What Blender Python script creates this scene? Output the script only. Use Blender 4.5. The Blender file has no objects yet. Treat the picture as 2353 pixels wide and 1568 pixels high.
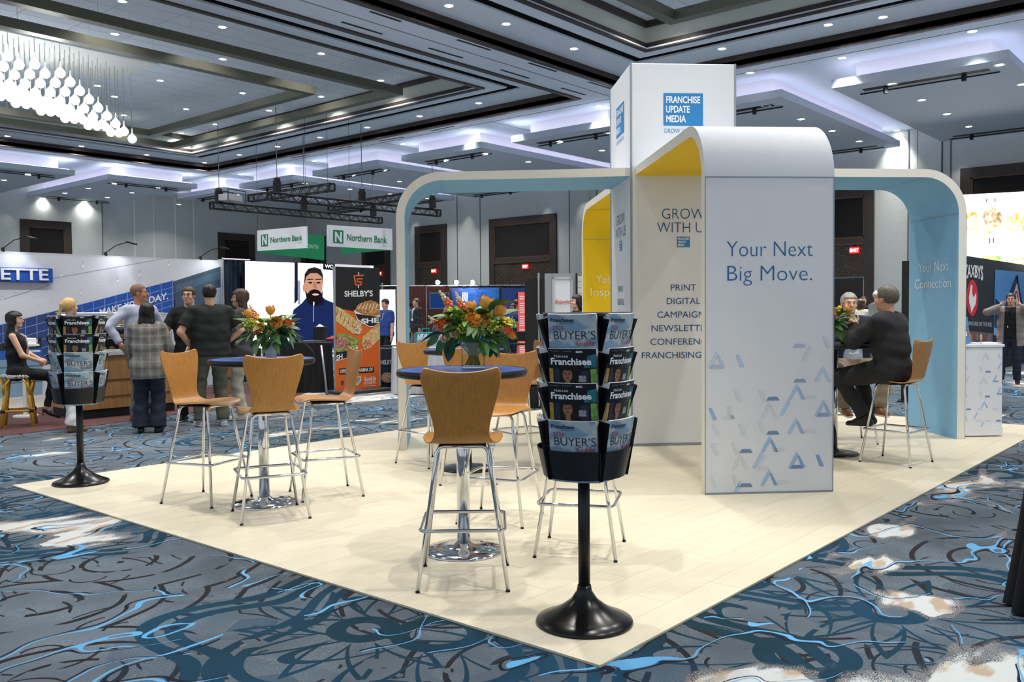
import bpy, bmesh, math, random, time
import numpy as np
from mathutils import Vector, Matrix, Euler
random.seed(7); RNG = np.random.RandomState(7)
SC = bpy.context.scene; COL = SC.collection
# ------------------------------------------------------------------ camera
FOC = 2052.0; CX, CY = 1176.5, 784.0; HC = 1.405
ROT = np.array([[0.6504378631, 0.0310675491, -0.7589238391],
                [-0.7595204707, 0.0164781215, -0.6502746543],
                [-0.0076968006, 0.9993814481, 0.0343144337]])
cam_d = bpy.data.cameras.new('camera'); cam = bpy.data.objects.new('camera', cam_d); COL.objects.link(cam)
cam_d.sensor_fit = 'HORIZONTAL'; cam_d.sensor_width = 36.0; cam_d.lens = 36.0 * FOC / 2353.0
cam_d.clip_start = .05; cam_d.clip_end = 200
_m = Matrix([list(r) for r in ROT]).to_4x4(); _m.translation = (0, 0, HC); cam.matrix_world = _m
SC.camera = cam
# ------------------------------------------------------------------ world and exposure
SC.view_settings.view_transform = 'Standard'; SC.view_settings.look = 'None'
SC.view_settings.gamma = 1.0; SC.view_settings.use_curve_mapping = False
SC.view_settings.exposure = 0.85
wd = bpy.data.worlds.new('world'); SC.world = wd; wd.use_nodes = True
wd.node_tree.nodes['Background'].inputs[0].default_value = (.80, .88, 1.0, 1)
wd.node_tree.nodes['Background'].inputs[1].default_value = .40
SC.cycles.max_bounces = 6; SC.cycles.diffuse_bounces = 3; SC.cycles.glossy_bounces = 3; SC.cycles.adaptive_threshold = .12
DOWN_W = 23.0      # watts of one recessed downlight
# ------------------------------------------------------------------ photo pixel -> place
def ray(px, py): return ROT @ np.array([px - CX, -(py - CY), -FOC])
def G(px, py, z=0.):
    r = ray(px, py); t = (z - HC) / r[2]; return Vector((r[0]*t, r[1]*t, z))
def AX(px, py, x):
    r = ray(px, py)*(x/ray(px, py)[0]); return Vector((r[0], r[1], r[2]+HC))
def AY(px, py, y):
    r = ray(px, py)*(y/ray(px, py)[1]); return Vector((r[0], r[1], r[2]+HC))
def AR(px, py, dist):      # at a horizontal distance from the camera
    r = ray(px, py); r = r*(dist/math.hypot(r[0], r[1])); return Vector((r[0], r[1], r[2]+HC))
# ------------------------------------------------------------------ tagging
def tag(o, label=None, cat=None, group=None, kind=None):
    if label: o['label'] = label
    if cat: o['category'] = cat
    if group: o['group'] = group
    if kind: o['kind'] = kind
    return o
def empty(name, loc=(0, 0, 0), rz=0, label=None, cat=None, group=None, kind=None):
    o = bpy.data.objects.new(name, None); COL.objects.link(o); o.location = loc; o.rotation_euler = (0, 0, rz)
    o.empty_display_size = .1
    return tag(o, label, cat, group, kind)
def link(name, me, parent=None, M=None):
    o = bpy.data.objects.new(name, me); COL.objects.link(o)
    if parent is not None: o.parent = parent
    if M is not None: o.matrix_local = M
    return o
KIDS = {}
def copy_tree(o, parent=None):
    c = o.copy(); COL.objects.link(c); c.parent = parent
    for ch in list(o.children): 
        if ch.name in SC.objects: copy_tree(ch, c)
    return c
# ------------------------------------------------------------------ materials
def srgb(c):
    if isinstance(c, str):
        c = [int(c[i:i+2], 16)/255 for i in (0, 2, 4)]
    return tuple(x/12.92 if x <= .04045 else ((x+.055)/1.055)**2.4 for x in c)
MATS = {}
class E:
    """tiny node-expression helper"""
    def __init__(s, nt, sock): s.nt = nt; s.s = sock
    def _m(s, op, *o, clamp=False):
        n = s.nt.nodes.new('ShaderNodeMath'); n.operation = op; n.use_clamp = clamp
        for i, v in enumerate((s,)+o):
            if isinstance(v, E): s.nt.links.new(v.s, n.inputs[i])
            else: n.inputs[i].default_value = v
        return E(s.nt, n.outputs[0])
    def __add__(s, o): return s._m('ADD', o)
    __radd__ = __add__
    def __sub__(s, o): return s._m('SUBTRACT', o)
    def __rsub__(s, o): return (s*-1.0)+o
    def __mul__(s, o): return s._m('MULTIPLY', o)
    __rmul__ = __mul__
    def __truediv__(s, o): return s._m('DIVIDE', o)
    def abs(s): return s._m('ABSOLUTE')
    def sin(s): return s._m('SINE')
    def frac(s): return s._m('FRACT')
    def sqrt(s): return s._m('SQRT')
    def lt(s, o): return s._m('LESS_THAN', o)
    def gt(s, o): return s._m('GREATER_THAN', o)
    def max(s, o): return s._m('MAXIMUM', o)
    def min(s, o): return s._m('MINIMUM', o)
    def atan2(s, o): return s._m('ARCTAN2', o)
    def step(s, a, b):
        n = s.nt.nodes.new('ShaderNodeMapRange'); n.clamp = True
        s.nt.links.new(s.s, n.inputs[0]); n.inputs[1].default_value = a; n.inputs[2].default_value = b
        return E(s.nt, n.outputs[0])
def mixc(nt, f, a, b):
    n = nt.nodes.new('ShaderNodeMix'); n.data_type = 'RGBA'
    for sck, v in ((n.inputs[0], f), (n.inputs[6], a), (n.inputs[7], b)):
        if isinstance(v, E): nt.links.new(v.s, sck)
        elif hasattr(v, 'is_linked'): nt.links.new(v, sck)
        elif isinstance(v, (int, float)): sck.default_value = v
        else: sck.default_value = (*v[:3], 1)
    return n.outputs[2]
def newmat(name):
    m = bpy.data.materials.new(name); m.use_nodes = True; MATS[name] = m
    return m, m.node_tree, m.node_tree.nodes['Principled BSDF']
def noise(nt, vec, scale, detail=2., rough=.5, dist=0., which=0):
    n = nt.nodes.new('ShaderNodeTexNoise'); n.inputs['Scale'].default_value = scale; n.inputs['Detail'].default_value = detail
    n.inputs['Roughness'].default_value = rough; n.inputs['Distortion'].default_value = dist
    if vec is not None: nt.links.new(vec, n.inputs['Vector'])
    return E(nt, n.outputs[0]) if which == 0 else n.outputs[1]
def coords(nt, kind='Object', scale=(1, 1, 1), loc=(0, 0, 0), rz=0):
    t = nt.nodes.new('ShaderNodeTexCoord'); mp = nt.nodes.new('ShaderNodeMapping')
    mp.inputs['Scale'].default_value = scale; mp.inputs['Location'].default_value = loc; mp.inputs['Rotation'].default_value = (0, 0, rz)
    nt.links.new(t.outputs[kind], mp.inputs[0]); return mp.outputs[0]
def worldpos(nt):
    return nt.nodes.new('ShaderNodeNewGeometry').outputs['Position']
def bump(nt, b, h, strength=.2, dist=.01):
    n = nt.nodes.new('ShaderNodeBump'); n.inputs['Strength'].default_value = strength; n.inputs['Distance'].default_value = dist
    nt.links.new(h.s, n.inputs['Height']); nt.links.new(n.outputs[0], b.inputs['Normal'])
def mat(name, col=None, rough=.5, metal=0., emit=None, estr=0., var=.0, vscale=8., bmp=0., trans=0., ior=1.45, spec=None, alpha=1., sheen=0., vstretch=(1, 1, 1)):
    if name in MATS: return MATS[name]
    m, nt, b = newmat(name); c = srgb(col)
    b.inputs['Base Color'].default_value = (*c, 1); b.inputs['Roughness'].default_value = rough; b.inputs['Metallic'].default_value = metal
    if spec is not None: b.inputs['Specular IOR Level'].default_value = spec
    b.inputs['IOR'].default_value = ior; b.inputs['Transmission Weight'].default_value = trans
    if sheen: b.inputs['Sheen Weight'].default_value = sheen
    if alpha < 1: b.inputs['Alpha'].default_value = alpha
    if emit is not None:
        b.inputs['Emission Color'].default_value = (*srgb(emit), 1); b.inputs['Emission Strength'].default_value = estr
    if var or bmp:
        v = coords(nt, 'Object', vstretch); n = noise(nt, v, vscale, 4., .6)
        if var:
            nt.links.new(mixc(nt, n.step(.3, .7), tuple(x*(1-var) for x in c), tuple(min(1, x*(1+var)) for x in c)), b.inputs['Base Color'])
        if bmp: bump(nt, b, n, bmp, .01)
    return m
# ------------------------------------------------------------------ mesh builder
class MB:
    def __init__(s): s.v = []; s.f = []; s.mi = []; s.mats = []; s.cur = 0
    def use(s, m):
        if m not in s.mats: s.mats.append(m)
        s.cur = s.mats.index(m); return s
    def add(s, vs, fs, M=None):
        o = len(s.v)
        if M is not None: vs = [M @ Vector(v) for v in vs]
        s.v += [tuple(v) for v in vs]; s.f += [tuple(i+o for i in f) for f in fs]; s.mi += [s.cur]*len(fs); return s
    def box(s, a, b, M=None):
        x0, y0, z0 = a; x1, y1, z1 = b
        return s.add([(x0, y0, z0), (x1, y0, z0), (x1, y1, z0), (x0, y1, z0), (x0, y0, z1), (x1, y0, z1), (x1, y1, z1), (x0, y1, z1)],
                     [(0, 3, 2, 1), (4, 5, 6, 7), (0, 1, 5, 4), (1, 2, 6, 5), (2, 3, 7, 6), (3, 0, 4, 7)], M)
    def bar(s, a, b, w, h, up=(0, 0, 1)):
        a, b = Vector(a), Vector(b); d = (b-a).normalized(); u = Vector(up)
        if abs(d.dot(u)) > .98: u = Vector((1, 0, 0))
        r = d.cross(u).normalized()*w/2; u = r.cross(d).normalized()*h/2
        vs = [p+q for p in (a, b) for q in (r+u, -r+u, -r-u, r-u)]
        return s.add(vs, [(0, 1, 2, 3), (7, 6, 5, 4), (0, 4, 5, 1), (1, 5, 6, 2), (2, 6, 7, 3), (3, 7, 4, 0)])
    def prism(s, pts, h0, h1, M=None):
        """polygon pts in xy extruded in z"""
        n = len(pts)
        return s.add([(p[0], p[1], h0) for p in pts]+[(p[0], p[1], h1) for p in pts],
                     [tuple(range(n-1, -1, -1)), tuple(range(n, 2*n))]+[(i, (i+1) % n, n+(i+1) % n, n+i) for i in range(n)], M)
    def poly(s, pts, M=None, z=0.):
        return s.add([(p[0], p[1], z if len(p) < 3 else p[2]) for p in pts], [tuple(range(len(pts)))], M)
    def tube(s, path, r, n=8, cap=True, closed=False):
        P = [Vector(p) for p in path]; m = len(P); R = r if isinstance(r, (list, tuple)) else [r]*m
        vs = []; prev = None
        for i, p in enumerate(P):
            if closed: d = (P[(i+1) % m]-P[i-1])
            else: d = P[min(i+1, m-1)]-P[max(i-1, 0)]
            d.normalize()
            if prev is None:
                u = Vector((0, 0, 1)) if abs(d.z) < .9 else Vector((1, 0, 0)); u = (u-d*u.dot(d)).normalized()
            else: u = (prev-d*prev.dot(d)).normalized()
            prev = u; w = d.cross(u)
            for k in range(n):
                a = 2*math.pi*k/n; vs.append(p+(u*math.cos(a)+w*math.sin(a))*R[i])
        fs = []
        for i in range(m if closed else m-1):
            j = (i+1) % m
            for k in range(n): fs.append((i*n+k, i*n+(k+1) % n, j*n+(k+1) % n, j*n+k))
        if cap and not closed: fs += [tuple(range(n-1, -1, -1)), tuple(range((m-1)*n, m*n))]
        return s.add(vs, fs)
    def lathe(s, prof, n=24, M=None, cap=True):
        vs = [(r*math.cos(2*math.pi*k/n), r*math.sin(2*math.pi*k/n), z) for r, z in prof for k in range(n)]
        fs = [(i*n+k, i*n+(k+1) % n, (i+1)*n+(k+1) % n, (i+1)*n+k) for i in range(len(prof)-1) for k in range(n)]
        if cap: fs += [tuple(range(n-1, -1, -1)), tuple(range((len(prof)-1)*n, len(prof)*n))]
        return s.add(vs, fs, M)
    def grid(s, fn, nu, nv, closed_u=False):
        vs = [fn(i/(nu if closed_u else nu-1), j/(nv-1)) for j in range(nv) for i in range(nu)]
        fs = []
        for j in range(nv-1):
            for i in range(nu if closed_u else nu-1):
                i2 = (i+1) % nu; fs.append((j*nu+i, j*nu+i2, (j+1)*nu+i2, (j+1)*nu+i))
        return s.add(vs, fs)
    def ball(s, c, r, M=None, nu=10, nv=7):
        return s._ball(Vector(c), r if isinstance(r, (tuple, list)) else (r, r, r), M, nu, nv)
    def _ball(s, c, rr, M, nu, nv):
        vs = []; fs = []
        for j in range(1, nv):
            th = math.pi*j/nv
            for i in range(nu):
                a = 2*math.pi*i/nu; vs.append(Vector((rr[0]*math.cos(a)*math.sin(th), rr[1]*math.sin(a)*math.sin(th), rr[2]*math.cos(th))))
        top = len(vs); vs += [Vector((0, 0, rr[2])), Vector((0, 0, -rr[2]))]
        for j in range(nv-2):
            for i in range(nu): fs.append((j*nu+i, (j+1)*nu+i, (j+1)*nu+(i+1) % nu, j*nu+(i+1) % nu))
        for i in range(nu):
            fs.append((top, i, (i+1) % nu)); fs.append((top+1, (nv-2)*nu+(i+1) % nu, (nv-2)*nu+i))
        if M is not None: vs = [M.to_3x3() @ v for v in vs]
        return s.add([v+c for v in vs], fs)
    def mesh(s, name, m=None, smooth=False, auto=None):
        me = bpy.data.meshes.new(name); me.from_pydata(s.v, [], s.f)
        ms = s.mats if s.mats else [m]
        for k in ms: me.materials.append(k if not isinstance(k, str) else MATS[k])
        if len(ms) > 1: me.polygons.foreach_set('material_index', s.mi)
        if smooth: me.polygons.foreach_set('use_smooth', [True]*len(me.polygons))
        if auto: me.set_sharp_from_angle(angle=math.radians(auto))
        me.update(); return me
    def build(s, name, m=None, parent=None, smooth=False, auto=None, M=None, bevel=0.):
        me = s.mesh(name, m, smooth or bool(auto), auto)
        if bevel: bevel_mesh(me, bevel)
        return link(name, me, parent, M)
def bevel_mesh(me, w, seg=2, ang=40):
    bm = bmesh.new(); bm.from_mesh(me)
    ed = [e for e in bm.edges if len(e.link_faces) == 2 and e.calc_face_angle(0) > math.radians(ang)]
    bmesh.ops.bevel(bm, geom=ed, offset=w, segments=seg, affect='EDGES', profile=.6)
    bm.to_mesh(me); bm.free()
def frame(o, x, y):
    """matrix with origin o, local x and y directions"""
    x = Vector(x).normalized(); y = Vector(y); z = x.cross(y).normalized(); y = z.cross(x)
    return Matrix(((x.x, y.x, z.x, o[0]), (x.y, y.y, z.y, o[1]), (x.z, y.z, z.z, o[2]), (0, 0, 0, 1)))
def T(x, y, z): return Matrix.Translation((x, y, z))
def RZ(a): return Matrix.Rotation(a, 4, 'Z')
# ------------------------------------------------------------------ lettering
_txt = {}
def txtmesh(s, size=1., bold=0., ext=0., align='CENTER', fitw=None, space=1., shear=0.):
    cu = bpy.data.curves.new('t', 'FONT'); cu.body = s; cu.size = size; cu.offset = bold; cu.extrude = ext
    cu.align_x = 'CENTER' if align == 'CENTER' else align; cu.space_character = space; cu.resolution_u = 4; cu.shear = shear; cu.space_line = 1.0
    ob = bpy.data.objects.new('t', cu); me = bpy.data.meshes.new_from_object(ob)
    bpy.data.objects.remove(ob); bpy.data.curves.remove(cu)
    n = len(me.vertices); a = np.zeros(n*3); me.vertices.foreach_get('co', a); a = a.reshape(-1, 3)
    if n and fitw:
        w = a[:, 0].max()-a[:, 0].min(); k = fitw/w
        if align == 'CENTER': a[:, 0] -= (a[:, 0].max()+a[:, 0].min())/2
        a[:, 0] *= k; me.vertices.foreach_set('co', a.ravel())
    me.materials.clear(); return me
def text(s, size, m, parent, M, bold=0., ext=0., align='CENTER', fitw=None, name='lettering', space=1., shear=0.):
    me = txtmesh(s, size, bold, ext, align, fitw, space, shear); me.name = name
    me.materials.append(m if not isinstance(m, str) else MATS[m]); return link(name, me, parent, M)
def mb_text(mb, s, size, M, bold=0., align='CENTER', fitw=None, space=1., warp=None):
    me = txtmesh(s, size, bold, 0., align, fitw, space)
    vs = [v.co.copy() for v in me.vertices]
    if warp: vs = [Vector(warp(v.x, v.y)+(v.z,)) for v in vs]
    mb.add(vs, [tuple(p.vertices) for p in me.polygons], M); bpy.data.meshes.remove(me)
def area(name, loc, power, size, parent=None, col=(1, 1, 1), spread=math.pi, target=None, sy=None):
    l = bpy.data.lights.new(name, 'AREA'); l.energy = power; l.color = col; l.spread = spread
    l.shape = 'DISK' if sy is None else 'RECTANGLE'; l.size = size
    if sy: l.size_y = sy
    o = bpy.data.objects.new(name, l); COL.objects.link(o); o.location = loc
    if target is not None: o.rotation_euler = (Vector(target)-Vector(loc)).to_track_quat('-Z', 'Y').to_euler()
    if parent: o.parent = parent
    return o
def spot(name, loc, power, target, angle=60, blend=.6, col=(1, 1, 1), r=.05, parent=None):
    l = bpy.data.lights.new(name, 'SPOT'); l.energy = power; l.color = col; l.spot_size = math.radians(angle); l.spot_blend = blend; l.shadow_soft_size = r
    o = bpy.data.objects.new(name, l); COL.objects.link(o); o.location = loc
    o.rotation_euler = (Vector(target)-Vector(loc)).to_track_quat('-Z', 'Y').to_euler()
    if parent: o.parent = parent
    return o
# ================================================================== MATERIALS
CEIL = mat('ceiling_paint', 'd2ddec', .8, var=.02, vscale=1.)
CLOUD = mat('cloud_paint', 'bcc7d5', .8)
COVE = mat('cove_white', 'e9e7f0', .7)
BROWN = mat('dark_walnut', '3a312d', .5, var=.15, vscale=3., vstretch=(.4, .4, 6))
CREAM = mat('coffer_cream', 'c8cfc8', .6)
BLACK = mat('matte_black', '0b0b0d', .6)
OLIVE = mat('olive_metal', '77786a', .30, .55, var=.05)
TILEM = mat('ceiling_tile_white', 'd4dde9', .85, var=.04, vscale=30., bmp=.1)
GLOW = mat('lamp_glow', 'ffffff', .5, emit='fffaf2', estr=14.)
COVEGLOW = mat('cove_glow', 'ffffff', .5, emit='f1edff', estr=3.0)
CHROME = mat('chrome', 'd8dadd', .09, 1.)
WHITE = mat('white_satin', 'e6e8ea', .45)
BLACKP = mat('black_plastic', '121315', .42, var=.1, vscale=60., bmp=.05)
BLACKG = mat('black_gloss', '0c0c0d', .25)
def wallpaper(name, c):
    m, nt, b = newmat(name); c = srgb(c)
    v = coords(nt, 'Object', (1.5, 1.5, 40)); n = noise(nt, v, 2., 3., .6)
    nt.links.new(mixc(nt, n.step(.3, .7), tuple(x*.9 for x in c), tuple(x*1.07 for x in c)), b.inputs['Base Color'])
    b.inputs['Roughness'].default_value = .7; bump(nt, b, n, .15, .01); return m
WALL = wallpaper('wallpaper', 'bfc5c2')
def pattern_mat():
    m, nt, b = newmat('door_pattern'); p = coords(nt, 'Object', (1, 1, 1))
    n = noise(nt, p, 2.2, 1., .4, 1.5); l = (n*14.).frac()
    k = (l-.5).abs().lt(.14)
    nt.links.new(mixc(nt, k, srgb('2a241e'), srgb('5a4c36')), b.inputs['Base Color']); b.inputs['Roughness'].default_value = .45
    return m
DOORPAT = pattern_mat()
def wood(name, c0, c1, axis=(1, 1, .06), scale=40., rough=.4, rnd=0., coat=0.):
    m, nt, b = newmat(name); v = coords(nt, 'Object', axis)
    n = noise(nt, v, scale, 4., .6, .6); f = n.step(.32, .68)
    if rnd:
        oi = nt.nodes.new('ShaderNodeObjectInfo'); f = (f*(1-rnd)+E(nt, oi.outputs['Random'])*rnd)
    nt.links.new(mixc(nt, f, srgb(c0), srgb(c1)), b.inputs['Base Color']); b.inputs['Roughness'].default_value = rough
    if coat: b.inputs['Coat Weight'].default_value = coat; b.inputs['Coat Roughness'].default_value = .2
    bump(nt, b, n, .04, .002); return m
PLANK = wood('pale_vinyl_plank', 'd9cfb4', 'e3dac2', (.35, 3., 3.), 5., .45, .35)
OAK = wood('honey_veneer', 'a8702b', 'bd8639', (1, 1, .04), 110., .38, .0, .25)
COUNTERWOOD = wood('counter_oak', '9a7040', 'b58a55', (1, 1, .05), 30., .45)
def carpet_mat():
    m, nt, b = newmat('swirl_carpet'); P = worldpos(nt)
    sx = nt.nodes.new('ShaderNodeSeparateXYZ'); nt.links.new(P, sx.inputs[0]); X, Y = E(nt, sx.outputs[0]), E(nt, sx.outputs[1])
    warp = nt.nodes.new('ShaderNodeVectorMath'); warp.operation = 'MULTIPLY_ADD'
    nc = noise(nt, P, 1.1, 2., .5, 0., 1); nt.links.new(nc, warp.inputs[0]); warp.inputs[1].default_value = (.55, .55, .55); nt.links.new(P, warp.inputs[2])
    W = warp.outputs[0]
    fine = noise(nt, P, 230., 2., .7); spk = fine.gt(.60)
    big = noise(nt, P, .8, 2.)
    brk = noise(nt, P, 3.2, 2.); gate = noise(nt, P, 1.1, 1.)
    base = mixc(nt, big.step(.35, .65), srgb('4f575f'), srgb('66717b'))
    base = mixc(nt, spk*brk.step(.42, .6)*.7, base, srgb('9fb0b8'))
    # rosettes: rings and petals round the centres of a cellular field
    def cells(scale, rot, seed):
        mp = nt.nodes.new('ShaderNodeMapping'); nt.links.new(P, mp.inputs[0]); mp.inputs['Location'].default_value = seed
        vo = nt.nodes.new('ShaderNodeTexVoronoi'); vo.voronoi_dimensions = '2D'; vo.inputs['Scale'].default_value = scale; vo.inputs['Randomness'].default_value = .75
        nt.links.new(mp.outputs[0], vo.inputs['Vector'])
        d = nt.nodes.new('ShaderNodeVectorMath'); d.operation = 'SUBTRACT'; nt.links.new(mp.outputs[0], d.inputs[0]); nt.links.new(vo.outputs['Position'], d.inputs[1])
        s2 = nt.nodes.new('ShaderNodeSeparateXYZ'); nt.links.new(d.outputs[0], s2.inputs[0]); sc = nt.nodes.new('ShaderNodeSeparateXYZ'); nt.links.new(vo.outputs['Color'], sc.inputs[0])
        x, y = E(nt, s2.outputs[0]), E(nt, s2.outputs[1]); return (x*x+y*y).sqrt(), y.atan2(x), E(nt, sc.outputs[0])
    # dark brush arcs
    r, a, h = cells(.75, 0, (3, 1, 0))
    wob = noise(nt, P, 1.6, 1.)*.16
    arc = (((r+wob)*5.2).frac()-.5).abs().lt(brk*.12+.01)*brk.gt(.43)*gate.gt(.40)
    base = mixc(nt, arc, base, srgb('2b292d'))
    g40 = noise(nt, P, 4., 1.)
    r3, a3, h3 = cells(1.7, 0, (7, 5, 0))
    arc3 = (((r3+wob)*8.).frac()-.5).abs().lt(.055)*g40.gt(.53)*big.gt(.46)
    base = mixc(nt, arc3, base, srgb('2b292d'))
    # teal flowers
    r2, a2, h2 = cells(.36, 0, (1.35, .2, 0))
    pet = (a2*5.+h2*6.).sin().abs()
    flower = (r2-(pet*.40+.26)).abs().lt(.035).max(((r2-.17).abs()).lt(.045)).max((((r2-.78+(a2*4.).sin()*.13)*3.2).abs()-.16).abs().lt(.10))
    flower = flower*h2.gt(.25)*brk.gt(.36)
    teal = mixc(nt, big.step(.4, .6), srgb('1b3540'), srgb('1f4158'))
    base = mixc(nt, flower, base, teal)
    for (px, py, s_) in ((835, 1440, 1.), (2045, 1400, 1.05), (180, 1215, .8)):
        c = G(px, py); dx, dy = X-c.x, Y-c.y; rr = (dx*dx+dy*dy).sqrt()/s_; th = dy.atan2(dx)
        tri = (((th*(11/6.2832)).frac()-.5).abs())*2.
        star = (rr-(tri*.36+.20)).abs().lt(.034).max((rr-.12).abs().lt(.045)).max((((rr-.80+(th*5.).sin()*.12)*2.6).abs()-.17).abs().lt(.11))
        base = mixc(nt, star*brk.gt(.33), base, teal); base = mixc(nt, rr.lt(1.05)*big.gt(.50)*.22, base, teal)
    wash = r2.lt(.95)*h2.gt(.25)*big.gt(.56)*.45
    base = mixc(nt, wash, base, teal)
    # white patches with tan bruised edges
    st = nt.nodes.new('ShaderNodeMapping'); nt.links.new(W, st.inputs[0]); st.inputs['Rotation'].default_value = (0, 0, -.75); st.inputs['Scale'].default_value = (.34, .9, 1)
    pn = noise(nt, st.outputs[0], 1.0, 4., .66)
    blobs = None
    for (px, py, rx) in ((105, 1200, .75), (200, 1245, .5), (1400, 1560, .62), (1640, 1568, .45), (2010, 1290, .42), (2040, 1215, .33), (590, 1475, .34), (80, 1040, .5), (2110, 1375, .3), (720, 1022, .38)):
        c = G(px, py); e = 1.-(((X-c.x)*(X-c.x)+(Y-c.y)*(Y-c.y)).sqrt()/rx)
        blobs = e if blobs is None else blobs.max(e)
    far = (X*X+Y*Y).sqrt().step(7.5, 9.5)
    pf = (blobs.max(0.).min(.8)*.26+(pn-.5)*1.15+far*.055)+(fine-.5)*.22*brk.step(.35, .6)
    wm = pf.gt(.155)
    wcol = mixc(nt, noise(nt, st.outputs[0], 9., 3.).step(.52, .6)*.7, srgb('c6cac9'), srgb('a98a68'))
    base = mixc(nt, pf.gt(.125)*fine.gt(.5), base, srgb('8a8480'))
    base = mixc(nt, wm, base, wcol)
    # bright blue thread lines with a black pattern line beside them
    def threads(scale, off, wd, seed):
        mp = nt.nodes.new('ShaderNodeMapping'); nt.links.new(W, mp.inputs[0]); mp.inputs['Location'].default_value = seed; mp.inputs['Rotation'].default_value = (0, 0, .4); mp.inputs['Scale'].default_value = (scale*.55, scale, 1)
        n = noise(nt, mp.outputs[0], 1., 2., .42)
        g = gn*wd*.9+wd*-.12
        return (n-.5).abs().lt(g), (n-.5-off).abs().lt(g)
    gn = noise(nt, P, 2.3, 1.); g27 = noise(nt, P, 2.7, 1.)
    for sc_, wd_, seed, gt_ in ((1.3, .010, (0, 0, 0), .34), (2.1, .012, (5, 9, 2), .44)):
        l, d = threads(sc_, .014, wd_, seed); k = gate.gt(gt_)*g27.gt(.40)
        base = mixc(nt, d*k, base, srgb('1f2630')); base = mixc(nt, l*k, base, srgb('63a5d4'))
    nt.links.new(base, b.inputs['Base Color']); b.inputs['Roughness'].default_value = .95; b.inputs['Specular IOR Level'].default_value = .1
    bump(nt, b, fine, .25, .004); return m
CARPET = carpet_mat()
GLOW.cycles.emission_sampling = 'NONE'; MATS['lamp_glow'].cycles.emission_sampling = 'NONE'
MAROON = mat('maroon_carpet', '5a3a38', .95, var=.2, vscale=6., bmp=.1, vstretch=(1, 4, 1))
# ================================================================== FLOOR AND WALLS
FZ = -.012
o = MB().box((-6, -6, FZ-.2), (30, 41, FZ)).build('floor', CARPET); tag(o, kind='structure', label='blue grey swirl patterned ballroom carpet')
ceil = MB()
ZC = 7.05; CL = (1., 19.35, 14.33, 32.35); CR = (1., 19.35, -5.3, 12.74)
for a, b_ in (((19.35, -6), (30.2, 41.2)), ((-6, -6), (1, 41.2)), ((1, 32.35), (19.35, 41.2)), ((1, 12.74), (19.35, 14.33)), ((1, -6), (19.35, -5.3))):
    ceil.box((*a, ZC), (*b_, ZC+.12))
CEILING = ceil.build('ceiling', CEIL); tag(CEILING, kind='structure')
WL = MB().box((-6, 41, FZ), (30.2, 41.2, ZC)).build('wall_left', WALL); tag(WL, kind='structure')
WR = MB().box((30, -6, FZ), (30.2, 41, ZC)).build('wall_right', WALL); tag(WR, kind='structure')
SEAM = mat('seam_dark', '5d6364', .7)
for px in (234, 308, 352, 402, 444): 
    x = AY(px, 480, 41).x; MB().box((x-.02, 40.985, .0), (x+.02, 41.0, ZC)).build('wall_seam', SEAM if px == 234 else WHITE, WL)
for y in (32.6, 29.0, 27.55, 22.5, 21.1, 9.0, 8.72, 8.0, 7.75): MB().box((29.985, y-.02, 0), (30.0, y+.02, ZC)).build('wall_seam', SEAM, WR)
for y in (8.36, 21.8): MB().box((29.93, y-.34, 0), (30.0, y+.34, ZC)).build('wall_pilaster', WALL, WR)
def ring(mb, R, i0, i1, z0, z1):
    """rectangular ring between inset i0 and i1"""
    x0, x1, y0, y1 = R
    mb.box((x1-i1, y0+i0, z0), (x1-i0, y1-i0, z1)); mb.box((x0+i0, y0+i0, z0), (x0+i1, y1-i0, z1))
    mb.box((x0+i1, y0+i0, z0), (x1-i1, y0+i1, z1)); mb.box((x0+i1, y1-i1, z0), (x1-i1, y1-i0, z1)); return mb
REVEAL = mat('reveal_grey', '7b8591', .8)
for (a, b_) in (((20.05, -6), (20.08, 41)), ((1, 13.5), (20.05, 13.53)), ((1, 33.1), (20.05, 33.13))):
    MB().box((*a, ZC-.006), (*b_, ZC)).build('ceiling_reveal', REVEAL, CEILING)
for k in range(7):
    y = 13.05+k*4.88; MB().box((20.08, y-.015, ZC-.006), (30, y+.015, ZC)).build('ceiling_reveal', REVEAL, CEILING)
tile_me = MB().box((.008, .008, 0), (1.192, .602, .02)).mesh('ceiling_tile', TILEM)
def coffer(R, tiles):
    f = MB(); ring(f, R, -.14, .0, ZC-.035, ZC+.0); ring(f, R, -.05, .0, ZC, 7.3); f.build('coffer_fascia', BROWN, CEILING)
    s = MB(); ring(s, R, -.05, .98, 7.3, 7.34); ring(s, R, 1.27, 1.78, 7.3, 7.34); s.build('coffer_soffit', CEIL, CEILING)
    k = MB(); ring(k, R, .97, 1.28, 7.42, 7.45); ring(k, R, .97, .98, 7.34, 7.42); ring(k, R, 1.27, 1.28, 7.34, 7.42); k.build('track_slot', BLACK, CEILING)
    i = MB(); ring(i, R, 1.68, 1.80, 7.265, 7.30); ring(i, R, 1.70, 1.75, 7.30, 7.45); ring(i, R, 1.70, 1.80, 7.80, 7.93); i.build('inner_fascia', BROWN, CEILING)
    c = MB(); ring(c, R, 1.66, 1.72, 7.45, 7.80); c.build('coffer_wall', CREAM, CEILING)
    x0, x1, y0, y1 = R; MB().box((x0+1.7, y0+1.7, 7.955), (x1-1.7, y1-1.7, 8.0)).build('tile_ceiling', REVEAL, CEILING)
    tx, ty = tiles
    x = x1-1.8
    while x > tx:
        y = y1-1.8
        while y > max(y0+1.2, ty):
            t = link('ceiling_tile', tile_me, CEILING); t.location = (x-1.2, y-.61, 7.93); y -= .61
        x -= 1.2
coffer(CL, (4.6, 16)); coffer(CR, (12.8, 5.2))
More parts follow.
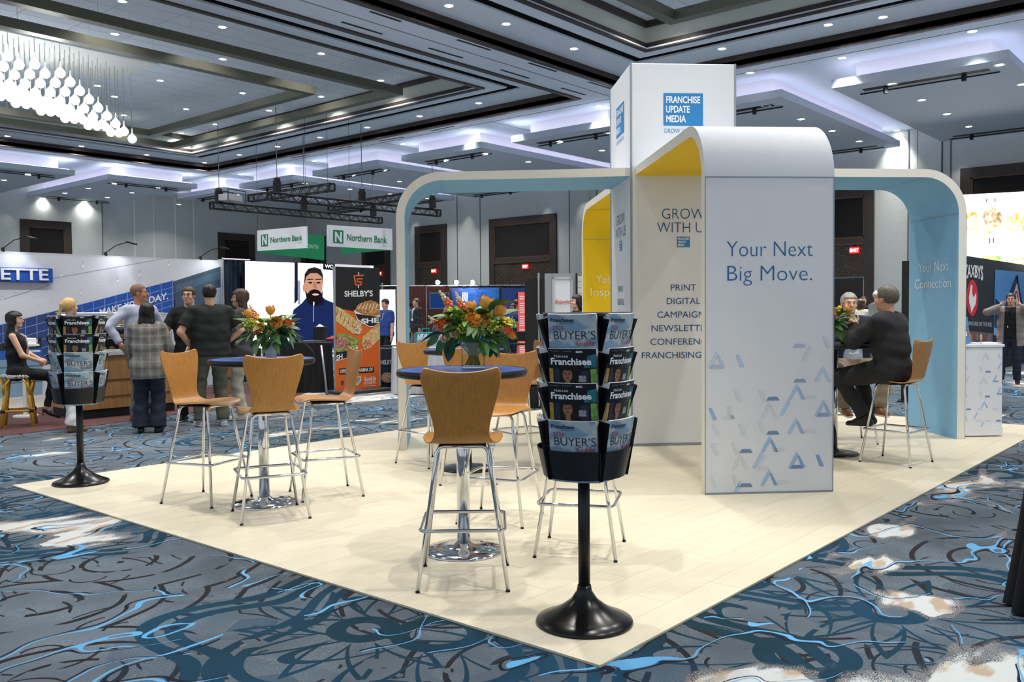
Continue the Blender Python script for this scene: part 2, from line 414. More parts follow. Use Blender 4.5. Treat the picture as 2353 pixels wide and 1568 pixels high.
# linear air slots
SLOT = MB().box((-.6, -.022, -.006), (.6, .022, .0)).mesh('air_slot', BLACK)
def air_slot(px0, py0, px1, py1, z=ZC):
    a, b_ = G(px0, py0, z), G(px1, py1, z); L = (b_-a).length
    o = link('air_slot', SLOT); o.location = ((a+b_)/2+Vector((0, 0, -.001))); d = b_-a; o.rotation_euler = (0, 0, math.atan2(d.y, d.x)); o.scale = (L/1.2, 1.5, 1)
    tag(o, 'thin black linear air slot in the flat blue grey ceiling', 'vent', 'linear ceiling air slots')
for q in ((785, 50, 878, 78), (850, 26, 921, 49), (985, 110, 1063, 133), (1050, 91, 1127, 115), (1151, 160, 1216, 180), (1214, 144, 1278, 164), (1290, 202, 1345, 218), (1352, 188, 1405, 204), (872, 324, 927, 315), (990, 301, 1043, 290), (767, 344, 810, 336), (1887, 117, 1996, 94), (2159, 60, 2290, 33), (670, 363, 711, 356)):
    air_slot(*q)
# ================================================================== FLOATING CLOUD PANELS
CT, CB = 6.66, 6.47
def cloud(x0, x1, y0, y1, alongx=True):
    ins = .42
    c = MB().box((x0, y0, CB), (x1, y1, CT)).build('cloud_panel', CLOUD, CEILING)
    MB().box((x0+ins, y0+ins, CT), (x1-ins, y1-ins, ZC)).build('cloud_neck', COVE, c)
    s = MB(); R = (x0, x1, y0, y1); ring(s, R, .14, .20, CT+.001, CT+.03); s.build('cove_strip_light', COVEGLOW, c)
    k = MB(); t = MB()
    if alongx:
        for xx in (x0+.55, x1-.75):
            k.box((xx, y0+.5, CB-.004), (xx+.22, y1-.5, CB+.0)); t.box((xx+.32, y0+.35, CB-.05), (xx+.35, y1-.35, CB-.02))
            for yy in (y0+1.0, y1-1.0): t.lathe([(.05, 0), (.06, .12), (.04, .14)], 8, T(xx+.11, yy, CB-.16))
    else:
        for yy in (y0+.55, y1-.75):
            k.box((x0+.5, yy, CB-.004), (x1-.5, yy+.22, CB+.0)); t.box((x0+.35, yy+.32, CB-.05), (x1-.35, yy+.35, CB-.02))
            for xx in (x0+1.0, x1-1.0): t.lathe([(.05, 0), (.06, .12), (.04, .14)], 8, T(xx, yy+.11, CB-.16))
    k.build('track_slot', BLACK, c); t.build('track_spotlight', BLACK, c)
for k in range(7):
    y0 = 9.11+(k-1)*4.88
    if k == 0: y0 = 4.25
    cloud(20.62, 29.5, y0, min(y0+3.65, 40.9))
cloud(20.62, 29.5, -.65, 3.0)
for k in range(3): cloud(15.82-4.88*k, 15.82-4.88*k+3.65, 33.5, 40.9, False)
# ================================================================== DOWNLIGHTS
dl_me = MB().use(WHITE).lathe([(.085, .0), (.125, -.004), (.13, .012)], 16, cap=False).use(GLOW).lathe([(.0, .003), (.088, .003)], 16, cap=False).mesh('downlight', None)
def downlight(p, label, group, w=1., spread=125):
    o = link('recessed_downlight', dl_me); o.location = (p.x, p.y, p.z-.005)
    tag(o, label, 'downlight', group)
    a = area('downlight_lamp', (0, 0, -.03), DOWN_W*w, .22, o, (1., .97, .92), math.radians(spread)); return o
for q in ((281, 3), (511, 62), (738, 123), (132, 73), (264, 78), (393, 133), (512, 136), (706, 170), (875, 185), (32, 180), (368, 185), (224, 197), (557, 214), (263, 222), (428, 251), (738, 222), (285, 265), (618, 254), (495, 286), (417, 306), (1518, 12)):
    downlight(G(*q, 7.93), 'round recessed downlight glowing in the tiled centre of a ceiling coffer', 'coffer centre downlights')
for q in ((17, 313), (187, 336), (337, 356), (470, 374), (550, 356), (638, 337), (735, 316), (844, 293), (964, 267), (1100, 237), (1163, 55), (1319, 112), (1659, 112), (1903, 57)):
    downlight(G(*q, 7.3), 'recessed downlight in the coffer ledge between black slot and brown fascia', 'coffer ledge downlights')
for q in ((145, 366), (262, 380), (440, 402), (497, 412), (552, 401), (657, 382), (722, 370), (846, 370), (927, 331), (1081, 301), (1182, 281), (1376, 243), (1724, 167), (1935, 133), (2234, 72), (2061, 300)):
    downlight(G(*q, ZC), 'recessed downlight in the flat ceiling between coffers and floating panels', 'flat ceiling downlights', 1.3, 75)
for q in ((64, 400), (9, 414), (262, 421), (363, 432), (203, 433), (303, 443), (149, 444), (98, 455), (247, 454), (195, 463), (411, 470), (352, 479), (450, 488), (541, 494), (625, 502), (545, 448), (701, 422), (804, 435), (888, 391), (816, 403), (918, 417), (897, 446), (982, 456), (1095, 442), (1166, 432), (1115, 353), (1026, 368), (1214, 372), (1286, 325), (1383, 346), (1397, 305), (1760, 243), (1841, 274), (1912, 301), (1974, 325), (2050, 193), (2118, 230), (2176, 262), (2226, 291), (2297, 149), (2348, 194)):
    downlight(G(*q, CB), 'recessed downlight in the underside of a floating ceiling panel', 'floating panel downlights')
for x, y in [(18.86, 12.3-3.06*k) for k in range(2, 6)]+[(x, y) for x in (2, 5.5, 9, 12.5) for y in (12.25,)]+[(x, y) for x in (4, 7.5, 11) for y in (-2, 1.5, 5, 8.5)]:
    downlight(Vector((x, y, 7.93 if x < 17 and y < 11 else 7.3)), 'recessed downlight overhead in the nearer ceiling coffer', 'nearer coffer downlights', 2.2)
# wall washers
for px, py in ((1075, 425), (1258, 420), (1345, 425), (2075, 320), (2212, 322), (955, 450)):
    p = AX(px, py, 30); spot('wall_wash_lamp', (29.45, p.y, 6.42), 26, (29.95, p.y, 4.2), 55, .9, (1, .96, .88))
for px in (15, 185, 730):
    p = AY(px, 450, 41); spot('wall_wash_lamp', (p.x, 40.4, 6.42), 14, (p.x, 40.95, 4.2), 55, .9, (1, .95, .85))
# ================================================================== DOORS
BRONZE = mat('bronze_trim', '5c4433', .35, .3); DARKFAB = mat('dark_acoustic_fabric', '1d1a1a', .9, var=.2, vscale=25.)
DOORW = mat('door_dark_wood', '231e1c', .4, var=.2, vscale=5.)
EXITR = mat('exit_red', 'ff3030', .5, emit='ff2a22', estr=1.0); EXITW = mat('exit_letter', 'ffffff', .5, emit='ffc8c0', estr=2.)
def doorway(n, o, u, w, top=5.5, exit_u=None, label=''):
    """o: base corner on the wall, u: direction along the wall (viewed left to right)"""
    M = frame(o, u, (0, 0, 1)); r = empty('door_%d' % n); tag(r, kind='structure', label='dark wooden ballroom doorway with fabric panel above'); r.matrix_world = M
    # local: x along, y up, z out of the wall
    f = MB(); b = .30
    f.box((0, 0, 0), (b, top, .09)); f.box((w-b, 0, 0), (w, top, .09)); f.box((b, top-b, 0), (w-b, top, .09)); f.box((b, 3.55, 0), (w-b, 3.72, .09)); f.build('door_frame', BROWN, r)
    t = MB(); q = .05
    for x0, x1, y0, y1 in ((b, w-b, 3.72, top-b),):
        t.box((x0, y0, .0), (x0+q, y1, .075)); t.box((x1-q, y0, 0), (x1, y1, .075)); t.box((x0, y1-q, 0), (x1, y1, .075)); t.box((x0, y0, 0), (x1, y0+q, .075))
    t.box((b, 3.50, 0), (w-b, 3.55, .1)); t.build('bronze_molding', BRONZE, r)
    MB().box((b, 3.72, 0), (w-b, top-b, .04)).build('acoustic_panel', DARKFAB, r)
    MB().box((b, 2.45, 0), (w-b, 3.5, .05)).build('patterned_transom', DOORPAT, r)
    k = 2 if w > 1.6 else 1; lw = (w-2*b-.1)/k
    for i in range(k):
        d = MB().box((b+.05+i*lw+.01, 0.02, 0), (b+.05+(i+1)*lw-.01, 2.4, .06)).build('door_leaf', DOORW, r)
        hx = b+.05+(lw-.12 if i == 0 else lw+.12); MB().tube([(hx, .9, .12), (hx, 1.3, .12)], .015).box((hx-.01, .92, .05), (hx+.01, .94, .12)).box((hx-.01, 1.26, .05), (hx+.01, 1.28, .12)).build('pull_handle', CHROME, d)
    if exit_u is not None:
        e = empty('exit_sign', label='red lit exit sign over '+label, cat='sign', group=None); e.matrix_world = M @ T(exit_u, 3.22, .12)
        MB().box((-.15, 0, -.03), (.15, .2, .02)).build('sign_box', EXITR, e)
        MB().box((-.03, .2, -.02), (.03, .3, .0)).build('sign_bracket', BLACK, e)
        text('EXIT', .14, EXITW, e, T(0, .05, .022), .006)
doorway(1, (15.48, 41, FZ), (1, 0, 0), 2.13)
doorway(2, (24.9, 41, FZ), (1, 0, 0), 2.13)
doorway(3, (30, 40.9, FZ), (0, -1, 0), 2.12)
doorway(4, (30, 35.76, FZ), (0, -1, 0), 2.1, exit_u=1.4, label='the doorway beside the tall food banner')
doorway(5, (30, 31.8, FZ), (0, -1, 0), 2.13, exit_u=1.34, label='the narrow doorway seen through the blue arch')
doorway(6, (30, 26.95, FZ), (0, -1, 0), 3.8, exit_u=2.14, label='the wide doorway behind the flowers')
doorway(7, (30, 13.85, FZ), (0, -1, 0), 3.8, 5.4, exit_u=3.19, label='the doorway behind the two seated people at right')
doorway(8, (30, 7.46, FZ), (0, -1, 0), 3.8, 5.66)
# maroon booth carpet on the left
mb = MB(); pts = [G(-150, 1018), G(0, 1001), G(230, 975), G(390, 953), G(640, 925)]
pts = [(p.x, p.y) for p in pts]+[(12.5, 15.4), (1.5, 15.4), (1.5, 12.3)]
mb.prism(pts, FZ, FZ+.006); o = mb.build('booth_carpet', MAROON); tag(o, 'maroon woven carpet laid under the bakery booth', 'carpet')

RUGM = mat('booth_rug', 'b3aaa0', .95, var=.15, vscale=40., bmp=.2)
q = [G(*p) for p in ((-60, 905), (60, 892), (146, 926), (70, 940), (-60, 950))]
o = MB().prism([(p.x, p.y) for p in q], FZ+.0065, FZ+.012).build('woven_rug', RUGM); tag(o, 'pale woven rug on the maroon carpet beside the rattan stool', 'rug')
def ceil_z(x, y):
    for k in range(7):
        y0 = 4.25 if k == 0 else 9.11+(k-1)*4.88
        if 20.62 < x < 29.5 and y0 < y < y0+3.65: return CB
    for k in range(3):
        if 15.82-4.88*k < x < 15.82-4.88*k+3.65 and 33.5 < y < 40.9: return CB
    return 7.3 if x < 19.35 and 14.33 < y < 32.35 else ZC
# ================================================================== VINYL PLATFORM
PX0, PX1, PY0, PY1 = 2.865, 11.95, 2.01, 7.88
plat = empty('vinyl_platform', (PX0, PY0, FZ), label='pale wood plank vinyl floor laid as a square over the blue carpet', cat='flooring')
MB().box((0, 0, .0005), (PX1-PX0, PY1-PY0, .004)).build('underlay', mat('underlay', 'a59a80', .8), plat)
pw = (PY1-PY0)/32; pl = 1.25; pk = {}
for r_ in range(32):
    x = -[0, .42, .84, .21, .63][r_ % 5]*1.0
    while x < PX1-PX0-.01:
        a, b_ = max(0, x), min(PX1-PX0, x+pl); L = round(b_-a-.0015, 4)
        if L > .02:
            if L not in pk: pk[L] = MB().box((0, 0, 0), (L, pw-.0012, .008)).mesh('plank', PLANK)
            p = link('plank', pk[L], plat); p.location = (a, r_*pw, .004)
        x += pl
# ================================================================== ARCHED EXHIBIT
BLUEIN = mat('sky_blue_fabric', '7fb4d8', .75, var=.03, vscale=4.); YELIN = mat('yellow_fabric', 'eac413', .75, var=.03, vscale=4.)
FAB = mat('white_fabric', 'dfe2e6', .7, var=.015, vscale=3., bmp=.03); EDGE = mat('warm_white_edge', 'e8e4d8', .6)
INK = mat('ink_blue', '2a68a0', .6); INKD = mat('ink_navy', '27578a', .6); LOGO = mat('logo_blue', '2b82c0', .6); WPRINT = mat('white_print', 'f0f2f3', .6)
SEAML = mat('seam_grey', '8d98a4', .7)
ang = -math.pi/4; EXC = Vector((8.49, 5.01, .002)); EXM = T(*EXC) @ RZ(ang)     # local x to image right, y away
ex = empty('arched_exhibit', EXC, ang, 'white trade show tower with four curved arms lined in blue and yellow', 'exhibit stand')
TW = .54; TH = 3.90
tw = MB().box((-TW, -TW, .02), (TW, TW, TH)).build('tower', FAB, ex, bevel=.012)
s = MB()
for x in (-TW, TW):
    for y in (-TW, TW): s.bar((x, y, 0), (x, y, TH), .018, .018)
s.box((-TW-.004, -TW-.004, 0), (TW+.004, TW+.004, .02)); s.build('tower_seam', SEAML, tw)
ARM_Z = 2.85; RO = .46; TK = .085; AW = .50
def arm(direction, reach, inner, droop=0.):
    """curved arm, built towards local -y then turned"""
    r = RZ(direction); p = [(-TW+.0, ARM_Z), (-(reach-RO)*.5, ARM_Z-droop*.4), (-(reach-RO), ARM_Z-droop)]
    n = 12
    for k in range(1, n+1):
        a = math.pi/2*k/n; p.append((-(reach-RO)-RO*math.sin(a), ARM_Z-droop-RO+RO*math.cos(a)))
    p += [(-reach, 1.2), (-reach, .0)]
    q = [(-TW, ARM_Z-TK), (-(reach-RO)*.5, ARM_Z-TK-droop*.4), (-(reach-RO), ARM_Z-TK-droop)]
    ri = RO-TK
    for k in range(1, n+1):
        a = math.pi/2*k/n; q.append((-(reach-RO)-ri*math.sin(a), ARM_Z-droop-RO+ri*math.cos(a)))
    q += [(-reach+TK, 1.2), (-reach+TK, .0)]
    m = len(p)
    def strip(A, B=None):
        vs = []; fs = []
        for (y, z) in A: vs += [(-AW, y, z), (AW, y, z)]
        for i in range(len(A)-1): fs.append((2*i, 2*i+1, 2*i+3, 2*i+2))
        return [r @ Vector(v) for v in vs], fs
    o = MB(); vs, fs = strip(p); o.add(vs, fs); ao = o.build('arm_outer_skin', FAB, ex, auto=30)
    o = MB(); vs, fs = strip(q); o.add(vs, [f[::-1] for f in fs]); ai = o.build('arm_inner_skin', inner, ex, auto=30)
    o = MB()
    for sx in (-AW, AW):
        vs = []; 
        for (A, B) in zip(p, q): vs += [(sx, *A), (sx, *B)]
        o.add([r @ Vector(v) for v in vs], [(2*i, 2*i+2, 2*i+3, 2*i+1) for i in range(m-1)])
    o.add([r @ Vector(v) for v in ((-AW, -reach, .001), (AW, -reach, .001), (AW, -reach+TK, .001), (-AW, -reach+TK, .001))], [(0, 1, 2, 3)])
    ae = o.build('arm_edge_band', EDGE, ex)
    sm = MB(); zs = ARM_Z-droop-RO-.0
    sm.box((-AW, -reach-.003, zs-.006), (AW, -reach+.001, zs+.003), r); sm.box((-AW, -reach+TK-.001, zs-.004), (AW, -reach+TK+.003, zs+.002), r)
    sm.box((-AW, -(reach-RO)-.003, ARM_Z-TK-droop-.003), (AW, -(reach-RO)+.002, ARM_Z-TK-droop+.001), r)
    for sx in (-1, 1): sm.box((sx*AW-.006 if sx > 0 else -AW, -reach-.004, 0), (sx*AW if sx > 0 else -AW+.006, -reach+.001, zs), r)
    sm.box((-AW, -reach-.004, .0), (AW, -reach+.0, .012), r); sm.build('arm_seam', SEAML, ao)
    return ao, ai
arm_f, inn_f = arm(0, 2.97, YELIN)
arm_l, inn_l = arm(-math.pi/2, 2.92, BLUEIN, .05)
arm_r, inn_r = arm(math.pi/2, 3.05, BLUEIN, .0)
arm_b, inn_b = arm(math.pi, 2.97, YELIN)
# ---- lettering (print lies a millimetre proud of the fabric)
def face_m(side, off, z, x=0.):
    """matrix on an outward face: local x right, y up. side = rotation about z of the front (-y) face"""
    return RZ(side) @ frame((x, -off, z), (1, 0, 0), (0, 0, 1))
text('Your Next', .168, INK, arm_f, face_m(0, 2.972, 1.795), -.0022, fitw=.665)
text('Big Move.', .168, INK, arm_f, face_m(0, 2.972, 1.612), -.0022, fitw=.655)
MOT = [(540, 972, 'LRB', 1), (988, 1175, 'LRB', 2), (877, 1387, 'LRB', 3), (985, 1035, 'LR', 1), (875, 1107, 'LR', 2), (873, 1247, 'LR', 2), (762, 1320, 'LR', 3), (760, 1458, 'LR', 3),
       (622, 980, 'R', 1), (508, 1193, 'R', 2), (957, 1393, 'R', 3), (840, 1170, 'L', 2), (728, 1383, 'L', 2), (888, 890, 'B', 1), (890, 1033, 'B', 2), (777, 1105, 'B', 3), (777, 1245, 'B', 3), (665, 1318, 'B', 3), (665, 1458, 'B', 3),
       (612, 1120, 'R', 0), (715, 1122, 'R', 0), (760, 1180, 'LR', 0), (582, 1190, 'R', 0), (522, 1260, 'R', 0), (632, 1260, 'R', 0), (712, 1250, 'R', 0), (517, 1340, 'R', 0), (602, 1335, 'R', 0), (640, 1390, 'LR', 0), (740, 1390, 'LB', 0), (510, 1470, 'R', 0), (605, 1470, 'R', 0), (590, 1178, 'B', 0), (800, 1315, 'B', 0), (815, 1450, 'B', 0), (935, 1102, 'B', 0), (935, 1242, 'B', 0), (985, 905, 'R', 0), (930, 950, 'L', 0), (640, 1500, 'L', 2)]
SH = [('d5d8dc',)*3, ('c4d4e6', 'bacde6', 'b6c3d6'), ('aecae6', '9bb8de', '94a6c2'), ('9dbfe2', '82a5d4', '768db0')]
SHM = [[mat('motif_%d%d' % (i, j), c, .7) for j, c in enumerate(t)] for i, t in enumerate(SH)]
def motif(mb, M, cx, cy, kinds, sh, k):
    """open triangle of three strokes, k metres per unit of the drawing"""
    def P(x, y): return ((cx+x)*k, -(cy+y)*k)
    mm = SHM[sh]
    if 'L' in kinds: mb.use(mm[0]).poly([P(-36, 34), P(-21, 34), P(9, -16), P(1, -33)][::1], M)
    if 'R' in kinds: mb.use(mm[1]).poly([P(4, -12), P(22, 33), P(38, 33), P(10, -20)] if 'L' in kinds else [P(0, -25), P(18, 24), P(36, 24), P(14, -25)], M)
    if 'B' in kinds: mb.use(mm[2]).poly([P(-28, 22), P(28, 22), P(20, 37), P(-36, 37)][::1] if False else [P(-18, 22), P(18, 22), P(28, 37), P(-28, 37)], M)
k_ = .983/530
for (cx_, cy_, kd, sh) in MOT: mb = MB(); motif(mb, face_m(0, 2.9725, 0.) @ T(-763*k_, 1522*k_, 0), cx_, cy_, kd, sh, k_); mb.build('triangle_motif', None, arm_f)
def logo_block(parent, M, w):
    b = MB().use(LOGO).poly([(-w/2, 0), (w/2, 0), (w/2, w*.8), (-w/2, w*.8)], M); b.use(WPRINT)
    for i, (t, f) in enumerate((('FRANCHISE', .86), ('UPDATE', .60), ('MEDIA', .50))):
        me_M = M @ T(-w*.44, w*(.56-.235*i), .0015); mb_text(b, t, w*.235, me_M, w*.006, 'LEFT', w*f)
    b.build('logo_print', None, parent)
for side in (0, -math.pi/2):
    logo_block(tw, face_m(side, TW+.003, 3.27), .41)
    text('GROW WITH US', .066, LOGO, tw, face_m(side, TW+.003, 3.195), -.0004, fitw=.40)
    text('GROW', .155, INKD, tw, face_m(side, TW+.003, 2.325), -.002, fitw=.445)
    text('WITH US', .155, INKD, tw, face_m(side, TW+.003, 2.185), -.002, fitw=.545)
    logo_block(tw, face_m(side, TW+.003, 2.035), .135)
    for i, (t, f) in enumerate((('PRINT', .265), ('DIGITAL', .35), ('CAMPAIGNS', .545), ('NEWSLETTERS', .665), ('CONFERENCES', .69), ('FRANCHISING.COM', .87))):
        text(t, .093, INKD, tw, face_m(side, TW+.003, 1.592-.1385*i), 0., fitw=f)
# white words on the inner skins: right arm faces -x, back arm faces -y
WM = frame((3.05-TK-.004, -.02, 1.80), (0, -1, 0), (0, 0, 1))
text('Your Next', .155, WPRINT, inn_r, WM, -.002, fitw=.60)
text('Connection.', .155, WPRINT, inn_r, frame((3.05-TK-.004, -.02, 1.615), (0, -1, 0), (0, 0, 1)), -.002, fitw=.76)
text('Your Next', .155, WPRINT, inn_b, frame((0, 2.97-TK-.004, 1.78), (1, 0, 0), (0, 0, 1)), -.002, fitw=.62)
text('Inspiration.', .155, WPRINT, inn_b, frame((0, 2.97-TK-.004, 1.60), (1, 0, 0), (0, 0, 1)), -.002, fitw=.78)
# ================================================================== INFO COUNTER
cn = empty('info_counter', (10.60, 2.42, 0), ang, 'white counter printed with blue triangle motifs beside the blue arch', 'counter')
MB().box((-.245, 0, .1), (.245, .45, .97)).build('cabinet', WHITE, cn, bevel=.006)
MB().box((-.26, -.015, .97), (.26, .47, 1.0)).build('worktop', WHITE, cn, bevel=.005)
MB().box((-.25, -.012, .01), (.25, .44, .1)).build('plinth', WHITE, cn, bevel=.004)
mb = MB(); k_ = .49/415
MOT2 = [(150, 663, 'R', 3), (260, 650, 'B', 0), (290, 655, 'R', 0), (350, 765, 'LR', 0), (465, 765, 'R', 0), (150, 870, 'R', 0), (285, 880, 'R', 0), (375, 880, 'B', 3), (495, 855, 'L', 2), (330, 985, 'LR', 0), (450, 970, 'LB', 2), (190, 970, 'L', 0), (150, 1110, 'LR', 0), (285, 1110, 'R', 0), (370, 1108, 'B', 3), (490, 1085, 'LB', 2), (340, 1210, 'LR', 2), (190, 1222, 'B', 3), (120, 1225, 'R', 0), (300, 1222, 'B', 0), (440, 1222, 'B', 0), (150, 1325, 'LR', 0), (270, 1310, 'L', 2), (290, 1330, 'B', 0), (375, 1332, 'B', 0), (480, 1332, 'B', 3), (330, 1400, 'L', 2)]
for (cx_, cy_, kd, sh) in MOT2: mb = MB(); motif(mb, frame((0, -.0015, 0), (1, 0, 0), (0, 0, 1)) @ T(-305*k_, 1505*k_*1.0, 0), cx_, cy_*1.0, kd, sh, k_); mb.build('triangle_motif', None, cn)
# brochure holder and literature on the counter
PAPERB = mat('brochure_blue', '4a86b8', .5); ACR = mat('clear_acrylic', 'f2f6f8', .08, trans=.9, alpha=.5); TANP = mat('tan_paper', 'c9a676', .6); PHOTO = mat('photo_brown', '7c6a58', .5, var=.6, vscale=40.)
bh = empty('brochure_holder', (10.69, 2.64, 1.001), ang, 'clear acrylic holder of blue brochures on the white counter', 'holder')
t_ = Matrix.Rotation(math.radians(-14), 4, 'X')
MB().box((-.11, .0, .0), (.11, .004, .30), t_).box((-.11, -.05, 0), (.11, .05, .006)).box((-.11, -.03, 0), (-.107, 0, .1)).box((.107, -.03, 0), (.11, 0, .1)).build('acrylic_stand', ACR, bh)
b = MB().use(PAPERB).box((-.105, -.012, .006), (.105, -.002, .30), t_); b.use(PHOTO).box((-.095, -.0135, .07), (.095, -.012, .19), t_); b.use(WPRINT).box((.02, -.0145, .08), (.07, -.0135, .13), t_).box((-.08, -.0145, .25), (.06, -.0135, .27), t_); b.build('brochure', None, bh)
for i, (dx, c, w) in enumerate(((.02, WPRINT, .11), (.22, WPRINT, .12))):
    o = MB().box((0, 0, 0), (w, .2, .012)).build('paper_stack', c); o.matrix_world = T(10.67+dx*.9*.7, 2.50-dx*.9*.7, 1.001) @ RZ(ang+.1)
    tag(o, ['stack of white handouts beside the acrylic brochure holder', 'loose white handouts at the outer end of the white counter'][i], 'papers')
# ================================================================== BAR STOOL
def stool_proto():
    root = empty('bar_stool')
    C = [(.205, .715), (.185, .728), (.14, .738), (.05, .735), (-.05, .730), (-.12, .731), (-.16, .742), (-.185, .768), (-.20, .81), (-.212, .87), (-.228, .95), (-.245, 1.03), (-.258, 1.085), (-.264, 1.115)]
    W = [.150, .185, .205, .212, .208, .188, .160, .142, .137, .150, .175, .198, .206, .185]
    nu = 13; t = .011
    P = [Vector((0, y, z)) for y, z in C]
    def pt(i, u, off):
        p = P[i]; d = (P[min(i+1, len(P)-1)]-P[max(i-1, 0)]).normalized(); nrm = Vector((0, -d.z, d.y))*-1 if False else Vector((0, d.z, -d.y))
        nrm = Vector((1, 0, 0)).cross(d)
        x = u*W[i]; q = p+nrm*off+Vector((x, 0, 0))
        if i >= 9: q += Vector((0, .06*(u*u)*(i-8)/6*.5, 0))          # back wraps forward at its wings
        if i < 5: q.z += .018*u*u                                     # dished seat
        if i >= 11: q.z += (.030*abs(u)**2.2-.012)*(i-10)/3            # top edge dips in the middle
        return q
    v = []; f = []; n = len(P)
    for off in (t/2, -t/2):
        for i in range(n):
            for k in range(nu): v.append(pt(i, -1+2*k/(nu-1), off))
    N = n*nu
    for i in range(n-1):
        for k in range(nu-1):
            a = i*nu+k; f.append((a, a+nu, a+nu+1, a+1)); f.append((N+a, N+a+1, N+a+nu+1, N+a+nu))
    rim = [k for k in range(nu)]+[i*nu+nu-1 for i in range(1, n)]+[(n-1)*nu+k for k in range(nu-2, -1, -1)]+[i*nu for i in range(n-2, 0, -1)]
    for a, b_ in zip(rim, rim[1:]+rim[:1]): f.append((a, b_, N+b_, N+a))
    mb = MB(); mb.add(v, f); me = mb.mesh('seat_shell', OAK, True, 50)
    bm = bmesh.new(); bm.from_mesh(me); bmesh.ops.recalc_face_normals(bm, faces=bm.faces); bm.to_mesh(me); bm.free()
    o = link('seat_shell', me, root); md = o.modifiers.new('s', 'SUBSURF'); md.levels = 1; md.render_levels = 1
    for sx in (-1, 1):
        for sy in (-1, 1):
            top = Vector((sx*.125, sy*.125, .715)); foot = Vector((sx*.225, sy*.23, .012)); d = (foot-top).normalized()
            a = top+Vector((-sx*.125, 0, 0)); p0 = top+Vector((-sx*.03, 0, 0)); 
            path = [a, p0, top+Vector((-sx*.008, 0, -.004))+d*.002, top+d*.03+Vector((sx*.003, 0, 0)), top+d*.07, foot]
            l = MB().tube(path, .0105, 8).build('leg', CHROME, root, smooth=True)
            MB().tube([foot+Vector((0, 0, -.012)), foot+Vector((0, 0, -.003))], .0112, 8).build('foot_cap', BLACK, l)
    R = []; hx, hy, z, c = .213, .216, .305, .035
    for cx_, cy_, a0 in ((hx-c, hy-c, 0), (-hx+c, hy-c, 90), (-hx+c, -hy+c, 180), (hx-c, -hy+c, 270)):
        for k in range(5):
            a = math.radians(a0+90*k/4); R.append((cx_+c*math.cos(a), cy_+c*math.sin(a), z))
    MB().tube(R, .0095, 8, closed=True).build('footrest_ring', CHROME, root, smooth=True)
    MB().box((-.12, -.125, .712), (.12, .125, .722)).build('seat_plate', BLACK, root)
    return root
STOOL = stool_proto(); _first = [True]
def stool(x, y, fx, fy, label, group='wooden bar stools'):
    o = STOOL if _first[0] else copy_tree(STOOL); _first[0] = False
    o.location = (x, y, 0); o.rotation_euler = (0, 0, math.atan2(-fx, fy)); return tag(o, label, 'stool', group)
stool(3.565, 6.08, .14, -.405, 'honey wood bar stool facing right at the table with the white vase')
stool(3.575, 5.28, .18, .385, 'honey wood bar stool with its back turned, before the white vase table')
stool(4.26, 5.55, -.42, .185, 'honey wood bar stool seen edge-on, in front of the food banner')
stool(3.355, 3.215, .35, .31, 'nearest honey wood bar stool, back turned, before the glass vase table')
stool(4.49, 3.96, -.92, -.38, 'honey wood bar stool between the glass vase table and the magazine rack')
stool(4.20, 3.08, -.2, .385, 'honey wood bar stool hidden behind the front magazine rack but for its legs')
stool(8.40, 2.61, .055, .435, 'honey wood bar stool under the seated person in the black suit')
stool(5.75, 5.93, -.05, -.97, 'honey wood bar stool just right of the white arch post')
stool(5.36, 5.08, .45, .42, 'honey wood bar stool, back turned, behind the flowers in the glass vase')
stool(6.25, 5.22, -.9, .3, 'honey wood bar stool mostly hidden left of the front magazine rack')
stool(*AR(1950, 715, 10.0)[:2], -.62, -.5, 'honey wood bar stool under the seated person in the navy blazer')
# ================================================================== PEDESTAL TABLES
def topmat(name, c):
    m, nt, b = newmat(name); n = noise(nt, coords(nt), 120., 2.); c = srgb(c)
    nt.links.new(mixc(nt, n.step(.4, .6), tuple(x*.85 for x in c), tuple(x*1.1 for x in c)), b.inputs['Base Color']); b.inputs['Roughness'].default_value = .32; return m
BLUETOP = topmat('blue_laminate', '2d55a8'); BLKTOP = topmat('black_laminate', '1a1b1e')
def table(x, y, label, top=BLUETOP, base=CHROME):
    r = empty('pedestal_table', (x, y, 0), label=label, cat='table', group='round bar tables')
    MB().lathe([(0, 1.063), (.372, 1.063), (.374, 1.066)][::-1], 48, cap=False).build('table_top', top, r)
    MB().lathe([(.36, 1.024), (.375, 1.028), (.381, 1.040), (.381, 1.055), (.374, 1.0665), (.37, 1.0625)], 48).build('edge_band', BLACKP, r, auto=40)
    MB().lathe([(.038, .03), (.038, 1.03)], 20).build('column', CHROME, r, smooth=True)
    MB().lathe([(.12, 1.01), (.12, 1.024)], 20).build('top_flange', BLACK, r)
    MB().lathe([(.238, .0), (.240, .006), (.225, .016), (.15, .026), (.06, .034), (.045, .05)], 40).build('base_disc', base, r, smooth=True)
    return r
table(3.765, 5.635, 'round blue pedestal table carrying the white vase of flowers')
table(3.748, 3.595, 'round blue pedestal table carrying the glass vase of flowers')
table(5.73, 5.438, 'round blue pedestal table behind the glass vase table', BLUETOP, BLACKG)
table(8.514, 3.227, 'round dark pedestal table where two people sit talking', BLKTOP, BLACKG)
# tablet and tray on the far table
o = MB().box((-.2, -.12, 0), (.2, .12, .03)).build('black_tray', BLACKP, bevel=.01); o.matrix_world = T(8.66, 3.08, 1.0675) @ RZ(.3); tag(o, 'low black tray lying on the dark pedestal table', 'tray')
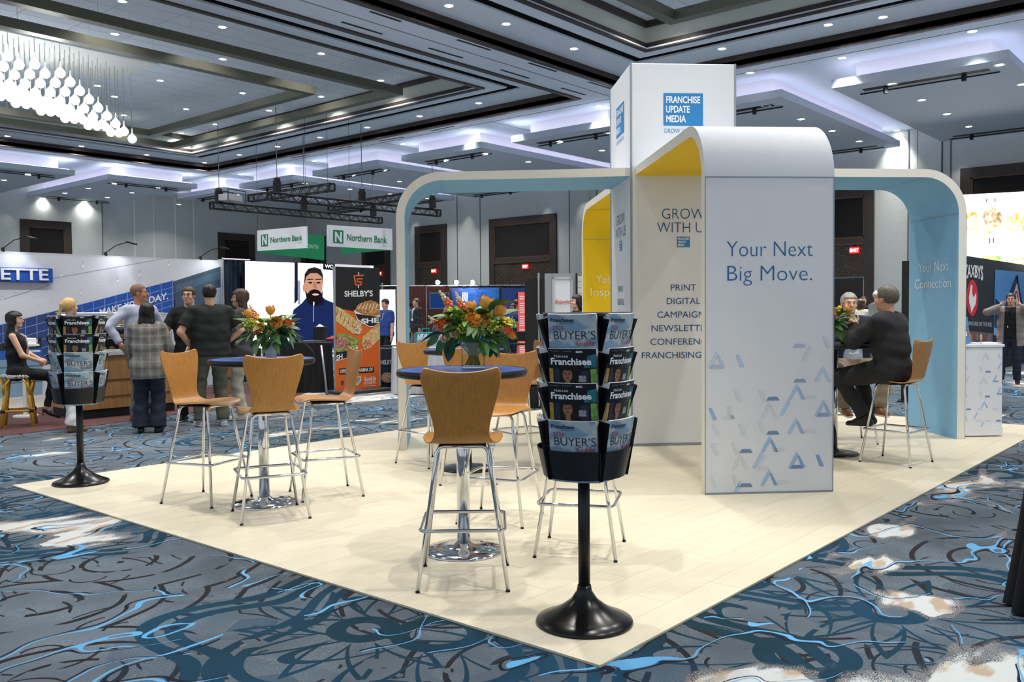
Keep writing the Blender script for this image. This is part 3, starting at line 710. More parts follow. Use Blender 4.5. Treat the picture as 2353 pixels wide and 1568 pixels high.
# ================================================================== MAGAZINES
PAGES = mat('page_edges', 'd9dcdf', .7, var=.12, vscale=300., vstretch=(.02, 1, .02)); 
def swirl_mat():
    m, nt, b = newmat('cover_blue_swirl'); v = coords(nt, 'Object', (5, 5, 9)); n = noise(nt, v, 1.3, 1.5, .4, 1.2)
    c = mixc(nt, n.step(.47, .50), srgb('7d9db4'), srgb('a9b9bf')); c = mixc(nt, n.step(.55, .57), c, srgb('c3c8c4')); c = mixc(nt, n.step(.62, .63), c, srgb('86a3b6'))
    nt.links.new(c, b.inputs['Base Color']); b.inputs['Roughness'].default_value = .35; return m
COVB = swirl_mat(); COVD = mat('cover_dark', '14181c', .3); REDP = mat('red_print', 'a83a44', .5); NAVYP = mat('navy_print', '1f2c3f', .5)
TEALP = mat('teal_print', '2a6f80', .35, var=.4, vscale=30.); GREENP = mat('green_print', '6f9a4a', .35, var=.5, vscale=40.); GOLDP = mat('gold_print', 'b58a45', .35, var=.3, vscale=30.)
SKINP = mat('portrait_skin', '9a6a50', .4); HAIRP = mat('portrait_hair', '161014', .4); LIPP = mat('portrait_lip', '7a3838', .4); GREYP = mat('grey_print', '8d8f90', .4, var=.5, vscale=60.)
MW, MH = .212, .272
def bulge(x): return .010*(1-(x/(MW/2))**2)
def ell(cx, cy, rx, ry, n=18): return [(cx+rx*math.cos(2*math.pi*k/n), cy+ry*math.sin(2*math.pi*k/n)) for k in range(n)]
def magazine_mesh(kind):
    """local: x across, z up, -y faces out"""
    mb = MB(); n = 8; t = .010
    def sheet(m, y, x0=-MW/2, x1=MW/2, z0=0, z1=MH, k=8):
        mb.use(m); mb.add([(x0+(x1-x0)*i/k, -bulge(x0+(x1-x0)*i/k)-y, z) for z in (z0, z1) for i in range(k+1)], [(i, i+1, k+2+i, k+1+i) for i in range(k)])
    cov = COVB if kind == 'guide' else COVD
    sheet(cov, t); mb.use(PAGES)
    f = [(-MW/2+MW*i/n, -bulge(-MW/2+MW*i/n)-t) for i in range(n+1)]; bk = [(-MW/2+MW*i/n, -bulge(-MW/2+MW*i/n)) for i in range(n+1)]
    L = f+bk[::-1]; m_ = len(L); mb.add([(x, y, 0) for x, y in L]+[(x, y, MH) for x, y in L], [tuple(range(m_)), tuple(range(2*m_-1, m_-1, -1))]+[(i, m_+i, m_+(i+1) % m_, (i+1) % m_) for i in range(n, m_)])
    Mf = frame((0, 0, 0), (1, 0, 0), (0, 0, 1))
    def put(pts, m, lay):
        mb.use(m); mb.add([(x, -bulge(x)-t-.0006*lay, z) for x, z in pts], [tuple(range(len(pts)))])
    def word(s, size, m, x, z, align='LEFT', fitw=None, bold=0., lay=4):
        me = txtmesh(s, size, bold, 0., align, fitw); mb.use(m)
        mb.add([(v.co.x+x, -bulge(v.co.x+x)-t-.0006*lay, v.co.y+z) for v in me.vertices], [tuple(p.vertices) for p in me.polygons]); bpy.data.meshes.remove(me)
    if kind == 'guide':
        word('Multi-Unit', .012, GREYP, -.080, .256, fitw=.05); word('Franchisee', .025, NAVYP, -.094, .239, fitw=.104, bold=.0006)
        word('SPECIAL ANNUAL EDITION', .006, NAVYP, -.05, .231, fitw=.06)
        word('2026', .026, REDP, -.088, .204, fitw=.052); word('BUYER\u2019S', .054, NAVYP, -.086, .163, fitw=.182, bold=-.0004); word('Guide', .034, REDP, .016, .136, fitw=.078)
    else:
        put([(-.104, .02), (-.086, .02), (-.086, .185), (-.104, .185)], GOLDP, 1); put([(.078, .03), (.104, .03), (.104, .185), (.078, .185)], GREENP, 1); put([(.05, .19), (.104, .19), (.104, .25), (.07, .242)], TEALP, 1)
        put([(.036, .02), (.07, .02), (.07, .178), (.036, .178)], NAVYP, 1); put([(-.08, .03), (-.058, .03), (-.058, .185), (-.08, .185)], NAVYP, 1)
        put(ell(-.022, .163, .034, .044), HAIRP, 2); put([(-.066, .02), (.022, .02), (.011, .155), (-.055, .155)], HAIRP, 2)
        put(ell(-.022, .158, .0215, .029), SKINP, 3); put([(-.034, .08), (-.010, .08), (-.012, .14), (-.032, .14)], SKINP, 3); put(ell(-.022, .145, .0095, .0032), LIPP, 5)
        for sx in (-1, 1): put(ell(-.022+sx*.009, .163, .0045, .002), HAIRP, 5); put(ell(-.022+sx*.009, .169, .006, .0013), HAIRP, 5)
        put(ell(-.022, .184, .019, .006), HAIRP, 4); put([(-.0235, .161), (-.0205, .161), (-.019, .153), (-.025, .153)], LIPP, 4)
        put([(.026, .128), (.058, .128), (.058, .156), (.026, .156)], GREYP, 2)
        word('Multi-Unit', .016, WPRINT, -.078, .235, fitw=.062); word('Franchisee', .040, WPRINT, -.096, .204, fitw=.178, bold=.0012, lay=5)
        word('MUFC', .011, WPRINT, .02, .256, fitw=.028, bold=.0005); word('THE MAGAZINE', .006, GREYP, -.095, .260, fitw=.04); word('FOR OPERATORS', .006, GREYP, -.04, .260, fitw=.04)
    me = mb.mesh('magazine_'+kind, None); return me
MAGS = {k: magazine_mesh(k) for k in ('guide', 'issue')}
# ================================================================== MAGAZINE RACKS
def rack_proto():
    r = empty('magazine_rack'); N = 5; ap = .128
    MB().lathe([(.215, .0), (.219, .008), (.215, .016), (.17, .034), (.11, .066), (.06, .105), (.034, .145), (.030, .17)], 48).build('base_cone', BLACKG, r, smooth=True)
    MB().lathe([(.0265, .14), (.0265, .70)], 24).build('pole', BLACKP, r, smooth=True)
    rad = ap/math.cos(math.pi/N)
    pent = lambda q: [(q*math.cos(-math.pi/2+math.pi/N+2*math.pi*k/N), q*math.sin(-math.pi/2+math.pi/N+2*math.pi*k/N)) for k in range(N)]
    MB().prism(pent(rad), .675, 1.385).build('core', BLACKP, r)
    MB().prism(pent(rad*1.36), 1.388, 1.394).build('top_cap', mat('rack_top_grey', '5c6164', .35), r)
    MB().prism(pent(rad*1.40), 1.378, 1.388).build('top_rim', BLACKP, r)
    for k in range(N):
        R = RZ(2*math.pi*k/N); p = MB()
        hw = .112
        for sx in (-1, 1):   # splayed side cheeks, one saw-tooth per tier
            for i in range(4):
                zt = 1.375-.147*i; zb = zt-.147 if i < 3 else .668
                p.add([R @ Vector(v) for v in ((sx*(hw-.012), -ap+.01, zb), (sx*hw, -ap-.034, zb), (sx*(hw+.012), -ap-.078, zt-.012), (sx*(hw-.004), -ap+.005, zt))], [(0, 1, 2, 3), (3, 2, 1, 0)])
                p.add([R @ Vector(v) for v in ((sx*(hw-.016), -ap+.01, zb), (sx*(hw-.004), -ap-.034, zb), (sx*(hw+.008), -ap-.078, zt-.012), (sx*(hw-.008), -ap+.005, zt))], [(0, 1, 2, 3), (3, 2, 1, 0)])
        p.build('side_panel', BLACKP, r)['kind'] = 'stuff'
        q = MB(); nn = 9           # bulging bottom pocket
        def fn(u, v):
            x = (-hw-.008+2*(hw+.008)*u)*(1-.06*(1-v)); b_ = .030*(1-(2*u-1)**2); return tuple(R @ Vector((x, -ap-.022-b_-.028*v, .672+.128*v)))
        def fi(u, v):
            a = Vector(fn(u, v)); return tuple(a-R @ Vector((0, -.003, 0)))
        q.grid(fn, nn, 4); q.grid(fi, nn, 4)
        q.add([R @ Vector(v) for v in [((-hw-.008+2*(hw+.008)*i/8)*.94, -ap-.022-.030*(1-(2*i/8-1)**2), .672) for i in range(9)]+[(hw*.9, -ap+.02, .672), (-hw*.9, -ap+.02, .672)]], [tuple(range(11))])
        q.build('bottom_pocket', BLACKP, r, smooth=True)
        for i in range(3):
            zt = 1.375-.147*i; MB().box((-hw, -ap-.02, zt-.147-.11), (hw, -ap-.016, zt-.147-.03), R).build('pocket_ledge', BLACKP, r)
    return r
RACK = rack_proto()
def magazines(loc, rz, order, where):
    grp = {}
    for k in range(5):
        for i in range(4):
            kind = order[i]
            vis = k in (0, 1, 4)
            if not vis: continue
            for j in range(3):
                tilt = math.radians(11)
                zt = 1.375-.147*i
                M = T(*loc) @ RZ(rz+2*math.pi*k/5) @ T(0, -.138+.0102*j, zt-MH+.012+.004*(2-j)) @ Matrix.Rotation(tilt, 4, 'X')
                if i == 3: M = T(*loc) @ RZ(rz+2*math.pi*k/5) @ T(0, -.138+.0102*j, .66+.004*(2-j)) @ Matrix.Rotation(tilt, 4, 'X')
                M = M @ T(0, .0, 0); o = link('magazine', MAGS[kind]); o.matrix_world = M
                tier = ('top', 'second', 'third', 'bottom')[i]; sd = {0: 'front', 1: 'right-hand', 4: 'left-hand'}[k]
                nm = 'pale blue magazine' if kind == 'guide' else 'dark portrait-cover magazine'
                if j == 0: tag(o, '%s, %s tier, %s face, %s' % (nm, tier, sd, where), 'magazine', 'magazines in the racks')
                else: tag(o, 'spare copy behind the %s cover in the %s tier, %s face, %s' % ('pale blue' if kind == 'guide' else 'dark', tier, sd, where), 'magazine', 'spare copies %s %s %s' % (tier, sd, where))
RF = (3.223, 2.345, 0); RB = (3.265, 7.525, 0)
def face_cam(loc): return math.atan2(loc[1], loc[0])-math.pi/2      # -y face turned to the camera
RACK.location = RF; rzf = face_cam(RF)+math.radians(-14); RACK.rotation_euler = (0, 0, rzf); tag(RACK, 'tall black magazine rack at the near corner of the platform', 'magazine rack', 'black magazine racks')
R2 = copy_tree(RACK); R2.location = RB; rzb = face_cam(RB)+math.radians(1); R2.rotation_euler = (0, 0, rzb); tag(R2, 'black magazine rack at the far left corner of the platform', 'magazine rack', 'black magazine racks')
magazines(RF, rzf, ('guide', 'issue', 'issue', 'guide'), 'near rack'); magazines(RB, rzb, ('issue', 'issue', 'guide', 'guide'), 'far left rack')
# ================================================================== FLOWERS
def leafmat(n, c): return mat(n, c, .45, var=.35, vscale=14.)
LEAFD, LEAFM, LEAFL = leafmat('leaf_dark', '4d7a3e'), leafmat('leaf_mid', '659646'), leafmat('leaf_light', 'a3bf58')
ORANGE, ORANGE2, PEACH, YEL, CHART = mat('petal_orange', 'ffac4e', .5, var=.18, vscale=40.), mat('petal_deep_orange', 'f98c44', .5, var=.2, vscale=40.), mat('petal_peach', 'e8b49a', .55), mat('petal_yellow', 'dcc42a', .6), mat('chartreuse', 'a9b432', .6, var=.2, vscale=60.)
def leaf_me(name, m, L, W, curl):
    mb = MB(); n = 6; vs = []; fs = []
    for i in range(n+1):
        t = i/n; w = W*math.sin(math.pi*min(1, t*.97+.03))**.8*(1-.25*t); z = -curl*t*t*L
        for s_ in (-1, 0, 1): vs.append((s_*w/2, t*L, z+(.14*w if s_ else 0)))
    for i in range(n):
        for k in range(2): a = i*3+k; fs.append((a, a+1, a+4, a+3))
    mb.add(vs, fs); return mb.mesh(name, m, True)
LEAVES = [leaf_me('leaf', LEAFD, .12, .055, .5), leaf_me('leaf', LEAFM, .10, .045, .3), leaf_me('leaf', LEAFL, .085, .035, .2), leaf_me('leaf', LEAFD, .15, .075, .8)]
def petal(mb, R, L, W, cup, open_, z0=0.):
    n = 5; vs = []; fs = []
    for i in range(n+1):
        t = i/n; w = W*math.sin(math.pi*(t*.82+.12))
        rad = .006+open_*L*t+cup*math.sin(math.pi*t*.75)*L; z = z0+L*t*(1-.25*open_)
        for s_ in (-1, -.5, 0, .5, 1): vs.append(R @ Vector((s_*w/2, rad-abs(s_)**2*w*.22, z)))
    for i in range(n):
        for k in range(4): a = i*5+k; fs.append((a, a+1, a+6, a+5))
    mb.add(vs, fs)
def tulip_me():
    mb = MB().use(ORANGE)
    for k in range(3): petal(mb, RZ(k*2.094), .062, .05, .30, .10)
    for k in range(3): petal(mb, RZ(k*2.094+1.047), .065, .052, .34, .12)
    mb.use(LEAFM).tube([(0, 0, -.10), (0, 0, .004)], .0035, 6); return mb.mesh('tulip', None, True)
def rose_me(m):
    mb = MB().use(m)
    for j, (nk, L, W, cup, op) in enumerate(((3, .034, .03, .22, .04), (4, .037, .036, .34, .10), (5, .038, .042, .46, .18), (6, .037, .048, .56, .28), (7, .034, .050, .62, .46))):
        for k in range(nk): petal(mb, RZ(2*math.pi*k/nk+j*.5), L, W, cup, op, .004*(4-j))
    mb.use(LEAFM).tube([(0, 0, -.09), (0, 0, .004)], .0035, 6); return mb.mesh('rose', None, True)
def spike_me(c1, c2):
    mb = MB(); rg = random.Random(4); mb.use(LEAFM).tube([(0, 0, -.06), (0, 0, .11)], .003, 5)
    for k in range(26):
        z = .005+.105*k/26; r = .019*(1-k/30); a = k*2.4; mb.use(c1 if k < 12 else c2).ball((r*math.cos(a), r*math.sin(a), z), .0105*(1-k/40), None, 6, 4)
    return mb.mesh('snapdragon', None, True)
def puff_me(m, R, n, r):
    mb = MB().use(m); rg = random.Random(9)
    for k in range(n):
        d = Vector((rg.gauss(0, 1), rg.gauss(0, 1), rg.gauss(.3, 1))).normalized()*R*rg.uniform(.5, 1); mb.ball(d, r*rg.uniform(.6, 1.2), None, 5, 4)
        mb.tube([(0, 0, -R*.6), tuple(d)], .0014, 3, cap=False)
    return mb.mesh('filler_greens', None, True)
BLOOM = {'tulip': tulip_me(), 'rose': rose_me(ORANGE), 'rose_deep': rose_me(ORANGE2), 'snap': spike_me(mat('petal_coral', 'e87448', .5), mat('petal_cream', 'e8d6a4', .5)), 'puff': puff_me(CHART, .05, 46, .009), 'mini': puff_me(PEACH, .028, 14, .009), 'yellow': puff_me(YEL, .03, 26, .012), 'ball': MB().ball((0, 0, .01), .016, None, 10, 8).mesh('billy_button', YEL, True)}
BN = {'tulip': 'tulip_bloom', 'rose': 'rose_bloom', 'rose_deep': 'rose_bloom', 'snap': 'snapdragon_spike', 'puff': 'filler_greens', 'mini': 'filler_blossoms', 'yellow': 'yellow_blossoms', 'ball': 'billy_button'}
def orient(o, p, d, s=1., roll=0.):
    q = Vector(d).normalized().to_track_quat('Z', 'Y'); o.matrix_local = T(*p) @ q.to_matrix().to_4x4() @ RZ(roll) @ Matrix.Scale(s, 4)
def bouquet(root, base, spread, height, blooms, nleaf, seed, cam_dir, down=True):
    """blooms: (kind, right offset, up offset, toward camera offset, tilt right)"""
    rg = random.Random(seed); f = Vector((-cam_dir[0], -cam_dir[1], 0)).normalized(); rt = Vector((-f.y, f.x, 0))   # f: to camera, rt: image right
    b0 = Vector(base)
    stems = MB()
    for kind, x, z, d, s_ in blooms:
        p = b0+rt*x+Vector((0, 0, z+.012))+f*(d+(.045 if 'rose' in kind or kind == 'puff' else .015)); o = link(BN[kind], BLOOM[kind], root)
        dr = (rt*x*1.2+Vector((0, 0, .22))+f*(d+.08 if 'rose' in kind else d)*(2.6 if 'rose' in kind else 1.)); orient(o, p, dr, s_, rg.uniform(0, 6)); stems.tube([b0+rt*x*.12+f*d*.1+Vector((0, 0, -.10)), b0+(p-b0)*.5+Vector((0, 0, -.01)), p], .003, 5, cap=False)
    stems.build('flower_stem', LEAFM, root); 
    for k in range(nleaf+35):
        a = rg.uniform(0, 2*math.pi); el = rg.uniform(-.5, .95); r = spread*(rg.uniform(.25, .85) if k < nleaf else rg.uniform(.12, .4))
        o = link('leaf', LEAVES[rg.choice((0, 0, 1, 1, 2, 3))], root)
        d = Vector((math.cos(a)*math.cos(el), math.sin(a)*math.cos(el), math.sin(el)))
        p = b0+Vector((math.cos(a)*r, math.sin(a)*r, height*rg.uniform(-.02, .5)+.25*height*math.sin(el)))
        y = d; z = Vector((0, 0, 1)); x = y.cross(z).normalized(); z = x.cross(y)
        o.matrix_local = Matrix(((x.x, y.x, z.x, p.x), (x.y, y.y, z.y, p.y), (x.z, y.z, z.z, p.z), (0, 0, 0, 1))) @ Matrix.Rotation(rg.uniform(-.6, .6), 4, 'Y') @ Matrix.Scale(rg.uniform(.75, 1.25), 4)
GLASS = mat('vase_glass', 'f4fbfa', .02, trans=1., ior=1.45); WATER = mat('vase_water', 'e6f0ec', .0, trans=1., ior=1.33); VASEW = mat('vase_white', 'c9ced6', .5)
def to_cam(x, y): return (x, y)
# glass cube vase on the nearer table
vx, vy = 3.87, 3.62
V2 = empty('flower_vase', (vx, vy, 1.067), label='square glass vase of orange roses and tulips on the nearer blue table', cat='flowers', group='flower arrangements')
g = MB(); h = .067
v_ = Matrix.Rotation(.72, 4, 'Z')
g.box((-h, -h, 0), (h, h, .012), v_); 
for a in range(4): g.box((-h, -h, .012), (h, -h+.006, .15), v_ @ RZ(a*math.pi/2))
g.build('glass_vase', GLASS, V2)
st = MB(); rg = random.Random(2)
for k in range(26):
    a = rg.uniform(0, 6.28); r0, r1 = rg.uniform(.01, .05), rg.uniform(.0, .05); st.tube([(r0*math.cos(a), r0*math.sin(a), .015), (-r1*math.cos(a+.6), -r1*math.sin(a+.6), .16)], .0032, 5, cap=False)
so = st.build('vase_stem', LEAFD, V2); so['kind'] = 'stuff'
bouquet(V2, (0, 0, .17), .20, .24, [('tulip', .065, .165, .02, 1.25), ('tulip', .135, .125, .03, 1.2), ('tulip', -.01, .145, -.02, 1.1), ('rose', .0, .085, .09, 1.35), ('rose', .05, .085, .05, 1.15), ('rose_deep', -.155, .065, .08, 1.25), ('rose', -.06, .115, -.02, 1.15), ('rose', -.03, .12, .0, 1.), ('rose_deep', .19, .03, .07, .85), ('rose', .215, .005, .04, .8), ('snap', -.13, .18, -.02, 1.1), ('snap', -.065, .17, -.04, 1.), ('snap', -.20, .07, .02, .8), ('puff', -.115, .125, .02, 1.2), ('puff', -.07, .11, .05, 1.), ('puff', -.13, .09, .03, 1.), ('puff', .22, .07, -.02, .8), ('puff', .02, .05, .1, .8), ('puff', -.07, .04, .1, .9), ('puff', .12, .06, .07, .9), ('mini', -.03, .07, .1, 1.), ('mini', -.17, -.01, .08, 1.), ('mini', .16, .05, .08, .9), ('mini', -.11, .02, .11, 1.), ('yellow', .09, .13, .0, .9), ('yellow', .185, .085, .03, 1.1), ('ball', .02, .105, .135, 1.15), ('ball', .11, .185, .0, 1.), ('ball', -.1, .13, .06, .8)], 95, 11, (vx, vy))
f_ = Vector((-vx, -vy, 0)).normalized(); r_ = Vector((-f_.y, f_.x, 0))
for x_, z_, s__, t_ in ((-.20, .13, 1.0, .4), (-.235, .145, .9, .8), (-.15, .13, 1.05, .15), (.15, .12, 1.0, .1), (.205, .13, .95, .35), (.13, .12, 1.0, -.1), (.225, .17, .8, .9)):
    o = link('leaf', LEAVES[3 if s__ > 1 else 0], V2); y = (r_*math.sin(t_)*(1 if x_ > 0 else -1)+Vector((0, 0, -math.cos(t_)))).normalized(); z = f_; x = y.cross(z).normalized(); z = x.cross(y); p = r_*x_*.85+f_*.06+Vector((0, 0, z_+.055))
    o.matrix_local = Matrix(((x.x, y.x, z.x, p.x), (x.y, y.y, z.y, p.y), (x.z, y.z, z.z, p.z), (0, 0, 0, 1))) @ Matrix.Scale(s__, 4)
# white vase on the left table
vx, vy = 3.86, 5.66
V1 = empty('flower_vase', (vx, vy, 1.067), label='white tapered vase of orange tulips and greens on the left blue table', cat='flowers', group='flower arrangements')
MB().lathe([(.0, .004), (.036, .0), (.040, .004), (.052, .125), (.049, .125), (.038, .01), (.0, .008)], 28, cap=False).build('white_vase', VASEW, V1, smooth=True)
bouquet(V1, (0, 0, .14), .18, .22, [('tulip', -.135, .15, .03, 1.1), ('tulip', .0, .165, .04, 1.1), ('rose', .035, .10, .09, 1.3), ('rose_deep', -.095, .05, .10, 1.), ('rose', -.07, .065, .09, .9), ('snap', -.10, .15, .0, 1.), ('snap', -.11, .12, .03, .9), ('rose_deep', .115, .10, .05, .9), ('mini', .15, .09, .05, 1.), ('puff', -.145, .10, .02, 1.1), ('puff', -.11, .08, .06, .9), ('puff', .09, .12, -.02, .9), ('yellow', -.085, .14, .03, .7), ('yellow', -.06, .10, .08, .7), ('ball', .01, .13, .05, 1.), ('mini', -.01, .03, .11, .9), ('puff', .0, .11, .0, .9)], 100, 5, (vx, vy))
# small arrangement on the far table
vx, vy = 8.36, 3.22
V4 = empty('flower_vase', (vx, vy, 1.067), label='flowers on the dark table beside the printed white panel', cat='flowers', group='flower arrangements')
MB().lathe([(.0, .004), (.036, .0), (.040, .004), (.052, .125), (.049, .125), (.038, .01), (.0, .008)], 24, cap=False).build('white_vase', VASEW, V4, smooth=True)
bouquet(V4, (0, 0, .15), .19, .24, [('tulip', .15, .13, .05, 1.1), ('ball', .09, .165, .04, 1.3), ('rose', .05, .13, .06, 1.), ('mini', .06, .09, .09, 1.2), ('rose_deep', -.05, .1, .07, 1.2), ('tulip', -.1, .15, 0, 1.1), ('puff', .06, .13, .02, 1.), ('ball', .03, .02, .12, 1.1)], 80, 8, (vx, vy))
# ================================================================== PEOPLE
def snet(fn, lo, hi, h):
    lo = np.array(lo, float); hi = np.array(hi, float); n = (np.ceil((hi-lo)/h).astype(int)+2)
    ax = [(lo[i]-h*.5+h*np.arange(n[i])).astype(np.float32) for i in range(3)]
    g = np.meshgrid(*ax, indexing='ij'); P = np.stack([a.ravel() for a in g]); D = fn(P).reshape(n); S = D < 0
    c = n-1; acc = np.zeros((*c, 3), np.float32); cnt = np.zeros(c, np.int32)
    sl = lambda o: tuple(slice(o[i], o[i]+c[i]) for i in range(3))
    cor = [(i, j, k) for i in (0, 1) for j in (0, 1) for k in (0, 1)]
    for a in cor:
        for b in cor:
            if sum(b) == sum(a)+1 and all(x <= y for x, y in zip(a, b)):
                d0, d1 = D[sl(a)], D[sl(b)]; m = (d0 < 0) != (d1 < 0)
                t = np.where(m, d0/np.where(m, d0-d1, 1), 0)
                for i in range(3): acc[..., i] += m*(a[i]+t*(b[i]-a[i]))
                cnt += m
    act = cnt > 0; idx = np.full(c, -1); idx[act] = np.arange(act.sum())
    cc = np.argwhere(act); v = np.stack([ax[i][0]+h*(cc[:, i]+acc[act][:, i]/cnt[act]) for i in range(3)], 1)
    F = []
    for axis in range(3):
        o = [i for i in range(3) if i != axis]
        s0 = [slice(None)]*3; s1 = [slice(None)]*3; s0[axis] = slice(0, -1); s1[axis] = slice(1, None)
        A, B = S[tuple(s0)], S[tuple(s1)]; m = A != B
        w = np.argwhere(m); w = w[(w[:, o[0]] > 0) & (w[:, o[1]] > 0) & (w[:, o[0]] < c[o[0]]) & (w[:, o[1]] < c[o[1]])]
        if not len(w): continue
        fl = A[tuple(w.T)]
        q = []
        for (u, t) in ((-1, -1), (0, -1), (0, 0), (-1, 0)):
            z = w.copy(); z[:, o[0]] += u; z[:, o[1]] += t; q.append(idx[tuple(z.T)])
        q = np.stack(q, 1)
        if axis == 1: fl = ~fl
        q = np.where(fl[:, None], q, q[:, ::-1]); F.append(q[(q >= 0).all(1)])
    return v, (np.concatenate(F) if F else np.zeros((0, 4), int))
def A3(v): return np.array(v, np.float32)
def seg(P, a, b, ra, rb, side=None, k=1.):
    a, b = A3(a)[:, None], A3(b)[:, None]; ba = b-a; q = P-a
    t = np.clip((q*ba).sum(0)/max(1e-9, float((ba*ba).sum())), 0, 1); q = q-ba*t
    if side is not None:
        s = A3(side)[:, None]; cmp_ = (q*s).sum(0); q = q+s*cmp_*(1/k-1)
    return np.sqrt((q*q).sum(0))-(ra+(rb-ra)*t)
def ellp(P, c, r, R=None):
    q = P-A3(c)[:, None]
    if R is not None: q = R.T @ q
    r = A3(r)[:, None]; k0 = np.sqrt(((q/r)**2).sum(0)); k1 = np.sqrt(((q/(r*r))**2).sum(0)); return k0*(k0-1)/np.maximum(k1, 1e-6)
def smin(a, b, k):
    h = np.clip(.5+.5*(b-a)/k, 0, 1); return b*(1-h)+a*h-k*h*(1-h)
def un(ds, k=.03):
    d = ds[0]
    for e in ds[1:]: d = smin(d, e, k)
    return d
def nrm(v): v = np.array(v, float); return v/max(1e-9, np.linalg.norm(v))
def ik(a, b, l1, l2, pole):
    a, b = np.array(a, float), np.array(b, float); d = b-a; L = min(np.linalg.norm(d), (l1+l2)*.999); u = nrm(d)
    x = (l1*l1-l2*l2+L*L)/(2*L); h = math.sqrt(max(0, l1*l1-x*x)); p = np.array(pole, float); p = nrm(p-u*(p@u)); return a+u*x+p*h, a+u*L
def meshobj(name, v, f, m, parent=None, smooth=True):
    me = bpy.data.meshes.new(name); me.from_pydata(v.tolist(), [], f.tolist()); me.materials.append(m)
    if smooth: me.polygons.foreach_set('use_smooth', [True]*len(me.polygons))
    return link(name, me, parent)
SKIN = {'light': mat('skin_light', 'd9a98c', .5, var=.06, vscale=20.), 'tan': mat('skin_tan', 'c08a68', .5, var=.06, vscale=20.), 'brown': mat('skin_brown', '9a684c', .5, var=.06, vscale=20.)}
EYEW = mat('eye_white', 'dcdad6', .3); EYED = mat('eye_dark', '241a15', .3); LIPS = mat('lips', 'a65e56', .5); SOLE = mat('shoe_sole', 'e4e2dc', .6)
def cloth(name, c, var=.12, vs=9., bmp=.12, rough=.85): return mat(name, c, rough, var=var, vscale=vs, bmp=bmp)
def person(label, loc, rz, H=1.75, skin='light', hair=None, haircol=None, top=None, inner=None, bottom=None, shoes=None, pelvis=(0, 0, .93), neck=(0, 0, 1.46), hyaw=0., hpitch=0., hoff=(0, .015, 0),
           handL=(-.24, .05, .82), handR=(.24, .05, .82), poleL=(-.3, -1, 0), poleR=(.3, -1, 0), footL=(-.10, 0, .075), footR=(.10, 0, .075), kneeL=(-.1, 1, 0), kneeR=(.1, 1, 0), toeL=None, toeR=None,
           shw=.185, chest=.118, belly=.115, hip=.10, leg=1., female=False, palmL=None, palmR=None, curl=.6, vox=.014, lanyard=None, badge=True, beard=None, glasses=False, handdirL=None, handdirR=None, syaw=0., footpitch=0., extra=None, group=None):
    k = H/1.75; KS = k
    pel = np.array(pelvis, float)*k; nk = np.array(neck, float)*k; sp = nrm(nk-pel); syw = np.array([math.cos(syaw), math.sin(syaw), 0.])
    side = nrm(syw-sp*(syw@sp)); fwd = np.cross(sp, side)*1.0
    if fwd[1]*math.cos(syaw)-fwd[0]*math.sin(syaw) < 0: fwd = -fwd
    ln = np.linalg.norm(nk-pel); mid = pel+sp*ln*.42; che = pel+sp*ln*.78
    shL, shR = nk-sp*.045*k-side*shw*k, nk-sp*.045*k+side*shw*k
    hL, hR = np.array(handL, float)*k, np.array(handR, float)*k
    elL, wrL = ik(shL, hL, .285*k, .25*k, poleL); elR, wrR = ik(shR, hR, .285*k, .25*k, poleR)
    hipL, hipR = pel-side*hip*.9*k-np.array([0, 0, .02]), pel+side*hip*.9*k-np.array([0, 0, .02])
    fL, fR = np.array(footL, float)*k, np.array(footR, float)*k
    knL, anL = ik(hipL, fL, .43*k, .42*k, kneeL); knR, anR = ik(hipR, fR, .43*k, .42*k, kneeR)
    toeL = nrm((-.15, 1, -.0) if toeL is None else toeL); toeR = nrm((.15, 1, -.0) if toeR is None else toeR)
    cy, sy_, cp, sp_ = math.cos(hyaw), math.sin(hyaw), math.cos(hpitch), math.sin(hpitch)
    hf = np.array([sy_*cp, cy*cp, sp_]); hr = np.array([cy, -sy_, 0.]); hu = np.cross(hr, hf); HR = np.stack([hr, hf, hu], 1).astype(np.float32)
    hs = .98 if not female else .93
    hc = nk+np.array([0, 0, .165*k])+np.array(hoff)*k; hk = hs*k
    tr = 1.0 if not female else .9
    def torso(P, o=0., w=1.):
        d = [seg(P, pel+[0, 0, .0], mid, (belly if not female else .105)*k+o, belly*(1. if not female else .86)*k+o, side, 1.38*w), seg(P, mid, che, belly*(1. if not female else .88)*k+o, chest*tr*k+o, side, 1.42*w), seg(P, shL+side*.05, shR-side*.05, .058*k*tr+o, .058*k*tr+o)]
        if female:
            for s_ in (-1, 1): d.append(ellp(P, che-sp*.05*k+fwd*.075*k+side*s_*.065*k, (.062*k+o, .06*k+o, .062*k+o)))
        return un(d, .05)
    ua, fa = (.050, .036) if not female else (.041, .030)
    def arms(P, o=0., frac=1., fo=None, sides='LR'):
        d = []
        for S_, e, w in (((shL), elL, wrL), ((shR), elR, wrR)):
            if frac >= 1.: d += [seg(P, S_, e, ua*k*1.08+o, ua*k*.86+o), seg(P, e, w, ua*k*.84+o, fa*k*.85+o)]
            else: d.append(seg(P, S_, S_+(e-S_)*frac*1.6, ua*k*1.1+o, ua*k*1.02+o*1.3))
        return un(d, .02)
    def legs(P, o=0., flare=1., upto=1.):
        d = []
        for h_, kn, an in ((hipL, knL, anL), (hipR, knR, anR)):
            d += [seg(P, h_, kn, .083*k*leg+o, .056*k*leg+o), seg(P, kn, kn+(an-kn)*upto, .054*k*leg+o, .036*k*leg*flare+o)]
        return un([seg(P, hipL, hipR, .10*k+o, .10*k+o)]+d, .025)
    def box_of(pts, pad): a = np.array(pts); return a.min(0)-pad, a.max(0)+pad
    def headq(P): return (HR.T @ (P-A3(hc)[:, None]))/hk
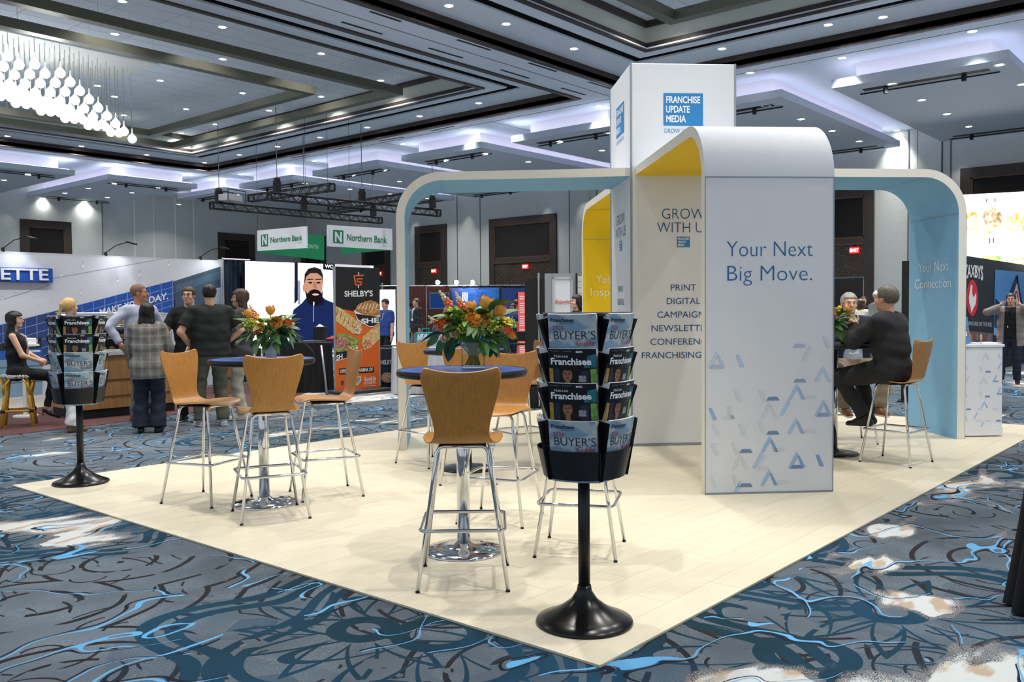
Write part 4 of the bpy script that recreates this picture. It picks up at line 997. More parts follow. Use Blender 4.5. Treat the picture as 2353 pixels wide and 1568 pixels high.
    def head(P):
        q = headq(P)
        d = un([ellp(q, (0, -.012, .030), (.074, .094, .088)), ellp(q, (0, .028, -.045), (.056, .062, .066)), ellp(q, (0, .062, -.085), (.026, .024, .022))], .035)
        d = smin(d, seg(q, (0, .086, .022), (0, .108, -.018), .009, .0135), .014)
        for s_ in (-1, 1):
            d = smin(d, ellp(q, (s_*.040, .066, -.022), (.022, .016, .02)), .02)
            d = -smin(-d, ellp(q, (s_*.032, .098, .016), (.017, .012, .011)), .012)
            d = np.minimum(d, ellp(q, (s_*.076, -.008, -.002), (.009, .020, .031)))
        d = smin(d, ellp(q, (0, .083, -.056), (.022, .010, .007)), .008); d = smin(d, seg(q, (-.03, .082, .034), (.03, .082, .034), .010, .010), .015)
        return d*hk
    def neckd(P): return seg(P, nk-sp*.03, hc+hu*(-.05*hk)-hf*.015*hk, .056*k*(1 if not female else .82), .050*k*(1 if not female else .82))
    V = []; F = []
    def addm(vf):
        v, f = vf
        F.append(f+sum(len(a) for a in V)); V.append(v)
    lo, hi = box_of([hc-.15*k, hc+.15*k, nk], .06); lo[2] = nk[2]-.05
    addm(snet(lambda P: smin(head(P), neckd(P), .03), lo, hi, min(.0075, vox*.7)))
    pts = [pel, nk, shL, shR, elL, elR, wrL, wrR, knL, knR, anL, anR]
    lo, hi = box_of(pts, .16*k)
    addm(snet(lambda P: np.minimum(smin(torso(P, -.012), arms(P), .03), smin(legs(P, -.004), neckd(P), .01)), lo, hi, vox*1.25))
    for w_, e_, hd, pn, s_ in ((wrL, elL, handdirL, palmL, -1), (wrR, elR, handdirR, palmR, 1)):
        d = nrm(w_-e_) if hd is None else nrm(hd); n_ = nrm((-s_, 0, 0) if pn is None else pn); n_ = nrm(n_-d*(n_@d)); sd = np.cross(d, n_)*(1 if s_ < 0 else -1)
        th = nrm(np.cross(n_, d))*(s_)       # toward the thumb
        kk = k*(.92 if female else 1.02)
        def hand(P):
            ds = [seg(P, w_+d*.0, w_+d*.03*kk, .026*kk, .028*kk), seg(P, w_+d*.025*kk, w_+d*.078*kk, .0165*kk, .0155*kk, th, 2.25)]
            D = un(ds, .02)
            for i, (off, L) in enumerate(((.030, .066), (.010, .074), (-.010, .069), (-.029, .054))):
                b0 = w_+d*.082*kk+th*off*kk; b1 = b0+(d*math.cos(curl*.6)+n_*math.sin(curl*.6))*L*.5*kk; b2 = b1+(d*math.cos(curl*1.7)+n_*math.sin(curl*1.7))*L*.5*kk
                D = smin(D, np.minimum(seg(P, b0, b1, .0088*kk, .0080*kk), seg(P, b1, b2, .0080*kk, .0066*kk)), .006)
            t0 = w_+d*.028*kk+th*.030*kk; t1 = t0+(d*.7+th*.55+n_*.35)*.042*kk; t2 = t1+(d*.9+n_*.35)*.03*kk
            return smin(D, np.minimum(seg(P, t0, t1, .0125*kk, .010*kk), seg(P, t1, t2, .010*kk, .0078*kk)), .008)
        c_ = w_+d*.08*kk; addm(snet(hand, c_-.115*kk, c_+.115*kk, max(.0052, vox*.42)))
    body = meshobj('person', np.concatenate(V), np.concatenate(F), SKIN[skin]); body.location = loc; body.rotation_euler = (0, 0, rz)
    tag(body, label, 'person', group)
    # ---- face details
    HM = Matrix([list(map(float, r)) for r in HR]).to_4x4(); HM.translation = hc; HM = HM @ Matrix.Scale(hk, 4)
    mb = MB()
    for s_ in (-1, 1):
        mb.use(EYEW).ball((s_*.032, .0815, .014), (.0125, .008, .0068), None, 8, 6); mb.use(EYED).ball((s_*.032, .0865, .0135), (.0055, .0045, .0055), None, 8, 6)
    o = mb.build('eyes', None, body, True, M=HM)
    mb = MB().use(LIPS).ball((0, .0905, -.051), (.021, .006, .0042), None, 8, 6).ball((0, .0900, -.059), (.017, .006, .0048), None, 8, 6).build('lips', None, body, True, M=HM)
    hm = haircol or mat('hair_dark', '1b1513', .55)
    mb = MB().use(hm)
    for s_ in (-1, 1): mb.tube([(s_*.016, .094, .034), (s_*.032, .093, .039), (s_*.049, .080, .033)], [.003, .0038, .002], 5)
    mb.build('eyebrows', None, body, True, M=HM)
    # ---- hair
    if hair:
        def hairfn(P):
            q = headq(P); x, y, z = q
            th = {'short': .012, 'crop': .005, 'bob': .022, 'long': .024, 'updo': .016, 'wavy': .022}[hair]
            d = ellp(q, (0, -.016, .034), (.077+th, .096+th, .090+th)); 
            line = .040+.35*np.maximum(0, y-.02)*(.9 if hair != 'crop' else 1.0)      # front hair line
            face = np.maximum(y-(.040+.25*(z-.03)) if hair in ('short', 'crop') else y-.048-.15*(z-.03), .062-z-.0)
            cut = np.maximum(y-.045+(.0 if hair in ('short', 'crop') else -.006), z-.070); cut = -np.maximum(.045-y, z-.066)      # remove face zone: y>.045 and z<.066
            d = np.maximum(d, np.minimum(y-.040, .068-z))
            low = {'short': -.050, 'crop': -.030, 'bob': -.16, 'long': -.4, 'updo': -.055, 'wavy': -.12}[hair]
            if hair in ('short', 'crop'): d = np.maximum(d, np.minimum(.012-z, y+.035) if hair == 'short' else np.minimum(.014-z, y+.02)); d = np.maximum(d, -.038-z)
            if hair == 'updo':
                d = np.maximum(d, np.minimum(-z-.005, y+.02)); d = np.maximum(d, -.06-z); d = smin(d, ellp(q, (0, -.118, .035), (.034, .030, .034)), .02); d = smin(d, seg(q, (0, -.125, .03), (-.012, -.150, -.145), .026, .018), .015)
            if hair in ('long', 'bob', 'wavy'):
                L = {'long': -.37, 'bob': -.13, 'wavy': -.10}[hair]
                fall = un([seg(q, (s_*.060, -.040, .02), (s_*(.068 if hair != 'long' else .088), -.060 if hair != 'long' else -.085, L), .040, .034 if hair != 'long' else .050) for s_ in (-1, 0, 1)]+[seg(q, (s_*.078, .0, .02), (s_*.086, -.012, L+.04), .022, .018) for s_ in (-1, 1)], .03)
                d = smin(d, fall, .02); wv = .004*np.sin(55*z+9*x)*(.7 if hair == 'long' else 1.8 if hair != 'bob' else .5); d = d+wv
                d = np.maximum(d, np.minimum(y-.035, .068-z))
            d = d+.0018*np.sin(130*x+40*z)*np.sin(50*y)
            return d*hk
        lo = hc-np.array([.17, .22, .50 if hair == 'long' else .24])*k; hi = hc+np.array([.17, .2, .16])*k
        meshobj('hair', *snet(hairfn, lo, hi, max(.0075, vox*.65)), hm, body)
    if beard:
        def bfn(P):
            q = headq(P); d = un([ellp(q, (0, .030, -.046), (.060, .066, .070)), ellp(q, (0, .064, -.087), (.029, .028, .026))], .03)
            d = np.maximum(d, np.maximum(q[2]+.030-.35*np.abs(q[0]), .0-q[1])); return np.maximum(d, -ellp(q, (0, .1, -.054), (.022, .02, .009)))*hk
        meshobj('beard', *snet(bfn, hc-.15*k, hc+.14*k, .008), beard, body)
    if glasses:
        mb = MB().use(BLACKG)
        for s_ in (-1, 1): mb.tube([(s_*.032+.020*math.cos(a*.628), .100, .013+.015*math.sin(a*.628)) for a in range(10)], .0017, 5, closed=True).tube([(s_*.052, .099, .017), (s_*.078, .06, .018), (s_*.080, -.01, .012)], .0017, 5)
        mb.tube([(-.012, .101, .017), (.012, .101, .017)], .0017, 5); mb.build('glasses', None, body, True, M=HM)
    wr = lambda P: .0035*np.sin(34*P[2]+9*P[0])*np.sin(21*P[0]+13*P[1]+1.3)+.0025*np.sin(58*P[2]-22*P[1])
    # ---- garments
    if bottom:
        m, o_, fl, hem = bottom; wz = pel+sp*.06*k
        def bf(P):
            d = smin(legs(P, o_, fl), seg(P, pel-sp*.0, pel+sp*.06*k, belly*k*.98+o_, belly*k*.98+o_, side, 1.36), .05)+wr(P)*(1.3 if fl > 1 else 1)
            q = P-A3(wz)[:, None]; d = np.maximum(d, (q*A3(sp)[:, None]).sum(0))
            for kn, an in ((knL, anL), (knR, anR)):
                u = A3(nrm(an-kn)); e = kn+(an-kn)*hem; dd = ((P-A3(e)[:, None])*u[:, None]).sum(0); near = seg(P, e, an+(an-kn)*.5, .14*k, .14*k); d = np.where(near < 0, np.maximum(d, dd), d)
            return d
        lo, hi = box_of([pel, knL, knR, anL, anR, pel+sp*.1], .16*k); meshobj('trousers', *snet(bf, lo, hi, vox), m, body)
    def topgar(name, g, o_default):
        m, o_, sl, hemd, open_ = g
        def tf(P):
            d = torso(P, o_)
            if hemd > 0: d = smin(d, seg(P, pel, pel-np.array([0, 0, hemd*k*.6]), belly*k*1.0+o_, belly*k*1.05+o_, side, 1.4), .04)
            if hemd > .1: d = smin(d, legs(P, o_+.012), .02)
            hz = pel-sp*hemd*k if hemd < .15 else pel-np.array([0, 0, hemd*k]); q = P-A3(hz)[:, None]
            d = np.maximum(d, -(q*A3(sp)[:, None]).sum(0))
            if sl > 0:
                for s0, e, w in ((shL, elL, wrL), (shR, elR, wrR)):
                    oo = o_*.75
                    if sl >= 1:
                        da = smin(seg(P, s0, e, ua*k*1.08+oo, ua*k*.88+oo), seg(P, e, w, ua*k*.86+oo, fa*k*.95+oo), .015); u = A3(nrm(w-e)); da = np.maximum(da, ((P-A3(w-nrm(w-e)*.012)[:, None])*u[:, None]).sum(0))
                    else:
                        da = seg(P, s0, e, ua*k*1.12+oo, ua*k*1.08+oo*1.4); u = A3(nrm(e-s0)); da = np.maximum(da, ((P-A3(s0+(e-s0)*sl*1.75)[:, None])*u[:, None]).sum(0))
                    d = smin(d, da, .022)
            else:
                for s0 in (shL, shR): d = np.maximum(d, -seg(P, s0+nrm(s0-nk)*.02, s0+nrm(s0-nk)*.2, .05*k, .09*k))
            d = d+wr(P)
            d = np.maximum(d, -seg(P, nk+sp*.02, nk+sp*.12, (.064 if not (inner and name != 'shirt') else .072)*k, .080*k))      # neck hole
            if open_:
                q = P-A3(nk)[:, None]; xs = (q*A3(side)[:, None]).sum(0); zs = (q*A3(sp)[:, None]).sum(0); ys = (q*A3(fwd)[:, None]).sum(0)
                w0, zb, w1 = open_; t = np.clip(-zs/zb, 0, 1); ww = (w0+(w1-w0)*t)*k
                wed = np.maximum(np.maximum(np.abs(xs)-ww, .0-ys), (-zs-zb) if w1 <= .002 else -1.); d = np.maximum(d, -wed)
            return d
        P0 = [pel-np.array([0, 0, max(0, hemd)*k]), nk, shL, shR, elL, elR]+([wrL, wrR] if sl >= 1 else [])
        lo, hi = box_of(P0, .17*k); return meshobj(name, *snet(tf, lo, hi, vox*.95), m, body)
    if inner: topgar('shirt', inner, .008)
    if top: topgar(top[5] if len(top) > 5 else 'shirt', top[:5], .014)
    if shoes:
        m, sole = shoes
        for an, td in ((anL, toeL), (anR, toeR)):
            tp = an+td*.15*k; tp = np.array([tp[0], tp[1], tp[2]-.045*k]) if abs(td[2]) < .3 else tp
            hl = an-td*.035*k+np.array([0, 0, -.040*k]); sd = nrm(np.cross(td, [0, 0, 1]))
            def sf(P):
                d = un([seg(P, hl, tp, .036*k, .030*k, sd, 1.18), seg(P, an+[0, 0, .01], an+td*.06*k-[0, 0, .02*k], .042*k, .038*k)], .03)
                return np.maximum(d, (an[2]-.0735*k)-P[2]) if abs(td[2]) < .3 else d
            lo, hi = box_of([hl, tp, an], .07*k); so = meshobj('shoe', *snet(sf, lo, hi, max(.008, vox*.7)), m, body)
            if sole is not None:
                def s2(P): return np.maximum(seg(P, hl, tp, .040*k, .034*k, sd, 1.18), np.maximum(P[2]-(an[2]-.052*k), (an[2]-.075*k)-P[2]))
                meshobj('sole', *snet(s2, lo, hi, .008), sole, so)
    if lanyard:
        mb = MB(); c0 = che+fwd*(chest*k+.028)-sp*.02*k
        for s_ in (-1, 1): mb.tube([nk+side*s_*.062*k-fwd*.03*k+sp*.03*k, nk+side*s_*.068*k+fwd*.05*k+sp*.0, che+side*s_*.05*k+fwd*(chest*k+.02)+sp*.05*k, c0-sp*.14*k+side*s_*.012*k+fwd*.004], .0055, 5)
        lo_ = mb.build('lanyard', lanyard, body, True)
        if badge:
            b0 = c0-sp*.19*k+fwd*.008; M_ = frame(b0, side, sp); MB().box((-.05*k, -.04*k, 0), (.05*k, .04*k, .004), M_).build('name_badge', WPRINT, lo_)
    if extra: extra(body, dict(k=k, pel=pel, nk=nk, che=che, shL=shL, shR=shR, elL=elL, elR=elR, wrL=wrL, wrR=wrR, hc=hc, hk=hk, hf=hf, hr=hr, hu=hu, fwd=fwd, side=side, sp=sp, HM=HM, anL=anL, anR=anR, toeL=toeL, toeR=toeR))
    return body
H_BLK = mat('hair_black', '15110f', .45, var=.3, vscale=60.); H_BRN = mat('hair_brown', '4a3526', .5, var=.3, vscale=60.); H_BLD = mat('hair_blonde', 'c9a566', .5, var=.25, vscale=50.); H_GRY = mat('hair_grey', 'a7a4a0', .5, var=.25, vscale=50.); H_SLT = mat('hair_salt', '5d5850', .5, var=.3, vscale=50.); H_BUZ = mat('hair_buzz', '7d5d49', .6)
C_BLACK = cloth('cloth_black', '16171a'); C_SUIT = cloth('cloth_suit', '26272b'); C_NAVY = cloth('cloth_navy', '1d2536'); C_LAV = cloth('cloth_lavender', 'b7bdd0', .06); C_GREY = cloth('cloth_grey', '6e7073'); C_CHAR = cloth('cloth_charcoal', '46444a'); C_OLIVE = cloth('cloth_olive', '535647'); C_STONE = cloth('cloth_stone', 'b0ab9a', .06); C_WHITE = cloth('cloth_white', 'd8d9d6', .05); C_LTB = cloth('cloth_light_blue', 'b4c3da', .06); C_KHAKI = cloth('cloth_khaki', '8f816a'); C_CARD = cloth('cloth_cardigan', '8c817c'); C_GREENB = cloth('cloth_greenblack', '1f2421'); C_ROYAL = cloth('cloth_royal', '22407f'); C_BROWNS = mat('shoe_brown', '7a4a2a', .45); C_BLKS = mat('shoe_black', '141414', .4); C_TANS = mat('shoe_tan', '6b5238', .6); C_LGS = mat('shoe_lightgrey', 'a9aeb0', .6)
def plaid():
    m, nt, b = newmat('plaid_tweed'); v = coords(nt, 'Object'); sx = nt.nodes.new('ShaderNodeSeparateXYZ'); nt.links.new(v, sx.inputs[0]); X, Z = E(nt, sx.outputs[0]), E(nt, sx.outputs[2])
    a = ((X*11.).frac()-.5).abs().lt(.08); c = ((Z*10.).frac()-.5).abs().lt(.08); a2 = ((X*11.+.5).frac()-.5).abs().lt(.2)
    n = noise(nt, v, 160., 2.); base = mixc(nt, n.step(.35, .65), srgb('55534f'), srgb('8d8a84')); base = mixc(nt, (a.max(c))*.28, base, srgb('b5b0a6')); base = mixc(nt, a2*.2, base, srgb('3e3c3b'))
    nt.links.new(base, b.inputs['Base Color']); b.inputs['Roughness'].default_value = .9; return m
PLAID = plaid()
WLAN = mat('lanyard_white', 'd6d8da', .7); DLAN = mat('lanyard_dark', '2a2c33', .7)
def facing(x, y, tx, ty): return math.atan2(-(tx-x), ty-y)
def cam_face(x, y, deg):
    """heading for someone at x,y: 0 = looks at camera, 90 = looks to image right, -90 left, 180 away"""
    return math.atan2(-(-x), -y)+math.radians(deg) if False else math.atan2(x, -y)+math.radians(deg)
cz = FZ
# 1 seated woman in black at the left edge, looking right
x, y = 4.48, 12.05
STW = (x, y)
person('person in black sleeveless top and black trousers seated cross-legged on the rattan stool', (x, y, cz), cam_face(x, y, 82), 1.62, 'light', 'long', H_BLK, top=(C_BLACK, .012, 0, .02, None), bottom=(C_BLACK, .012, 1.0, .97), shoes=None,
       pelvis=(0, 0, .755), neck=(0, -.03, 1.28), hyaw=.1, handL=(-.02, .29, .90), handR=(.06, .27, .89), poleL=(-1, -.6, -.6), poleR=(1, -.6, -.6), footL=(-.02, .34, .24), footR=(.06, .62, .33), kneeL=(-.1, 1, .6), kneeR=(.1, 1, .8), toeL=(0, 1, -.5), toeR=(0, 1, -.15), leg=.86, female=True, curl=.9, lanyard=WLAN, palmL=(1, 0, -.3), palmR=(-1, 0, -.3),
       extra=lambda b, d: [MB().tube([a-t*.05+np.array([0, 0, -.05]), a+t*.05-np.array([0, 0, .06]), a+t*.17-np.array([0, 0, .06])], [.02, .026, .014], 6).tube([a-t*.05+np.array([0, 0, -.03]), a-t*.05-np.array([0, 0, .12])], .006, 5).tube([a+t*.05+np.array([.035, 0, -.05]), a+t*.06+np.array([0, 0, -.005]), a+t*.05+np.array([-.035, 0, -.05])], .006, 5).tube([a+np.array([.035, 0, .03]), a+t*.035+np.array([0, 0, .03]), a+np.array([-.035, 0, .03])], .006, 5).build('sandal', C_BLKS, b, True) for a, t in ((d['anL'], d['toeL']), (d['anR'], d['toeR']))])
# 2 blonde behind the far rack, white trousers
x, y = 4.70, 11.05
person('person in white trousers and sandals standing behind the far left rack', (x, y, cz), cam_face(x, y, 112), 1.61, 'light', 'updo', H_BLD, top=(C_BLACK, .016, 1, .12, None), bottom=(C_WHITE, .022, 1.75, .99), shoes=(C_TANS, mat('sole_tan', '5a4632', .7)), footL=(-.12, .05, .075), footR=(.16, -.05, .075), female=True, handL=(-.2, .15, .95), handR=(.2, .15, .95), hyaw=-.1)
# 3 lavender shirt man
x, y = 5.70, 11.30
person('person in a lavender dress shirt and grey trousers listening by the counter', (x, y, cz), cam_face(x, y, 38), 1.80, 'tan', 'crop', H_BUZ, top=(C_LAV, .018, 1, .03, None), bottom=(C_GREY, .016, 1.25, .99), shoes=(C_BROWNS, None), handL=(-.30, .10, .98), handR=(.30, .02, 1.0), poleL=(-1, -.6, 0), poleR=(1, -.7, 0), hyaw=-.75, lanyard=WLAN, shw=.195)
# 4 plaid blazer woman, back turned
x, y = 5.20, 10.12
person('person in a plaid blazer and navy wide trousers, back turned', (x, y, cz), cam_face(x, y, 170), 1.54, 'tan', 'long', H_BLK, top=(PLAID, .032, 1, .20, None, 'blazer'), bottom=(cloth('cloth_deepnavy', '131b2c'), .03, 2.1, 1.0), shoes=(C_BLKS, None), handL=(-.22, .22, .95), handR=(.22, .22, .95), poleL=(-1, -.7, 0), poleR=(1, -.7, 0), female=True, shw=.18, footL=(-.11, 0, .075), footR=(.11, 0, .075))
# 5 black polo man, back turned, hands on hips
x, y = 5.98, 10.05
person('person in a black polo shirt and olive trousers, back turned', (x, y, cz), cam_face(x, y, 196), 1.77, 'light', 'short', H_BLK, top=(C_GREENB, .026, .42, .06, None, 'polo_shirt'), bottom=(C_OLIVE, .02, 1.5, .98), shoes=(C_LGS, SOLE), shw=.215, chest=.138, belly=.142, hip=.115, leg=1.08, handL=(-.22, .10, 1.0), handR=(.20, .05, 1.02), poleL=(-1, -.55, .1), poleR=(1, -.6, .1), lanyard=WLAN, badge=False, hyaw=.35, footL=(-.12, .05, .075), footR=(.13, -.03, .075))
# 6 man hidden behind him
x, y = 6.10, 10.75
person('person in black mostly hidden beyond the black polo shirt', (x, y, cz), cam_face(x, y, -20), 1.76, 'light', 'short', H_BRN, top=(C_BLACK, .02, .42, .03, None), bottom=(C_BLACK, .018, 1.2, .98), shoes=(C_BLKS, SOLE), handL=(-.10, .30, .98), handR=(.20, .25, .98), poleL=(-1, -.5, 0), poleR=(1, -.5, 0), glasses=True)
# 7 man with glasses in dark pullover, looking left
x, y = 6.64, 10.40
person('person in glasses and a charcoal jacket holding a small orange ball', (x, y, cz), cam_face(x, y, -95), 1.72, 'light', 'bob', H_BRN, top=(C_CHAR, .03, 1, .12, None, 'jacket'), bottom=(C_STONE, .018, 1.25, .98), shoes=(mat('shoe_cream', 'c9c4b4', .6), SOLE), handL=(-.05, .30, 1.08), handR=(.08, .27, 1.06), poleL=(-1, -.8, -.3), poleR=(1, -.8, -.3), lanyard=WLAN, badge=False, glasses=True, hyaw=.12,
       extra=lambda b, d: MB().ball(d['wrL']+nrm(d['wrL']-d['elL'])*.09, .034, None, 10, 8).build('orange_stress_ball', mat('stress_orange', 'e0521f', .5), b, True))
# 8 suit man on stool
x, y = 8.40, 2.645; hd = math.atan2(-.055, .435)
person('person in a black suit seated on the stool by the blue arch', (x, y, 0), hd, 1.76, 'light', 'short', H_SLT, top=(C_SUIT, .03, 1, .12, (.055, .42, .001), 'suit_jacket'), inner=(C_WHITE, .012, 1, .0, None), bottom=(C_SUIT, .018, 1.2, .93), shoes=(C_BLKS, None), pelvis=(0, -.0, .845), neck=(0, .045, 1.315), hoff=(0, .02, -.01), hyaw=.15, handL=(-.05, .34, 1.23), handR=(.10, .44, 1.13), poleL=(-.8, .2, -1), poleR=(.9, .1, -1), footL=(-.10, .20, .385), footR=(.12, .27, .375), kneeL=(-.25, 1, .5), kneeR=(.35, 1, .5), toeL=(-.2, 1, -.1), toeR=(.1, 1, -.1), shw=.2, palmL=(0, .2, 1), handdirL=(.3, .5, .8))
# 9 grey-haired man facing us
x, y = AR(1950, 715, 10.0)[:2]; hd = math.atan2(.66, -.50)+.1
person('person in a navy blazer and pale blue shirt facing us across the table', (x, y, 0), hd, 1.72, 'light', 'short', H_GRY, top=(C_NAVY, .032, 1, .10, (.06, .7, .15), 'blazer'), inner=(C_LTB, .016, 1, .0, None), bottom=(C_KHAKI, .022, 1.3, .95), shoes=(C_BROWNS, SOLE), pelvis=(0, -.02, .845), neck=(0, .0, 1.30), belly=.135, handL=(-.22, .40, 1.10), handR=(.20, .38, 1.10), poleL=(-1, -.5, -.6), poleR=(1, -.5, -.6), footL=(-.17, .34, .385), footR=(.17, .34, .385), kneeL=(-.5, 1, .5), kneeR=(.5, 1, .5), lanyard=WLAN, hyaw=.12)
# 10 woman adjusting glasses at right
x, y = 18.35, 3.70
person('person in a taupe cardigan adjusting glasses beside the counter', (x, y, cz), cam_face(x, y, -4), 1.66, 'light', 'short', mat('hair_auburn', '2e1d19', .5), top=(C_CARD, .030, 1, .20, (.09, .9, .12), 'cardigan'), inner=(C_BLACK, .018, 0, .05, None), bottom=(C_NAVY, .02, 1.3, .98), shoes=(C_BLKS, mat('sole_gum', '8a6a48', .7)), female=False, belly=.13, chest=.115, handL=(-.175, .15, 1.50), handR=(.175, .15, 1.50), poleL=(-1, .0, -.6), poleR=(1, .0, -.6), handdirL=(.42, -.1, .9), handdirR=(-.42, -.1, .9), palmL=(1, 0, -.4), palmR=(-1, 0, -.4), glasses=True, lanyard=DLAN, curl=1.0, footL=(-.12, 0, .075), footR=(.16, .1, .075))
# ---- farther figures
def at(px, py, z): p = G(px, py, z); return p.x, p.y
def far(px, dist, label, turn, H=1.75, **kw):
    p = AR(px, 715, dist); return person(label, (p.x, p.y, cz), cam_face(p.x, p.y, turn), H, vox=.02, **kw)
far(886, 20.5, 'person in a royal blue polo looking down beside the bright white panel', -45, 1.70, skin='light', hair='short', haircol=H_BLK, top=(C_ROYAL, .022, .42, .05, None, 'polo_shirt'), bottom=(C_BLACK, .018, 1.2, .98), shoes=(C_BLKS, None), lanyard=WLAN, belly=.13, hpitch=-.25)
far(957, 27, 'person standing in a dark suit and open collar left of the television', -60, 1.80, skin='light', hair='short', haircol=H_BRN, top=(C_SUIT, .03, 1, .15, (.06, .45, .001), 'suit_jacket'), inner=(C_LTB, .012, 0, .0, None), bottom=(C_GREY, .018, 1.2, .98), shoes=(C_BLKS, None), lanyard=WLAN)
far(938, 28.5, 'person in a dark jacket partly hidden behind the white arch post', -70, 1.72, skin='light', hair='short', haircol=H_BLK, top=(C_CHAR, .03, 1, .15, None, 'jacket'), bottom=(C_BLACK, .018, 1.2, .98), shoes=(C_BLKS, None))
far(1003, 17.5, 'person in a denim jacket leaning down behind the flowers', 50, 1.66, skin='light', hair='bob', haircol=mat('hair_ash', '7a6a58', .5, var=.3, vscale=50.), top=(cloth('cloth_denim', '4a4f5c'), .026, 1, .12, None, 'jacket'), bottom=(C_CHAR, .018, 1.2, .98), shoes=(C_BLKS, None), female=True, neck=(0, .22, 1.33), hoff=(0, .10, -.03), hpitch=-.5, handL=(-.2, .42, .92), handR=(.2, .45, .92))
far(1080, 24, 'person in black with back turned behind the snapdragons', 165, 1.66, skin='light', hair='long', haircol=mat('hair_chestnut', '3f2a20', .5, var=.3, vscale=50.), top=(C_BLACK, .02, 1, .1, None), bottom=(C_BLACK, .018, 1.2, .98), shoes=(C_BLKS, None), female=True)
def farseat(px, dist, label, turn, H, **kw):
    p = AR(px, 715, dist); return person(label, (p.x, p.y, cz), cam_face(p.x, p.y, turn), H, vox=.02, pelvis=(0, 0, .80), neck=(0, .04, 1.32), footL=(-.12, .32, .3), footR=(.12, .32, .3), handL=(-.15, .35, 1.06), handR=(.15, .36, 1.06), poleL=(-1, -.5, -.5), poleR=(1, -.5, -.5), **kw)
farseat(1150, 25.5, 'person in a dark suit seated before the blue display wall', -15, 1.82, skin='light', hair='short', haircol=H_BLK, top=(C_SUIT, .03, 1, .1, (.06, .5, .01), 'suit_jacket'), inner=(C_LTB, .012, 0, 0., None), bottom=(C_SUIT, .018, 1.2, .95), shoes=(C_BLKS, None), beard=H_BRN)
farseat(1180, 24.5, 'person in a blue jacket with a white lanyard seated by the meeting table', -25, 1.74, skin='brown', hair='short', haircol=H_BLK, top=(C_ROYAL, .026, 1, .1, None, 'jacket'), bottom=(C_NAVY, .018, 1.2, .95), shoes=(C_BLKS, None), lanyard=WLAN)
far(1187, 27.5, 'person behind the seated pair, only head and shoulders showing', 150, 1.76, skin='brown', hair='crop', haircol=H_BRN, top=(C_CHAR, .02, 1, .1, None), bottom=(C_BLACK, .018, 1.2, .98), shoes=(C_BLKS, None))
far(1327, 14.4, 'person in black seen in profile just above the front magazine rack', -70, 1.66, skin='light', hair='bob', haircol=H_BLK, top=(C_BLACK, .02, 1, .1, None), bottom=(C_BLACK, .018, 1.2, .98), shoes=(C_BLKS, None), female=True)
far(2016, 22, 'person in a dark shirt standing behind the two seated people', 60, 1.80, skin='light', hair='short', haircol=H_GRY, top=(C_CHAR, .022, .42, .06, None), bottom=(C_BLACK, .018, 1.2, .98), shoes=(C_BLKS, None))
far(1984, 26, 'small distant person in black between the two seated people', 10, 1.72, skin='light', hair='short', haircol=H_BRN, top=(C_BLACK, .022, 1, .06, None), bottom=(C_BLACK, .018, 1.2, .98), shoes=(C_BLKS, None))
far(1978, 21.5, 'person in a stone top partly hidden behind the navy blazer', 160, 1.62, skin='light', hair='wavy', haircol=H_BRN, top=(C_STONE, .022, 1, .06, None), bottom=(C_BLACK, .018, 1.2, .98), shoes=(C_BLKS, None), female=True)
# ================================================================== helpers for printed walls
class Print:
    """flat print drawn on a wall: pixel outline -> points on that wall, layers a few millimetres proud"""
    def __init__(s, plane, toward, step=.0015): s.pl = plane; s.n = Vector(toward).normalized(); s.st = step; s.mb = MB()
    def p(s, pts, m, lay=1):
        s.mb.use(m); s.mb.add([s.pl(*q)+s.n*s.st*lay for q in pts], [tuple(range(len(pts)))]); return s
    def e(s, cx, cy, rx, ry, m, lay=1, n=20, rot=0.):
        c, w = math.cos(rot), math.sin(rot)
        return s.p([(cx+rx*math.cos(a)*c-ry*math.sin(a)*w, cy+rx*math.cos(a)*w+ry*math.sin(a)*c) for a in (2*math.pi*i/n for i in range(n))], m, lay)
    def line(s, a, b, w, m, lay=1):
        d = Vector((b[0]-a[0], b[1]-a[1])).normalized(); nx, ny = -d.y*w/2, d.x*w/2
        return s.p([(a[0]+nx, a[1]+ny), (b[0]+nx, b[1]+ny), (b[0]-nx, b[1]-ny), (a[0]-nx, a[1]-ny)], m, lay)
    def t(s, txt, x0, y0, x1, y1, h, m, lay=3, bold=0.):
        """text between two baseline pixels, cap height h pixels"""
        me = txtmesh(txt, 1., bold, 0., 'LEFT'); a = [v.co.copy() for v in me.vertices]
        xs = [v.x for v in a]; mn, mx = min(xs), max(xs); k = 1/(mx-mn)
        s.mb.use(m); s.mb.add([s.pl(x0+(x1-x0)*(v.x-mn)*k, y0+(y1-y0)*(v.x-mn)*k-v.y/.70*h)+s.n*s.st*lay for v in a], [tuple(q.vertices) for q in me.polygons]); bpy.data.meshes.remove(me); return s
    def build(s, name, parent, stuff=True):
        o = s.mb.build(name, None, None); 
        if parent is not None: o.parent = parent; o.matrix_parent_inverse = parent_world(parent).inverted()
        return o
def parent_world(p):
    M = Matrix.Translation(p.location) @ p.rotation_euler.to_matrix().to_4x4(); return M
def screenmat(name, c, s): return mat(name, '000000', .6, emit=c, estr=s, spec=0.)
def pm(c, rough=.6): return mat('print_'+c, c, rough)
